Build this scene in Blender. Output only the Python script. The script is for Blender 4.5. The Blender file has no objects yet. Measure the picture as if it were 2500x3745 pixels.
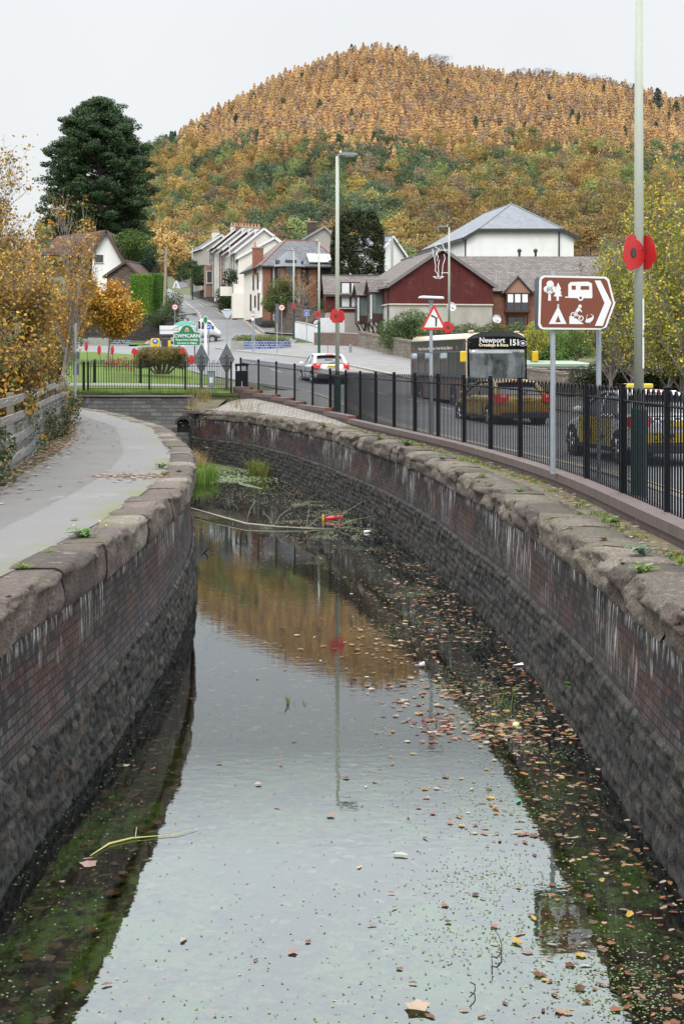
import bpy, bmesh, math, random
import numpy as np
from mathutils import Vector, Matrix, noise as mnoise
random.seed(7); RNG = np.random.default_rng(7)
S = bpy.context.scene
C = S.collection
# ---------------------------------------------------------------- camera, world, sun, exposure
E = 3.8            # eye height above the canal water (water is z = 0)
F = 5200.0         # focal length in photograph pixels (50 mm on a 36 mm high frame)
HZ = 1318.0        # horizon row in the photograph
cam = bpy.data.cameras.new('camera'); co = bpy.data.objects.new('camera', cam); C.objects.link(co)
co.location = (0, 0, E); co.rotation_euler = (math.radians(90), 0, 0)
cam.sensor_fit = 'VERTICAL'; cam.sensor_height = 36; cam.sensor_width = 24
cam.lens = 36 * F / 3745; cam.shift_y = (HZ - 1872.5) / 3745
cam.clip_start = 0.1; cam.clip_end = 6000
S.camera = co
SUN_EL, SUN_AZ = math.radians(52), math.radians(200)
w = bpy.data.worlds.new('World'); S.world = w; w.use_nodes = True
nt = w.node_tree; nt.nodes.clear()
out = nt.nodes.new('ShaderNodeOutputWorld'); bg = nt.nodes.new('ShaderNodeBackground')
sky = nt.nodes.new('ShaderNodeTexSky'); sky.sky_type = 'NISHITA'; sky.sun_disc = False
sky.sun_elevation = SUN_EL; sky.sun_rotation = SUN_AZ; sky.air_density = 1.2; sky.dust_density = 4
skyb = nt.nodes.new('ShaderNodeVectorMath'); skyb.operation = 'SCALE'; skyb.inputs['Scale'].default_value = 0.09
nt.links.new(sky.outputs[0], skyb.inputs[0])
# overcast cloud deck: brighter overhead than at the horizon, faint cloud structure
tc = nt.nodes.new('ShaderNodeTexCoord'); sep = nt.nodes.new('ShaderNodeSeparateXYZ')
nt.links.new(tc.outputs['Generated'], sep.inputs[0])
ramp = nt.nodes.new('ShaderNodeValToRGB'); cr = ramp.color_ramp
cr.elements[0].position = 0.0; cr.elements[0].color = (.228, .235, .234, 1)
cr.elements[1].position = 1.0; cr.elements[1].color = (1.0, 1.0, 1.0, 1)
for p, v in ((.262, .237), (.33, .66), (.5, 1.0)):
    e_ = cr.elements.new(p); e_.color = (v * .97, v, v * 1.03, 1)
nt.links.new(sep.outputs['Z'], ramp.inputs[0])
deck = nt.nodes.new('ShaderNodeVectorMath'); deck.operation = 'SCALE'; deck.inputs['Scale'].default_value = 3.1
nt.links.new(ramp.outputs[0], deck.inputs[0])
cn = nt.nodes.new('ShaderNodeTexNoise'); cn.inputs['Scale'].default_value = 2.2; cn.inputs['Detail'].default_value = 5
nt.links.new(tc.outputs['Generated'], cn.inputs['Vector'])
cmr = nt.nodes.new('ShaderNodeMapRange'); cmr.inputs['From Min'].default_value = .3; cmr.inputs['From Max'].default_value = .7
cmr.inputs['To Min'].default_value = .955; cmr.inputs['To Max'].default_value = 1.035
nt.links.new(cn.outputs['Fac'], cmr.inputs['Value'])
deck2 = nt.nodes.new('ShaderNodeVectorMath'); deck2.operation = 'SCALE'
nt.links.new(deck.outputs[0], deck2.inputs[0]); nt.links.new(cmr.outputs[0], deck2.inputs['Scale'])
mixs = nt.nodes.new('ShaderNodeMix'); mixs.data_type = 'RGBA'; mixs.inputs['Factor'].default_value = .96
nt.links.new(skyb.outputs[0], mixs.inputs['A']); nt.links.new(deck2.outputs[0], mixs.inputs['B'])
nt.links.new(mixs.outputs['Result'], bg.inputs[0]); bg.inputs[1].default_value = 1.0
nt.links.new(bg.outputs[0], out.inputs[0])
sl = bpy.data.lights.new('sun', 'SUN'); sl.energy = 1.0; sl.angle = math.radians(14); sl.color = (1, .97, .92)
so = bpy.data.objects.new('sun', sl); C.objects.link(so)
sd = Vector((math.sin(SUN_AZ) * math.cos(SUN_EL), math.cos(SUN_AZ) * math.cos(SUN_EL), math.sin(SUN_EL)))
so.rotation_euler = sd.to_track_quat('Z', 'Y').to_euler(); so.location = (0, -20, 40)
S.view_settings.view_transform = 'Standard'; S.view_settings.look = 'None'
S.view_settings.exposure = 0.35; S.view_settings.gamma = 1.0
S.render.engine = 'CYCLES'
S.cycles.max_bounces = 8; S.cycles.transparent_max_bounces = 16
S.render.resolution_x = 683; S.render.resolution_y = 1024

# ---------------------------------------------------------------- geometry helpers
def X_(px, d): return (px - 1250) / F * d
def Z_(py, d): return E - (py - HZ) / F * d
def P_(px, py, d): return Vector((X_(px, d), d, Z_(py, d)))

class MB:
    """collects geometry with optional per-face material slot, uv and colour"""
    def __init__(s): s.v = []; s.f = []; s.m = []; s.uv = {}; s.col = {}; s.cur = 0
    def add(s, vs, fs, col=None):
        b = len(s.v); s.v += [tuple(p) for p in vs]
        for f in fs:
            s.f.append([b + i for i in f]); s.m.append(s.cur)
        if col is not None:
            for i in range(len(vs)): s.col[b + i] = col
        return b
    def box(s, x0, y0, z0, x1, y1, z1):
        s.add([(x0,y0,z0),(x1,y0,z0),(x1,y1,z0),(x0,y1,z0),(x0,y0,z1),(x1,y0,z1),(x1,y1,z1),(x0,y1,z1)],
              [(0,3,2,1),(4,5,6,7),(0,1,5,4),(1,2,6,5),(2,3,7,6),(3,0,4,7)]); return s
    def cbox(s, cx, cy, cz, sx, sy, sz, rz=0, ry=0, rx=0):
        M = Matrix.Translation((cx,cy,cz)) @ Matrix.Rotation(rz,4,'Z') @ Matrix.Rotation(ry,4,'Y') @ Matrix.Rotation(rx,4,'X')
        a,b,c = sx/2, sy/2, sz/2
        vs = [M @ Vector(p) for p in ((-a,-b,-c),(a,-b,-c),(a,b,-c),(-a,b,-c),(-a,-b,c),(a,-b,c),(a,b,c),(-a,b,c))]
        s.add(vs, [(0,3,2,1),(4,5,6,7),(0,1,5,4),(1,2,6,5),(2,3,7,6),(3,0,4,7)]); return s
    def tube(s, pts, r, n=8, cap=True, col=None):
        pts = [Vector(p) for p in pts]; rs = r if isinstance(r, (list, tuple)) else [r]*len(pts)
        vs = []; fs = []; up = None
        for i, p in enumerate(pts):
            d = (pts[min(i+1,len(pts)-1)] - pts[max(i-1,0)])
            if d.length < 1e-9: d = Vector((0,0,1))
            d.normalize()
            if up is None: up = Vector((1,0,0)) if abs(d.x) < .9 else Vector((0,1,0))
            a = d.cross(up)
            if a.length < 1e-6: a = d.cross(Vector((0,1,0)))
            a.normalize(); b = d.cross(a).normalized(); up = b.cross(d) * -1 if False else up
            for k in range(n):
                t = 2*math.pi*k/n
                vs.append(p + (a*math.cos(t) + b*math.sin(t))*rs[i])
        for i in range(len(pts)-1):
            for k in range(n):
                k2 = (k+1) % n
                fs.append((i*n+k, i*n+k2, (i+1)*n+k2, (i+1)*n+k))
        if cap and n > 2:
            fs.append(tuple(range(n-1,-1,-1))); fs.append(tuple((len(pts)-1)*n + k for k in range(n)))
        s.add(vs, fs, col); return s
    def cyl(s, cx, cy, z0, z1, r, n=16, r1=None):
        return s.tube([(cx,cy,z0),(cx,cy,z1)], [r, r if r1 is None else r1], n)
    def lathe(s, prof, cx=0, cy=0, n=16):
        vs = []; fs = []
        for (r, z) in prof:
            for k in range(n):
                t = 2*math.pi*k/n; vs.append((cx + r*math.cos(t), cy + r*math.sin(t), z))
        for i in range(len(prof)-1):
            for k in range(n):
                k2 = (k+1)%n; fs.append((i*n+k, i*n+k2, (i+1)*n+k2, (i+1)*n+k))
        fs.append(tuple(range(n-1,-1,-1))); fs.append(tuple((len(prof)-1)*n+k for k in range(n)))
        s.add(vs, fs); return s
    def prism(s, poly, o, ux, uy, th):
        """polygon (2-D) in the plane spanned by ux,uy at origin o, extruded by th along ux x uy"""
        o = Vector(o); ux = Vector(ux).normalized(); uy = Vector(uy).normalized(); nn = ux.cross(uy)
        n = len(poly)
        a = [o + ux*p[0] + uy*p[1] for p in poly]; b = [p + nn*th for p in a]
        s.add(a + b, [tuple(range(n-1,-1,-1)), tuple(range(n, 2*n))] + [(i,(i+1)%n,n+(i+1)%n,n+i) for i in range(n)]); return s
    def ico(s, c, r, sub=1, sc=(1,1,1), nz=0, seed=0, col=None):
        bm = bmesh.new(); bmesh.ops.create_icosphere(bm, subdivisions=sub, radius=1)
        vs = []
        for v in bm.verts:
            k = 1 + nz*mnoise.noise(v.co*1.7 + Vector((seed*3.1, seed, -seed)))
            vs.append((c[0]+v.co.x*r*sc[0]*k, c[1]+v.co.y*r*sc[1]*k, c[2]+v.co.z*r*sc[2]*k))
        fs = [tuple(v.index for v in f.verts) for f in bm.faces]; bm.free()
        s.add(vs, fs, col); return s
    def build(s, name, mats, parent=None, smooth=False, bevel=0, sub=0, autosm=None):
        me = bpy.data.meshes.new(name); me.from_pydata(s.v, [], s.f)
        if not isinstance(mats, (list, tuple)): mats = [mats]
        for m in mats: me.materials.append(m)
        if len(mats) > 1:
            for i, p in enumerate(me.polygons): p.material_index = s.m[i]
        if s.col:
            ca = me.color_attributes.new('Col', 'FLOAT_COLOR', 'POINT')
            for i in range(len(s.v)):
                c = s.col.get(i, (1,1,1)); ca.data[i].color = (c[0], c[1], c[2], 1)
        if smooth: me.polygons.foreach_set('use_smooth', [True]*len(me.polygons))
        if autosm:
            me.polygons.foreach_set('use_smooth', [True]*len(me.polygons)); me.set_sharp_from_angle(angle=math.radians(autosm))
        me.update()
        o = bpy.data.objects.new(name, me); C.objects.link(o)
        if parent: o.parent = parent
        if bevel:
            b = o.modifiers.new('bevel', 'BEVEL'); b.width = bevel; b.segments = 2; b.limit_method = 'ANGLE'
        if sub:
            b = o.modifiers.new('sub', 'SUBSURF'); b.levels = sub; b.render_levels = sub
        return o

def npmesh(name, V, Fc, mat, col=None, parent=None, smooth=False, uv=None):
    """numpy mesh: V (n,3), Fc (m,k) all faces with k corners, col (n,3) point colours, uv (n,2) per vertex"""
    me = bpy.data.meshes.new(name); V = np.asarray(V, np.float32); Fc = np.asarray(Fc, np.int32)
    n, m, k = len(V), len(Fc), Fc.shape[1]
    me.vertices.add(n); me.vertices.foreach_set('co', V.ravel())
    me.loops.add(m*k); me.loops.foreach_set('vertex_index', Fc.ravel())
    me.polygons.add(m); me.polygons.foreach_set('loop_start', np.arange(0, m*k, k, dtype=np.int32))
    me.polygons.foreach_set('loop_total', np.full(m, k, np.int32))
    if smooth: me.polygons.foreach_set('use_smooth', np.ones(m, bool))
    me.update(calc_edges=True)
    if col is not None:
        ca = me.color_attributes.new('Col', 'FLOAT_COLOR', 'POINT')
        c4 = np.ones((n, 4), np.float32); c4[:, :3] = col; ca.data.foreach_set('color', c4.ravel())
    if uv is not None:
        ul = me.uv_layers.new(name='UVMap'); ul.data.foreach_set('uv', np.asarray(uv, np.float32)[Fc.ravel()].ravel())
    me.materials.append(mat)
    o = bpy.data.objects.new(name, me); C.objects.link(o)
    if parent: o.parent = parent
    return o

def tag(o, label=None, cat=None, group=None, kind=None):
    if label: o['label'] = label
    if cat: o['category'] = cat
    if group: o['group'] = group
    if kind: o['kind'] = kind
    return o
def thing(name, label, cat, loc=(0,0,0), rz=0, group=None):
    o = bpy.data.objects.new(name, None); C.objects.link(o); o.empty_display_size = .2
    o.location = loc; o.rotation_euler = (0,0,rz); return tag(o, label, cat, group)
def struct(o): o['kind'] = 'structure'; return o
def stuff(o, label=None, cat=None): o['kind'] = 'stuff'; return tag(o, label, cat)
def copy_tree(o, parent=None):
    c = o.copy(); C.objects.link(c)
    if parent: c.parent = parent
    for ch in list(o.children): copy_tree(ch, c)
    return c

# ---------------------------------------------------------------- materials
MATS = {}
def nodes(name):
    m = bpy.data.materials.new(name); m.use_nodes = True; t = m.node_tree
    b = t.nodes['Principled BSDF']; return m, t, b
def mat(name, col, rough=.7, metal=0, var=.12, scale=6, bump=0, bscale=40, spec=.5, attr=False, coat=0, stretch=None, dirt=None):
    """plain surface with two scales of colour variation and optional bump; dirt=(colour, amount)"""
    if name in MATS: return MATS[name]
    m, t, b = nodes(name); N = t.nodes; L = t.links
    tc = N.new('ShaderNodeTexCoord'); src = tc.outputs['Object']
    if stretch:
        mp = N.new('ShaderNodeMapping'); mp.inputs['Scale'].default_value = stretch; L.new(src, mp.inputs[0]); src = mp.outputs[0]
    n1 = N.new('ShaderNodeTexNoise'); n1.inputs['Scale'].default_value = scale; n1.inputs['Detail'].default_value = 6; n1.inputs['Roughness'].default_value = .65
    L.new(src, n1.inputs['Vector'])
    mr = N.new('ShaderNodeMapRange'); mr.inputs['From Min'].default_value = .25; mr.inputs['From Max'].default_value = .75
    mr.inputs['To Min'].default_value = 1-var; mr.inputs['To Max'].default_value = 1+var; L.new(n1.outputs['Fac'], mr.inputs['Value'])
    sc = N.new('ShaderNodeVectorMath'); sc.operation = 'SCALE'; L.new(mr.outputs[0], sc.inputs['Scale'])
    if attr:
        at = N.new('ShaderNodeAttribute'); at.attribute_name = 'Col'; L.new(at.outputs['Color'], sc.inputs[0])
    else: sc.inputs[0].default_value = col[:3]
    res = sc.outputs[0]
    if dirt:
        n2 = N.new('ShaderNodeTexNoise'); n2.inputs['Scale'].default_value = scale*.35; n2.inputs['Detail'].default_value = 8; n2.inputs['Roughness'].default_value = .7
        L.new(src, n2.inputs['Vector'])
        r2 = N.new('ShaderNodeMapRange'); r2.inputs['From Min'].default_value = .48; r2.inputs['From Max'].default_value = .72
        r2.inputs['To Max'].default_value = dirt[1]; L.new(n2.outputs['Fac'], r2.inputs['Value'])
        mx = N.new('ShaderNodeMix'); mx.data_type = 'RGBA'; L.new(r2.outputs[0], mx.inputs['Factor']); L.new(res, mx.inputs['A'])
        mx.inputs['B'].default_value = (*dirt[0], 1); res = mx.outputs['Result']
    L.new(res, b.inputs['Base Color'])
    b.inputs['Roughness'].default_value = rough; b.inputs['Metallic'].default_value = metal
    b.inputs['Specular IOR Level'].default_value = spec; b.inputs['Coat Weight'].default_value = coat
    if bump:
        n3 = N.new('ShaderNodeTexNoise'); n3.inputs['Scale'].default_value = bscale; n3.inputs['Detail'].default_value = 5
        L.new(src, n3.inputs['Vector']); bp = N.new('ShaderNodeBump'); bp.inputs['Strength'].default_value = min(1, bump); bp.inputs['Distance'].default_value = .02
        L.new(n3.outputs['Fac'], bp.inputs['Height']); L.new(bp.outputs[0], b.inputs['Normal'])
    MATS[name] = m; return m
def foliage(name, trans=.25, rough=.75):
    """leaf material: colour from the per-leaf attribute, a share of light passes through"""
    if name in MATS: return MATS[name]
    m, t, b = nodes(name); N = t.nodes; L = t.links
    at = N.new('ShaderNodeAttribute'); at.attribute_name = 'Col'
    L.new(at.outputs['Color'], b.inputs['Base Color']); b.inputs['Roughness'].default_value = rough; b.inputs['Specular IOR Level'].default_value = .25
    tr = N.new('ShaderNodeBsdfTranslucent'); L.new(at.outputs['Color'], tr.inputs[0])
    mx = N.new('ShaderNodeMixShader'); mx.inputs[0].default_value = trans
    L.new(b.outputs[0], mx.inputs[1]); L.new(tr.outputs[0], mx.inputs[2]); L.new(mx.outputs[0], N['Material Output'].inputs[0])
    MATS[name] = m; return m
LEAF = foliage('leaf')
def glass_dark(name='window_glass', col=(.02,.024,.028), rough=.06):
    if name in MATS: return MATS[name]
    return mat(name, col, rough, 0, .3, 1.5, spec=1.0)

# ---------------------------------------------------------------- numpy noise
def hash2(i, j, k=0):
    h = (i.astype(np.int64)*374761393 + j.astype(np.int64)*668265263 + k*974634777) & 0x7fffffff
    h = ((h ^ (h >> 13)) * 1274126177) & 0x7fffffff
    h = ((h ^ (h >> 16)) * 1597334677) & 0x7fffffff
    return ((h >> 7) & 0xffff) / 65535.0
def vnoise(x, y, k=0):
    xi = np.floor(x); yi = np.floor(y); fx = x-xi; fy = y-yi; fx = fx*fx*(3-2*fx); fy = fy*fy*(3-2*fy)
    a = hash2(xi, yi, k); b = hash2(xi+1, yi, k); c = hash2(xi, yi+1, k); d = hash2(xi+1, yi+1, k)
    return (a*(1-fx)+b*fx)*(1-fy) + (c*(1-fx)+d*fx)*fy
def fbm(x, y, k=0, o=4):
    s = 0; a = .5
    for i in range(o): s = s + a*vnoise(x, y, k+i); x = x*2.03+7.1; y = y*2.03+3.7; a *= .5
    return s
def worley(x, y, k=0):
    """f1, f2 distances and the id (0..1) of the nearest cell"""
    xi = np.floor(x); yi = np.floor(y); f1 = np.full(x.shape, 9.); f2 = np.full(x.shape, 9.); idd = np.zeros(x.shape)
    for dx in (-1,0,1):
        for dy in (-1,0,1):
            cx = xi+dx; cy = yi+dy
            d = np.hypot(cx + .15 + .7*hash2(cx,cy,k) - x, cy + .2 + .6*hash2(cx,cy,k+1) - y)
            c = d < f1; f2 = np.where(c, f1, np.minimum(f2, d)); idd = np.where(c, hash2(cx,cy,k+2), idd); f1 = np.where(c, d, f1)
    return f1, f2, idd

def blocks(u, v, k=0):
    """coursed rubble: edge distance (0 at joints) and an id per stone"""
    row = np.floor(v); fv = v-row; uu = u*(.75+.5*hash2(row, row*0+3, k)) + 7.3*hash2(row, row*0, k); c = np.floor(uu)
    a = .28*(hash2(c, row, k+1)-.5); b = .28*(hash2(c+1, row, k+1)-.5); fu = uu-c
    c = np.where(fu < a, c-1, np.where(fu > 1+b, c+1, c)); L_ = c+.28*(hash2(c, row, k+1)-.5); R_ = c+1+.28*(hash2(c+1, row, k+1)-.5)
    e = np.minimum(np.minimum((uu-L_)*1.9, (R_-uu)*1.9), np.minimum(fv, 1-fv)); return np.clip(e, 0, 1)*2, hash2(c, row, k+2)
# ---------------------------------------------------------------- terrain
CTRL = []   # (x, y, z above eye)
for x, y, z in ((5,4,-2.1),(14,6,-2.15),(5,30,-2.13),(13,30,-2.12),(3.2,38,-2.08),(1.3,45,-1.95),(9,47,-2.02),(-1.45,60,-1.42),(6,57,-1.86),(3.6,71,-.97),
                (-1,68,-1.2),(-4.3,75,-.85),(14,75,-1.3),(22,75,-1.5),(40,50,-1.9),(40,10,-2.2),(-60,30,-1.6),(-20,20,-1.9),(-20,45,-1.8),(30,110,.2),(14,105,.6),(0,200,8.2),
                (30,160,3.5),(-40,120,1.8),(-60,200,9),(60,230,12),(-30,290,17),(30,290,16),(-70,100,1.2),(-10,150,4.2),(-30,165,6)):
    CTRL.append((x, y, z))
for px, py, d in ((600,1437,56),(300,1437,56),(850,1432,56),(580,1365,66),(400,1300,90),(300,1264,110),(400,1240,127),(690,1258,122),(950,1287,97),(1068,1232,118),(936,1199,132),
                  (803,1143,168),(650,1082,235),(643,1123,186),(945,1170,139),(1180,1217,122),(1150,1270,100),(1265,1258,110),(1283,1337,79),(1160,1316,84),
                  (956,1296,93),(834,1286,100)):
    CTRL.append((X_(px,d), d, Z_(py,d)-E))
CT = np.array(CTRL); _TC = 6.0
def _phi(a, b): return np.sqrt(((a[:,None,:2]-b[None,:,:2])**2).sum(-1) + _TC*_TC)
_TN = len(CT); _TA = np.zeros((_TN+3,_TN+3)); _TA[:_TN,:_TN] = _phi(CT, CT) + np.eye(_TN)*-.6
_TA[:_TN,_TN] = 1; _TA[:_TN,_TN+1] = CT[:,0]; _TA[:_TN,_TN+2] = CT[:,1]; _TA[_TN:,:_TN] = _TA[:_TN,_TN:].T
_TW = np.linalg.solve(_TA, np.concatenate([CT[:,2], np.zeros(3)]))
def gz(x, y):
    """ground height at x, y (arrays or numbers)"""
    sc = np.isscalar(x); x = np.atleast_1d(np.asarray(x, float)); y = np.atleast_1d(np.asarray(y, float)); sh = x.shape
    q = np.stack([x.ravel(), y.ravel()], 1)
    r = _phi(q, CT) @ _TW[:_TN] + _TW[_TN] + _TW[_TN+1]*q[:,0] + _TW[_TN+2]*q[:,1] + E
    r = r.reshape(sh); return float(r[0]) if sc else r
def G(px, d, dz=0):
    x = X_(px, d); return Vector((x, d, gz(x, d) + dz))

def curve(pts, step=.25):
    """Catmull-Rom through pts, resampled evenly; returns (n,2) array"""
    p = np.array(pts, float); p = np.vstack([2*p[0]-p[1], p, 2*p[-1]-p[-2]]); o = []
    for i in range(1, len(p)-2):
        for t in np.linspace(0, 1, 24, endpoint=False):
            o.append(.5*((2*p[i]) + (-p[i-1]+p[i+1])*t + (2*p[i-1]-5*p[i]+4*p[i+1]-p[i+2])*t*t + (-p[i-1]+3*p[i]-3*p[i+1]+p[i+2])*t**3))
    o.append(p[-2]); o = np.array(o); s = np.concatenate([[0], np.cumsum(np.hypot(*np.diff(o, axis=0).T))])
    n = max(2, int(s[-1]/step)+1); u = np.linspace(0, s[-1], n)
    return np.stack([np.interp(u, s, o[:,0]), np.interp(u, s, o[:,1])], 1)
LFACE = [(-2.8,2),(-2.66,6),(-2.5,10.5),(-2.43,12),(-2.36,13.5),(-2.31,16),(-2.31,19),(-2.42,22),(-2.62,24.5),(-3.05,28.2),(-3.7,32),(-4.75,37.9),(-6.0,42.2),(-7.9,48.7),(-10.3,55)]
RFACE = [(2.65,2),(2.58,8),(2.52,11),(2.5,14),(2.42,16.5),(2.25,20.2),(2.05,22.5),(1.72,26.5),(1.2,30.5),(.8,33),(.15,36.5),(-.75,41),(-2.3,47),(-3.6,50.5),(-5.7,54.2)]
FENCE = [(3.9,4),(3.72,12),(3.66,15.4),(3.45,21.7),(2.75,28),(1.98,32.7),(1.0,38),(-.1,44),(-1.35,48.6),(-2.85,53),(-4.0,56)]
def xat(pts, y):
    c = curve(pts, .2); i = np.argsort(c[:,1]); return np.interp(y, c[i,1], c[i,0])

def sheet(name, L, R, zf, m, nx=8, uvs=True, kind=True):
    """lofted sheet between two polylines of equal length; zf(x,y)->z"""
    L = np.asarray(L); R = np.asarray(R); n = len(L); t = np.linspace(0,1,nx+1)
    X = L[:,None,0]*(1-t)+R[:,None,0]*t; Y = L[:,None,1]*(1-t)+R[:,None,1]*t
    Z = zf(X, Y); V = np.stack([X.ravel(), Y.ravel(), Z.ravel()], 1)
    i = np.arange((n-1))[:,None]*(nx+1) + np.arange(nx)[None]; i = i.ravel()
    Fc = np.stack([i, i+1, i+nx+2, i+nx+1], 1)
    # face up
    a = V[Fc[0,1]]-V[Fc[0,0]]; b = V[Fc[0,3]]-V[Fc[0,0]]
    if np.cross(a,b)[2] < 0: Fc = Fc[:,::-1]
    s = np.concatenate([[0], np.cumsum(np.hypot(*np.diff(L, axis=0).T))])
    uv = np.stack([np.repeat(s, nx+1), (np.tile(t, n))*np.repeat(np.hypot(*(R-L).T), nx+1)], 1)
    o = npmesh(name, V, Fc, m, uv=uv, smooth=True)
    return struct(o) if kind else o
def rs(pts, n):
    p = np.array(pts, float); s = np.concatenate([[0], np.cumsum(np.hypot(*np.diff(p, axis=0).T))]); u = np.linspace(0, s[-1], n)
    return np.stack([np.interp(u, s, p[:,0]), np.interp(u, s, p[:,1])], 1)

# ---- ground materials
def ground_mat(name, cols, scale=1.2, bump=.4, bsc=60, rough=.9):
    if name in MATS: return MATS[name]
    m, t, b = nodes(name); N = t.nodes; L = t.links
    tc = N.new('ShaderNodeTexCoord'); n1 = N.new('ShaderNodeTexNoise'); n1.inputs['Scale'].default_value = scale; n1.inputs['Detail'].default_value = 12; n1.inputs['Roughness'].default_value = .7
    L.new(tc.outputs['Object'], n1.inputs['Vector']); r = N.new('ShaderNodeValToRGB')
    for i, (p, c) in enumerate(cols):
        c = tuple(x*.55 for x in c)
        e = r.color_ramp.elements[i] if i < 2 else r.color_ramp.elements.new(p)
        e.position = p; e.color = (*c, 1)
    L.new(n1.outputs['Fac'], r.inputs[0]); L.new(r.outputs[0], b.inputs['Base Color']); b.inputs['Roughness'].default_value = rough
    b.inputs['Specular IOR Level'].default_value = .2
    n2 = N.new('ShaderNodeTexNoise'); n2.inputs['Scale'].default_value = bsc; n2.inputs['Detail'].default_value = 4; L.new(tc.outputs['Object'], n2.inputs['Vector'])
    bp = N.new('ShaderNodeBump'); bp.inputs['Strength'].default_value = bump; bp.inputs['Distance'].default_value = .03
    L.new(n2.outputs['Fac'], bp.inputs['Height']); L.new(bp.outputs[0], b.inputs['Normal']); MATS[name] = m; return m
M_ground = ground_mat('earth', [(.35,(.09,.075,.04)),(.65,(.16,.15,.07)),(.5,(.10,.12,.05))], .5)
M_grass = ground_mat('grass', [(.3,(.075,.135,.015)),(.7,(.16,.24,.03)),(.5,(.11,.18,.02))], 1.0, .6, 90)
M_asph = ground_mat('asphalt_road', [(.3,(.20,.205,.215)),(.7,(.29,.295,.305)),(.5,(.25,.255,.265))], .35, .25, 120)
M_pave = ground_mat('asphalt_pavement', [(.3,(.22,.215,.21)),(.7,(.33,.32,.315)),(.5,(.27,.265,.26))], .8, .25, 120)

def path_material():
    m, t, b = nodes('towpath_asphalt'); N = t.nodes; L = t.links
    tc = N.new('ShaderNodeTexCoord')
    def noise(sc, det=6, ro=.6, st=None):
        n = N.new('ShaderNodeTexNoise'); n.inputs['Scale'].default_value = sc; n.inputs['Detail'].default_value = det; n.inputs['Roughness'].default_value = ro
        if st:
            mp = N.new('ShaderNodeMapping'); mp.inputs['Scale'].default_value = st; L.new(tc.outputs['Object'], mp.inputs[0]); L.new(mp.outputs[0], n.inputs['Vector'])
        else: L.new(tc.outputs['Object'], n.inputs['Vector'])
        return n.outputs['Fac']
    def mr(src, a, b_, c=0, d=1):
        r = N.new('ShaderNodeMapRange'); r.inputs['From Min'].default_value = a; r.inputs['From Max'].default_value = b_; r.inputs['To Min'].default_value = c; r.inputs['To Max'].default_value = d
        L.new(src, r.inputs['Value']); return r.outputs[0]
    def mix(f, a, c):
        x = N.new('ShaderNodeMix'); x.data_type = 'RGBA'; L.new(f, x.inputs['Factor']); L.new(a, x.inputs['A']) if not isinstance(a, tuple) else setattr(x.inputs['A'], 'default_value', (*a,1))
        L.new(c, x.inputs['B']) if not isinstance(c, tuple) else setattr(x.inputs['B'], 'default_value', (*c,1)); return x.outputs['Result']
    def mth(op, a, c):
        x = N.new('ShaderNodeMath'); x.operation = op
        for i, v in enumerate((a, c)):
            if isinstance(v, (int, float)): x.inputs[i].default_value = v
            else: L.new(v, x.inputs[i])
        return x.outputs[0]
    base = mix(mr(noise(.6, 8), .3, .7), (.056,.053,.050), (.084,.080,.076))
    base = mix(mr(noise(90, 3), .35, .7, 0, .5), base, (.055,.053,.051))
    base = mix(mr(noise(.9, 8, .7, (1,.45,1)), .50, .62, 0, .75), base, (.045,.053,.052))     # damp stains
    base = mix(mr(noise(2.5, 9, .75, (1,.35,1)), .56, .66, 0, .75), base, (.045,.04,.03))
    base = mix(mr(noise(1.0, 8, .75, (.45,5,1)), .5, .62, 0, .55), base, (.05,.047,.045))
    base = mix(mr(noise(1.3, 5, .6, (.8,.5,1)), .6, .66, 0, .5), base, (.15,.145,.14))
    uvn = N.new('ShaderNodeUVMap'); sp = N.new('ShaderNodeSeparateXYZ'); L.new(uvn.outputs[0], sp.inputs[0])
    v = sp.outputs['Y']                                    # metres from coping back edge
    wob = mth('ADD', v, mth('MULTIPLY', mth('SUBTRACT', noise(.7, 6), .5), .8))
    seam = mth('ABSOLUTE', mth('SUBTRACT', mth('ADD', v, mth('MULTIPLY', mth('SUBTRACT', noise(1.1, 5), .5), .25)), .95), 0)
    base = mix(mr(seam, .0, .035, .85, 0), base, (.03,.027,.02))
    strip = mr(v, .9, 1.0, .35, 0)
    base = mix(strip, base, (.135,.132,.13))
    mossn = mth('MULTIPLY', mr(noise(1.0, 7), .47, .58), mr(wob, .0, .38, 1, 0))
    base = mix(mossn, base, (.075,.08,.015))
    mossl = mth('MULTIPLY', mr(noise(.8, 7), .5, .6), mr(wob, 2.0, 2.6, 0, 1))
    base = mix(mossl, base, (.08,.085,.015))
    L.new(base, b.inputs['Base Color']); b.inputs['Roughness'].default_value = .75
    bp = N.new('ShaderNodeBump'); bp.inputs['Strength'].default_value = .5; bp.inputs['Distance'].default_value = .01
    L.new(noise(140, 3), bp.inputs['Height']); L.new(bp.outputs[0], b.inputs['Normal']); return m
M_path = path_material()

ZC_L = E - 1.77; ZC_R = E - 1.87; Z_PATH = E - 1.79
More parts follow.
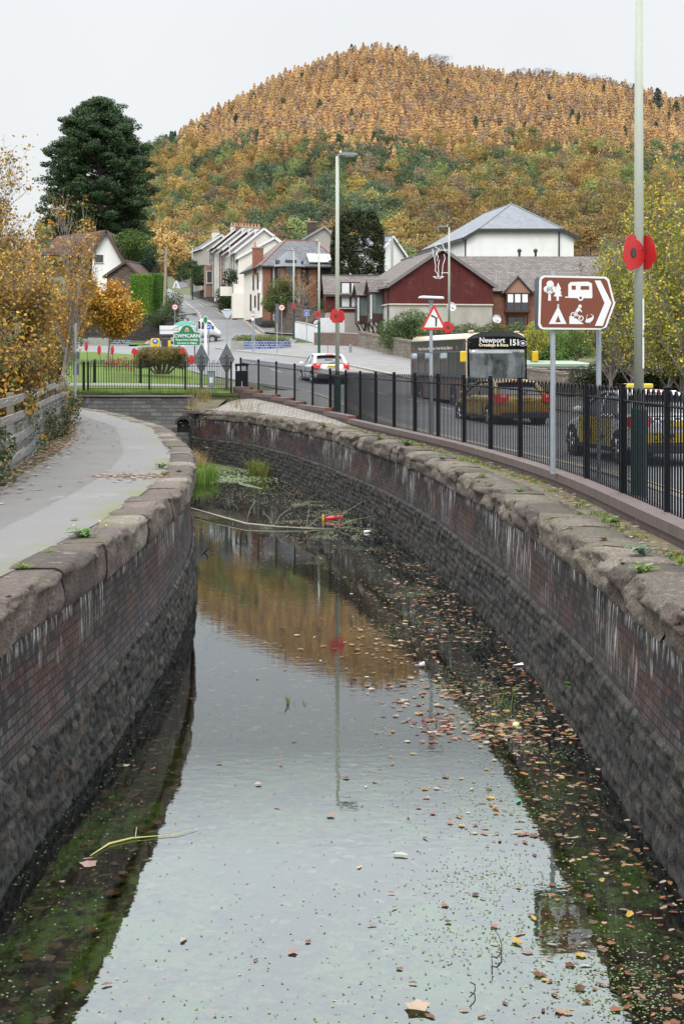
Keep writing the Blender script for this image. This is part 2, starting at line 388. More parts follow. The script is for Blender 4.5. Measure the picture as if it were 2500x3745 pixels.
# ground: left of the canal, right of the canal, and everything beyond its end
ys = np.concatenate([np.arange(-8, 55.01, .75), [55.2]])
lx = xat(LFACE, np.clip(ys, 2, 55)) - .35
def zl(x, y): return np.full_like(x, Z_PATH) - .05 + .25*np.clip((-x-8.5)/6, 0, 1) + .06*(fbm(x*.7+50, y*.7) - .5)*np.clip((-x-6)/2, 0, 1)
g1 = sheet('ground', np.stack([lx, ys], 1), np.stack([lx*0-75, ys], 1), zl, M_ground, 60)
fx = xat(FENCE, np.clip(ys, 4, 56)) + .02
ys2 = np.concatenate([np.arange(-8, 56.01, 1.0)])
fx2 = xat(FENCE, np.clip(ys2, 4, 56)) - .02
g2 = sheet('ground', np.stack([fx2, ys2], 1), np.stack([fx2*0+90, ys2], 1), lambda x, y: gz(x, y)-.03, M_ground, 60)
sk_ = MB(); sk_.add([(-76,55.22,E-3),(-3.9,55.3,E-3),(-3.9,55.3,E-1.27),(-76,55.22,E-.9)], [(0,1,2,3)]); struct(sk_.build('earth_bank', M_ground))
yy = np.concatenate([[55.25], np.arange(56, 352, 1.8)])
g3 = sheet('ground', np.stack([yy*0-75-np.clip(yy-55,0,400)*.6, yy], 1), np.stack([yy*0+90+np.clip(yy-56,0,400)*.6, yy], 1), lambda x, y: gz(x, y)-.03, M_ground, 150)
# lawn inside the bend of the road, and the far verge
lawnR = [(-4.1,55.5),(-4.9,58),(-5.9,66),(-8.5,78),(-12,90),(-17,97),(-23,99.5),(-34,101)]
lawn = sheet('lawn', rs([(-13,55.5),(-24,58),(-30,66),(-36,78),(-38,88),(-38,95),(-38,99),(-38,100)], 60), rs(lawnR, 60), lambda x, y: gz(x, y)+.03, M_grass, 40)
lawnpath = sheet('footpath', rs([(-12.5,58.2),(-5.2,58.9)], 14), rs([(-12.5,59.4),(-5.4,60.2)], 14), lambda x, y: gz(x, y)+.045, M_pave, 3)
# towpath on the left
ysp = np.arange(2, 55.1, .5)
pl = xat([(-5.1,2),(-4.9,12),(-4.8,19.7),(-5.1,23.2),(-5.45,27.1),(-6.2,32.6),(-7.3,38.8),(-9.2,46),(-12.5,55.2)], ysp)
bk = xat(LFACE, np.clip(ysp, 2, 55)) - .36
towpath = sheet('towpath', np.stack([bk, ysp], 1), np.stack([pl, ysp], 1), lambda x, y: x*0+Z_PATH+.004+.012*fbm(x*1.5+9, y*1.5), M_path, 14)
# roads
A_L = [(4.9,-6),(4.9,20),(4.5,28),(2.6,38),(1.2,45),(-1.5,60),(-4.1,64),(-6.1,70),(-8.6,78),(-12.1,90),(-17,97.1),(-23,99.6),(-36,101.2)]
A_R = [(13.6,-6),(13.5,20),(13,28),(11.5,38),(10,46),(6.6,61),(3.66,71),(.5,79),(-1.45,84),(-5.3,93),(-9.7,107),(-20,111),(-38,113.5)]
road = sheet('road', rs(A_L, 150), rs(A_R, 150), lambda x, y: gz(x, y)+.012, M_asph, 12)
B_L = [(-15.5,106),(-17,122),(-18.5,150),(-21.8,186),(-28.8,235),(-36,262)]
B_R = [(-5.3,95),(-1.0,112),(-6.9,126),(-8.0,132),(-14.4,168),(-26.3,235),(-33,262)]
B_R2 = [(-4.0,100),(-3.6,115),(-6.9,126),(-8.0,132),(-14.4,168),(-26.3,235),(-33,262)]
road2 = sheet('road', rs(B_L, 90), rs(B_R2, 90), lambda x, y: gz(x, y)+.018, M_asph, 8)
# pavements (raised on kerbs)
M_kerb = mat('kerb_concrete', (.22,.215,.20), .85, 0, .2, 2, .3, 60)
def kerb(pts, w_=.14, h=.11, name='kerb'):
    p = curve(pts, 1.0); n = len(p); t = np.gradient(p, axis=0); t /= np.hypot(*t.T)[:,None]; nn = np.stack([-t[:,1], t[:,0]], 1)
    a = p - nn*w_/2; b = p + nn*w_/2; mb = MB()
    za = gz(a[:,0], a[:,1]); zb = gz(b[:,0], b[:,1])
    for i in range(n-1):
        q = []
        for j in (i, i+1):
            q += [(a[j,0],a[j,1],za[j]-.05),(b[j,0],b[j,1],zb[j]-.05),(a[j,0],a[j,1],za[j]+h),(b[j,0],b[j,1],zb[j]+h)]
        mb.add(q, [(2,3,7,6),(0,2,6,4),(1,5,7,3)])
    return struct(mb.build(name, M_kerb))
kerb([(9.95,46.2),(6.55,61.1),(3.6,71.1),(.45,79.1),(-1.5,84.1),(-5.4,93.1),(-9.2,104)])
kerb([(4.85,-6),(4.85,20),(4.4,28),(2.5,38),(1.1,45),(-1.6,60),(-4.2,64)])
kerb([(-16.5,110.3),(-22,111.5),(-38,113.9)])
kerb([(-6.8,126.2),(-7.9,132.2),(-14.2,168.2),(-26.1,235)])
pv1 = sheet('pavement', rs([(9.9,46.2),(6.5,61.1),(3.55,71.1),(.4,79.1),(-1.55,84.1),(-5.45,93.1),(-9.15,103.6)], 50)[:], rs([(14.5,50),(10.5,64),(8,75),(6,88),(4,100),(1,109),(-3.7,109)], 50), lambda x, y: gz(x, y)+.10, M_pave, 6)
pv2 = sheet('pavement', rs([(-.2,116.6),(-4.0,120),(-6.75,126.2),(-7.85,132.2),(-14.15,168.2),(-26.05,235)], 60), rs([(.5,118.6),(-3,121.5),(-5.0,127),(-6.1,133),(-12.2,169),(-24.2,235)], 60), lambda x, y: gz(x, y)+.10, M_pave, 3)
pv3 = sheet('pavement', rs([(4.8,-6),(4.8,20),(4.35,28),(2.45,38),(1.05,45),(-1.65,60)], 60), rs([(4.1,-6),(3.9,20),(3.0,28),(1.2,38),(.1,44.6),(-3.6,57)], 60), lambda x, y: gz(x, y)+.10, M_pave, 3)
verge = sheet('grass_verge', rs([(-17,110.8),(-22,112),(-40,114.4)], 30), rs([(-15.5,119.5),(-22,125.5),(-40,128)], 30), lambda x, y: gz(x, y)+.10, M_grass, 10)
# markings
M_white = mat('marking_white', (.40,.40,.39), .8, 0, .25, 3)
M_yel = mat('marking_yellow', (.33,.25,.11), .8, 0, .3, 3)
def line(pts, off, w_, m, dash=None, name='road_marking', z=.024):
    p = curve(pts, .5); t = np.gradient(p, axis=0); t /= np.hypot(*t.T)[:,None]; nn = np.stack([t[:,1], -t[:,0]], 1); p = p + nn*off
    s = np.concatenate([[0], np.cumsum(np.hypot(*np.diff(p, axis=0).T))]); mb = MB()
    for i in range(len(p)-1):
        if dash and (s[i] % (dash[0]+dash[1])) > dash[0]: continue
        q = [p[i]-nn[i]*w_/2, p[i]+nn[i]*w_/2, p[i+1]+nn[i+1]*w_/2, p[i+1]-nn[i+1]*w_/2]
        mb.add([(a[0], a[1], gz(a[0], a[1])+z) for a in q], [(0,1,2,3)])
    return struct(mb.build(name, m))
near = [(4.9,-6),(4.9,20),(4.5,28),(2.6,38),(1.2,45),(-1.5,60),(-4.1,64.5)]
line(near, .25, .07, M_yel); line(near, .40, .07, M_yel)
line([(9.3,8),(9.2,20),(8.7,28),(7,38),(5.4,45),(2.6,60),(-1,70),(-5.3,82),(-11,96)], 0, .12, M_white, (2,3))
line([(9.8,46.5),(6.4,61.2),(3.45,71),(.3,79),(-1.65,84),(-5.6,93),(-9.4,103.6)], -.28, .09, M_yel)
line([(-12.2,109),(-13.0,126),(-13.8,140),(-18.1,176),(-27.6,235)], 0, .16, M_white, (3,3), z=.034)
line([(-6.95,126.2),(-8.05,132.2),(-14.4,168.2),(-26.3,235)], -.3, .12, M_yel, z=.034)
line([(-17,120),(-18.5,150),(-21.8,186),(-28.8,235)], .3, .12, M_yel, z=.034)
line([(-11.9,110.2),(-15.6,108.8)], 0, .2, M_white, (.8,.6), z=.034)
line([(-11.9,110.8),(-6.4,104.5)], 0, .2, M_white, z=.034)

# ---------------------------------------------------------------- hill and woods
SIL = np.array([(-1500,1150),(-500,1010),(0,900),(250,760),(400,640),(505,560),(640,478),(830,367),(1020,271),(1210,199),(1355,160),(1450,166),(1530,202),(1660,232),(1880,256),(2072,268),(2230,290),(2327,315),(2500,362),(2900,480),(3500,760),(4500,1100)], float)
R0, R1 = 330., 930.
def ridge(px):
    py = np.interp(px, SIL[:,0], SIL[:,1]); return (HZ - (py + 46))/F*R1
def hz_(x, y):
    y = np.maximum(y, 1); d = y; px = 1250 + x/d*F; zr = np.maximum(ridge(px), 14)
    s = np.clip((d-R0)/(R1-R0), 0, 1); z0 = 15.5
    z = z0 + (zr-z0)*(s**1.33) - np.clip(d-R1, 0, 600)*.16
    return z + E + 5*(fbm(x*.012+40, y*.012, 5)-.5)*np.clip((d-R0)/80, 0, 1)
hy = np.concatenate([np.linspace(R0, R1, 120), np.linspace(R1+10, 1300, 12)])
M_hill = ground_mat('bracken_slope', [(.3,(.16,.09,.05)),(.7,(.30,.19,.12)),(.5,(.22,.13,.08))], .05, .4, 2)
sheet('hill', np.stack([-.9*hy, hy], 1), np.stack([.9*hy, hy], 1), hz_, M_hill, 160)

def leafcloud(lobes, n, size, cols, seed, jitter=.35, flat=0., outw=.9, vj=.25, up=0, nj=.45):
    """n leaf quads per lobe on lumpy ellipsoids. lobes: (x,y,z,rx,ry,rz). returns V,F,col"""
    r = np.random.default_rng(seed); lo = np.asarray(lobes, float); k = len(lo); N_ = k*n
    d = r.normal(size=(N_,3)); d /= np.linalg.norm(d, axis=1)[:,None]
    if up: d[:,2] = np.abs(d[:,2])*up + d[:,2]*(1-up); d /= np.linalg.norm(d, axis=1)[:,None]
    li = np.repeat(np.arange(k), n); rad = 1 - jitter*r.random(N_)**1.5
    c = lo[li,:3] + d*lo[li,3:6]*rad[:,None]
    nr = d*outw + r.normal(size=(N_,3))*nj; nr[:,2] += flat; nr /= np.linalg.norm(nr, axis=1)[:,None]
    a = np.cross(nr, r.normal(size=(N_,3))); a /= np.linalg.norm(a, axis=1)[:,None]; b = np.cross(nr, a)
    s = size*(.6+.8*r.random(N_))[:,None]
    V = np.stack([c-a*s, c-b*s*.6, c+a*s, c+b*s*.6], 1).reshape(-1,3)
    Fc = np.arange(N_*4).reshape(-1,4)
    cols = np.asarray(cols, float)*(1 if len(cols) == 1 else .6); ci = r.integers(0, len(cols), N_); lobt = (1-vj/2 + vj*r.random(k))[li]
    cc = cols[ci]*(lobt*(1-vj/2+vj*r.random(N_)))[:,None]
    return V, Fc, np.repeat(cc, 4, 0)
def merge(parts):
    V = []; Fc = []; Cc = []; o = 0
    for v, f, c in parts: V.append(v); Fc.append(f+o); Cc.append(c); o += len(v)
    return np.concatenate(V), np.concatenate(Fc), np.concatenate(Cc)
def broad_proto(seed, n=34, q=30, size=.075):
    """unit crown: radius 1, base z 0, height about 2"""
    r = np.random.default_rng(seed); lobes = []
    for i in range(n):
        a = r.random()*6.283; e = r.random()**.7; h = .35 + 1.25*e; rr = math.sqrt(max(0,1-((h-.75)/1.05)**2))*.72*(.5+.5*r.random()**.5)
        s = .28+.2*r.random(); lobes.append((rr*math.cos(a), rr*math.sin(a), h, s, s, s*.8))
    return leafcloud(lobes, q, size, [(1,1,1)], seed, .12, .1, 1.3, .42, .5, .22)
def cone_proto(seed, q=330):
    r = np.random.default_rng(seed); N_ = q; t = .08+.92*r.random(N_)**.9; h = t; rad = (1-t)**.5*(1-.35*(t<.12))*(.55+.45*r.random(N_)**.35)*(.8+.2*np.sin(t*40))
    a = r.random(N_)*6.283; c = np.stack([rad*np.cos(a), rad*np.sin(a), h*1.0], 1)
    d = np.stack([np.cos(a)*.8, np.sin(a)*.8, .5+0*a], 1); nr = d + r.normal(size=(N_,3))*.22; nr /= np.linalg.norm(nr, axis=1)[:,None]
    A = np.cross(nr, r.normal(size=(N_,3))); A /= np.linalg.norm(A, axis=1)[:,None]; B = np.cross(nr, A); s = (.11+.09*r.random(N_))[:,None]
    sz = np.array([1,1,.26]); V = np.stack([c-A*s*sz, c-B*s*.6*sz, c+A*s*sz, c+B*s*.6*sz], 1).reshape(-1,3)
    col = np.repeat((.85+.3*r.random(N_))[:,None]*np.ones(3), 4, 0)
    return V, np.arange(N_*4).reshape(-1,4), col
def scatter(protos, pos, sx, sz, cols, seed):
    r = np.random.default_rng(seed); parts = []
    for i, p in enumerate(pos):
        v, f, c = protos[r.integers(len(protos))]; a = r.random()*6.283; ca, sa = math.cos(a), math.sin(a)
        w_ = np.stack([(v[:,0]*ca - v[:,1]*sa)*sx[i]+p[0], (v[:,0]*sa+v[:,1]*ca)*sx[i]+p[1], v[:,2]*sz[i]+p[2]], 1)
        parts.append((w_, f, c*cols[i]))
    return merge(parts)
r = np.random.default_rng(11)
def grid_pts(sp, d0, d1, k):
    xs_ = np.arange(-420, 420, sp); ys_ = np.arange(d0, d1, sp); X, Y = np.meshgrid(xs_, ys_); X = X.ravel(); Y = Y.ravel()
    X = X + (r.random(len(X))-.5)*sp*.9; Y = Y + (r.random(len(Y))-.5)*sp*.9
    px = 1250+X/Y*F; Z = hz_(X, Y); k_ = (px > 150) & (px < 2750); return X[k_], Y[k_], Z[k_], px[k_]
X, Y, Z, PX = grid_pts(5.0, 540, R1+25, 0); ang = (Z+8-E)/Y; rowp = HZ - ang*F
bd = 545 + 14*np.sin(PX*.006) + r.normal(size=len(PX))*17
k_ = rowp < bd; X, Y, Z, PX, rowp = X[k_], Y[k_], Z[k_], PX[k_], rowp[k_]
dark = fbm(X*.02+9, Y*.02, 21)
base_l = np.array([(.42,.25,.115),(.47,.30,.125),(.37,.225,.11),(.31,.215,.14),(.45,.305,.14)])
cols = base_l[r.integers(0, 5, len(X))]*(.8+.32*r.random(len(X)))[:,None]
bare = r.random(len(X)) < np.where(dark > .62, .2, .03); cols[bare] = (.25,.175,.12); cols *= (.8+.45*fbm(X*.02, Y*.03, 77))[:,None]
evg = (r.random(len(X)) < .02) | ((PX < 660) & (rowp < np.interp(PX, SIL[:,0], SIL[:,1])+85) & (PX < 640)); cols[evg] = (.03,.06,.035)
pr = [cone_proto(100+i) for i in range(8)]; hh = (7.5+4.5*r.random(len(X)))
V, Fc, Cc = scatter(pr, np.stack([X, Y, Z-.5], 1), 2.5+1.3*r.random(len(X)), hh, cols, 5)
stuff(npmesh('larch_wood', V, Fc, LEAF, Cc), 'golden orange larch wood covering the upper hillside', 'wood')
# broadleaf wood of the lower slope; the nearest trees are objects of their own
X, Y, Z, PX = grid_pts(8.9, 300, R1+5, 1); rowp = HZ - (Z+5-E)/Y*F; bd = 540+14*np.sin(PX*.006)-abs(r.normal(size=len(PX)))*22
k_ = rowp > bd
gap = (PX > 2080) & (PX < 2420) & (Y < 420); k_ &= ~gap
X, Y, Z, PX, rowp = X[k_], Y[k_], Z[k_], PX[k_], rowp[k_]
pal = np.array([(.205,.145,.045),(.17,.14,.05),(.12,.14,.045),(.085,.11,.04),(.21,.135,.045),(.155,.13,.045),(.065,.09,.038),(.16,.105,.045),(.125,.10,.06),(.05,.075,.04),(.21,.155,.04)])
gs = fbm(X*.018, Y*.018, 31); gi = np.clip(((gs-.235)/.5*11 + r.normal(size=len(X))*3.2), 0, 10).astype(int)
order = np.array([4,0,10,1,5,7,2,8,3,6,9]); cols = pal[order[gi]]*1.35*(.65+.6*r.random(len(X)))[:,None]
gold = (PX > 1500) & (rowp > 740); cols[gold] = pal[np.array([0,4,5,8,7,1])[r.integers(0,6,gold.sum())]]*(.85+.3*r.random(gold.sum()))[:,None]
sx = 3.3+1.9*r.random(len(X)); sz = 4.2+3.0*r.random(len(X))
idx = np.argsort(Y); vis = idx[(PX[idx] > 480) & (PX[idx] < 2520)]; near_i = vis[:230]; far = np.setdiff1d(idx, near_i)
pr = [broad_proto(200+i, 22, 36, .075) for i in range(7)]
V, Fc, Cc = scatter(pr, np.stack([X, Y, Z+.2], 1)[far], sx[far], sz[far], cols[far], 6)
stuff(npmesh('broadleaf_wood', V, Fc, LEAF, Cc), 'green, olive and amber broadleaf wood on the lower half of the hill', 'wood')
M_leafobj, t_, b_ = nodes('wood_tree_leaves')
_a = t_.nodes.new('ShaderNodeAttribute'); _a.attribute_name = 'Col'; _o = t_.nodes.new('ShaderNodeObjectInfo')
_m = t_.nodes.new('ShaderNodeMix'); _m.data_type = 'RGBA'; _m.blend_type = 'MULTIPLY'; _m.inputs['Factor'].default_value = 1
t_.links.new(_a.outputs['Color'], _m.inputs['A']); t_.links.new(_o.outputs['Color'], _m.inputs['B']); t_.links.new(_m.outputs['Result'], b_.inputs['Base Color'])
b_.inputs['Roughness'].default_value = .8; b_.inputs['Specular IOR Level'].default_value = .2
M_bark = mat('bark', (.13,.10,.08), .9, 0, .3, 8, .5, 30)
protos = []
for i in range(6):
    v, f, c = broad_proto(300+i, 40, 60, .055)
    me_o = npmesh('crown', v, f, M_leafobj, c); tk = MB().tube([(0,0,-.6),(.02,0,.2),(0,.03,.9)], [.06,.05,.02], 6).build('trunk', M_bark)
    me1, me2 = me_o.data, tk.data; bpy.data.objects.remove(me_o); bpy.data.objects.remove(tk); protos.append((me1, me2))
PLX = [560,760,1000,1200,1430,1600,1900,2110,2330]; PLC = ['behind the big pine','at the top of the hill road','above the terrace roofs','above the brick house','behind the dark conifer','left of the white hall','behind the white hall roof','right of the white hall','left of the nearest lamp post','right of the nearest lamp post']
KIND = {0:'amber',1:'olive gold',2:'green',3:'dark green',4:'orange',5:'tawny',6:'deep green',7:'russet brown',8:'brown thinning',9:'blackish green',10:'golden'}
for j in near_i:
    d_ = np.abs(pal - cols[j]).sum(1); kd = KIND[int(d_.argmin())]
    t = thing('woodland_tree', f'{"low wide" if sz[j]/sx[j] < 1.15 else "tall narrow" if sz[j]/sx[j] > 1.55 else "small" if sx[j] < 4 else "large"} {kd} tree in the wood {PLC[int(np.searchsorted(PLX, PX[j]))]}', 'tree', (X[j], Y[j], Z[j]-.3), 0, f'{kd} trees at the foot of the hillside wood')
    me1, me2 = protos[int(r.integers(6))]
    for nm, me_ in (('crown', me1), ('trunk', me2)):
        o = bpy.data.objects.new(nm, me_); C.objects.link(o); o.parent = t; o.color = (*cols[j], 1)
    t.rotation_euler = (0,0,r.random()*6.28); t.scale = (sx[j], sx[j], sz[j])
# ridge-top details: bare rounded trees and a few firs on the skyline
for i, (px, py, s_) in enumerate(((1545,205,9),(1590,196,8),(1625,200,7),(1905,245,8),(1975,240,9),(2020,248,9),(2090,262,10),(2140,262,11),(2190,272,11),(2240,285,11),(2290,300,10),(2460,350,7),(2490,352,7))):
    v, f, c = broad_proto(400+i, 24, 40, .035); x = X_(px, R1-6); z = Z_(py, R1-6)
    t = thing('bare_tree', ('first','second','third','fourth','fifth','sixth','seventh','eighth','ninth','tenth','eleventh','twelfth','last')[i]+' leafless grey brown tree along the hill skyline, counted from the left', 'tree', (x, R1-6, z-s_*1.7), 0, 'bare trees along the hilltop')
    npmesh('crown', v*[s_*1.05,s_,s_*.9], f, LEAF, c*np.array([.11,.085,.075]), t)
    MB().tube([(0,0,-10),(0,0,s_)], [.5,.2], 6).build('trunk', M_bark, t)
for i, (px, py, s_) in enumerate(((2402,322,16),(2470,372,14))):
    x = X_(px, R1-60); t = thing('fir_tree', ('dark green fir standing out on the skyline' , 'small dark fir just below the skyline')[i], 'tree', (x, R1-60, Z_(py, R1-60)-s_))
    v, f, c = cone_proto(500+i, 420); npmesh('crown', v*[5.5,5.5,s_], f, LEAF, c*np.array([.03,.06,.045]), t)
    MB().tube([(0,0,-6),(0,0,s_*.8)], [.4,.05], 6).build('trunk', M_bark, t)
# ---------------------------------------------------------------- canal
class NB:
    """small node-building helper"""
    def __init__(s, name): s.m, s.t, s.b = nodes(name); s.N = s.t.nodes; s.L = s.t.links; s.tc = s.N.new('ShaderNodeTexCoord')
    def src(s, uv=False): return s.tc.outputs['UV' if uv else 'Object']
    def map(s, v, sc=(1,1,1), loc=(0,0,0)):
        n = s.N.new('ShaderNodeMapping'); n.inputs['Scale'].default_value = sc; n.inputs['Location'].default_value = loc; s.L.new(v, n.inputs[0]); return n.outputs[0]
    def noise(s, v, sc, det=6, ro=.6, dist=0):
        n = s.N.new('ShaderNodeTexNoise'); n.inputs['Scale'].default_value = sc; n.inputs['Detail'].default_value = det; n.inputs['Roughness'].default_value = ro
        n.inputs['Distortion'].default_value = dist; s.L.new(v, n.inputs['Vector']); return n.outputs['Fac']
    def mr(s, v, a, b, c=0, d=1):
        n = s.N.new('ShaderNodeMapRange'); n.inputs['From Min'].default_value = a; n.inputs['From Max'].default_value = b; n.inputs['To Min'].default_value = c; n.inputs['To Max'].default_value = d
        s.L.new(v, n.inputs['Value']); return n.outputs[0]
    def setin(s, sock, v):
        if isinstance(v, tuple): sock.default_value = (*v, 1)
        elif isinstance(v, (int, float)): sock.default_value = v
        else: s.L.new(v, sock)
    def mix(s, f, a, b, bt='MIX'):
        n = s.N.new('ShaderNodeMix'); n.data_type = 'RGBA'; n.blend_type = bt
        s.setin(n.inputs['Factor'], f); s.setin(n.inputs['A'], a); s.setin(n.inputs['B'], b); return n.outputs['Result']
    def math(s, op, a, b=0, c=0):
        n = s.N.new('ShaderNodeMath'); n.operation = op; s.setin(n.inputs[0], a); s.setin(n.inputs[1], b)
        if op in ('MULTIPLY_ADD',): s.setin(n.inputs[2], c)
        return n.outputs[0]
    def sep(s, v): n = s.N.new('ShaderNodeSeparateXYZ'); s.L.new(v, n.inputs[0]); return n.outputs
    def bump(s, h, st=.5, dist=.02, normal=None):
        n = s.N.new('ShaderNodeBump'); n.inputs['Strength'].default_value = st; n.inputs['Distance'].default_value = dist; s.L.new(h, n.inputs['Height'])
        if normal is not None: s.L.new(normal, n.inputs['Normal'])
        return n.outputs[0]
    def brick(s, v, bw, rh, mortar=.008, c1=(0,0,0), c2=(1,1,1), mc=(.5,.5,.5), smooth=.1, off=.5):
        n = s.N.new('ShaderNodeTexBrick'); n.inputs['Scale'].default_value = 1; n.inputs['Brick Width'].default_value = bw; n.inputs['Row Height'].default_value = rh
        n.inputs['Mortar Size'].default_value = mortar; n.inputs['Mortar Smooth'].default_value = smooth; n.inputs['Color1'].default_value = (*c1,1); n.inputs['Color2'].default_value = (*c2,1)
        n.inputs['Mortar'].default_value = (*mc,1); n.offset = off; s.L.new(v, n.inputs['Vector']); return n
    def ramp(s, f, stops):
        n = s.N.new('ShaderNodeValToRGB')
        for i, (p, c) in enumerate(stops):
            e = n.color_ramp.elements[i] if i < 2 else n.color_ramp.elements.new(p)
            e.position = p; e.color = (*c, 1)
        s.L.new(f, n.inputs[0]); return n.outputs[0]
    def done(s, col, rough=.85, normal=None, spec=.3):
        s.setin(s.b.inputs['Base Color'], col); s.setin(s.b.inputs['Roughness'], rough); s.b.inputs['Specular IOR Level'].default_value = spec
        if normal is not None: s.L.new(normal, s.b.inputs['Normal'])
        return s.m

def wall_brick(name, zt, streak):
    """dark blue and red canal brickwork, header bond, with lime streaks running down from the coping (uv in metres, v down from the top)"""
    n = NB(name); uv = n.src(True); br = n.brick(uv, .125, .078, .007, smooth=.2)
    rnd = n.sep(br.outputs['Color'])[0]
    cell = n.noise(n.map(uv, (7.9, 12.6, 1)), 1.0, 1, .2); big = n.noise(uv, .55, 6, .7); med = n.noise(n.map(uv, (1, 2.2, 1)), 1.6, 6, .7)
    c = n.ramp(n.math('ADD', n.math('MULTIPLY', rnd, .9), n.math('MULTIPLY', n.math('SUBTRACT', cell, .45), .5)), [(0.15,(.008,.008,.009)),(.9,(.080,.030,.018)),(.35,(.012,.011,.012)),(.62,(.064,.061,.064)),(.75,(.020,.011,.009)),(.48,(.032,.025,.022))])
    c = n.mix(n.mr(big, .46, .62, 0, .75), c, n.mix(rnd, (.13,.042,.024), (.04,.018,.014)))
    c = n.mix(n.mr(med, .43, .63, 0, .72), c, (.011,.010,.011))
    sp = n.sep(uv); v = sp[1]
    c = n.mix(n.mr(v, .34, .0, 0, .8), c, (.010,.009,.010))                    # darkens towards the top, below the coping
    c = n.mix(n.mr(v, .45, .85, 0, .4), c, n.mix(rnd, (.022,.022,.027), (.10,.102,.108)))      # greyer bricks low down
    c = n.mix(n.math('SUBTRACT', 1, n.mr(br.outputs['Fac'], 0, 1, 1, 0)), c, (.007,.006,.006))
    # lime
    st = n.noise(n.map(uv, (14, .9, 1)), 1.0, 5, .75); patch = n.noise(uv, .5, 4, .6)
    ln = n.math('MULTIPLY', n.mr(st, .52, .58), n.mr(patch, .49, .55)); ln = n.math('MULTIPLY', ln, n.mr(v, streak, .02))
    ln2 = n.math('MULTIPLY', n.mr(n.noise(n.map(uv, (9, 1.5, 1)), 1.3, 5, .7), .5, .62), n.mr(v, .17, .03)); ln2 = n.math('MULTIPLY', ln2, n.mr(n.noise(uv, .9, 3), .45, .55))
    c = n.mix(n.math('MINIMUM', n.math('MAXIMUM', ln, ln2), .85), c, (.50,.49,.47))
    c = n.mix(n.math('MULTIPLY', n.mr(n.noise(uv, 3.3, 5), .62, .7), .6), c, (.05,.05,.015))
    h = n.math('ADD', n.math('MULTIPLY', br.outputs['Fac'], -1), n.math('MULTIPLY', n.noise(uv, 30, 5, .6), .5))
    h = n.math('ADD', h, n.math('MULTIPLY', rnd, .35))
    return n.done(c, n.mr(med, .3, .7, .6, .95), n.bump(h, 1, .018), .25)
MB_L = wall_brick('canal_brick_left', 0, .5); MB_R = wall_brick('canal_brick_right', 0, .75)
def stone_attr(name, bumpd=.02, sc=18, lichen=.35, rough=.9):
    n = NB(name); o = n.src(); at = n.N.new('ShaderNodeAttribute'); at.attribute_name = 'Col'
    c = n.mix(n.mr(n.noise(o, 2.3, 8, .7), .35, .7, 0, .55), at.outputs['Color'], n.mix(1., at.outputs['Color'], (.45,.40,.38), 'MULTIPLY'))
    c = n.mix(n.mr(n.noise(o, 9, 8, .75), .5, .72, 0, .6), c, n.mix(1., at.outputs['Color'], (.35,.33,.33), 'MULTIPLY'))
    c = n.mix(n.mr(n.noise(o, 38, 4, .7), .40, .62, .0, .75), c, n.mix(1., at.outputs['Color'], (.30,.27,.25), 'MULTIPLY')); c = n.mix(n.mr(n.noise(o, 16, 7, .8), .52, .66, 0, .6), c, n.mix(1., at.outputs['Color'], (1.7,1.65,1.55), 'MULTIPLY'))
    c = n.mix(n.math('MULTIPLY', n.mr(n.noise(o, 5, 6, .7), .60, .66), lichen), c, (.26,.255,.23))
    nz = n.N.new('ShaderNodeNewGeometry'); up = n.mr(n.sep(nz.outputs['Normal'])[2], .6, .95)
    c = n.mix(n.math('MULTIPLY', n.math('MULTIPLY', n.mr(n.noise(o, 1.3, 7, .7), .52, .62), up), .5), c, (.06,.068,.018))
    h = n.math('ADD', n.noise(o, sc, 7, .7), n.math('MULTIPLY', n.noise(o, sc*3.5, 4, .6), .4))
    return n.done(c, rough, n.bump(h, .9, bumpd))
M_coping = stone_attr('sandstone_coping', .035, 14); M_rubble = stone_attr('rubble_stone', .03, 20, .15, .7)

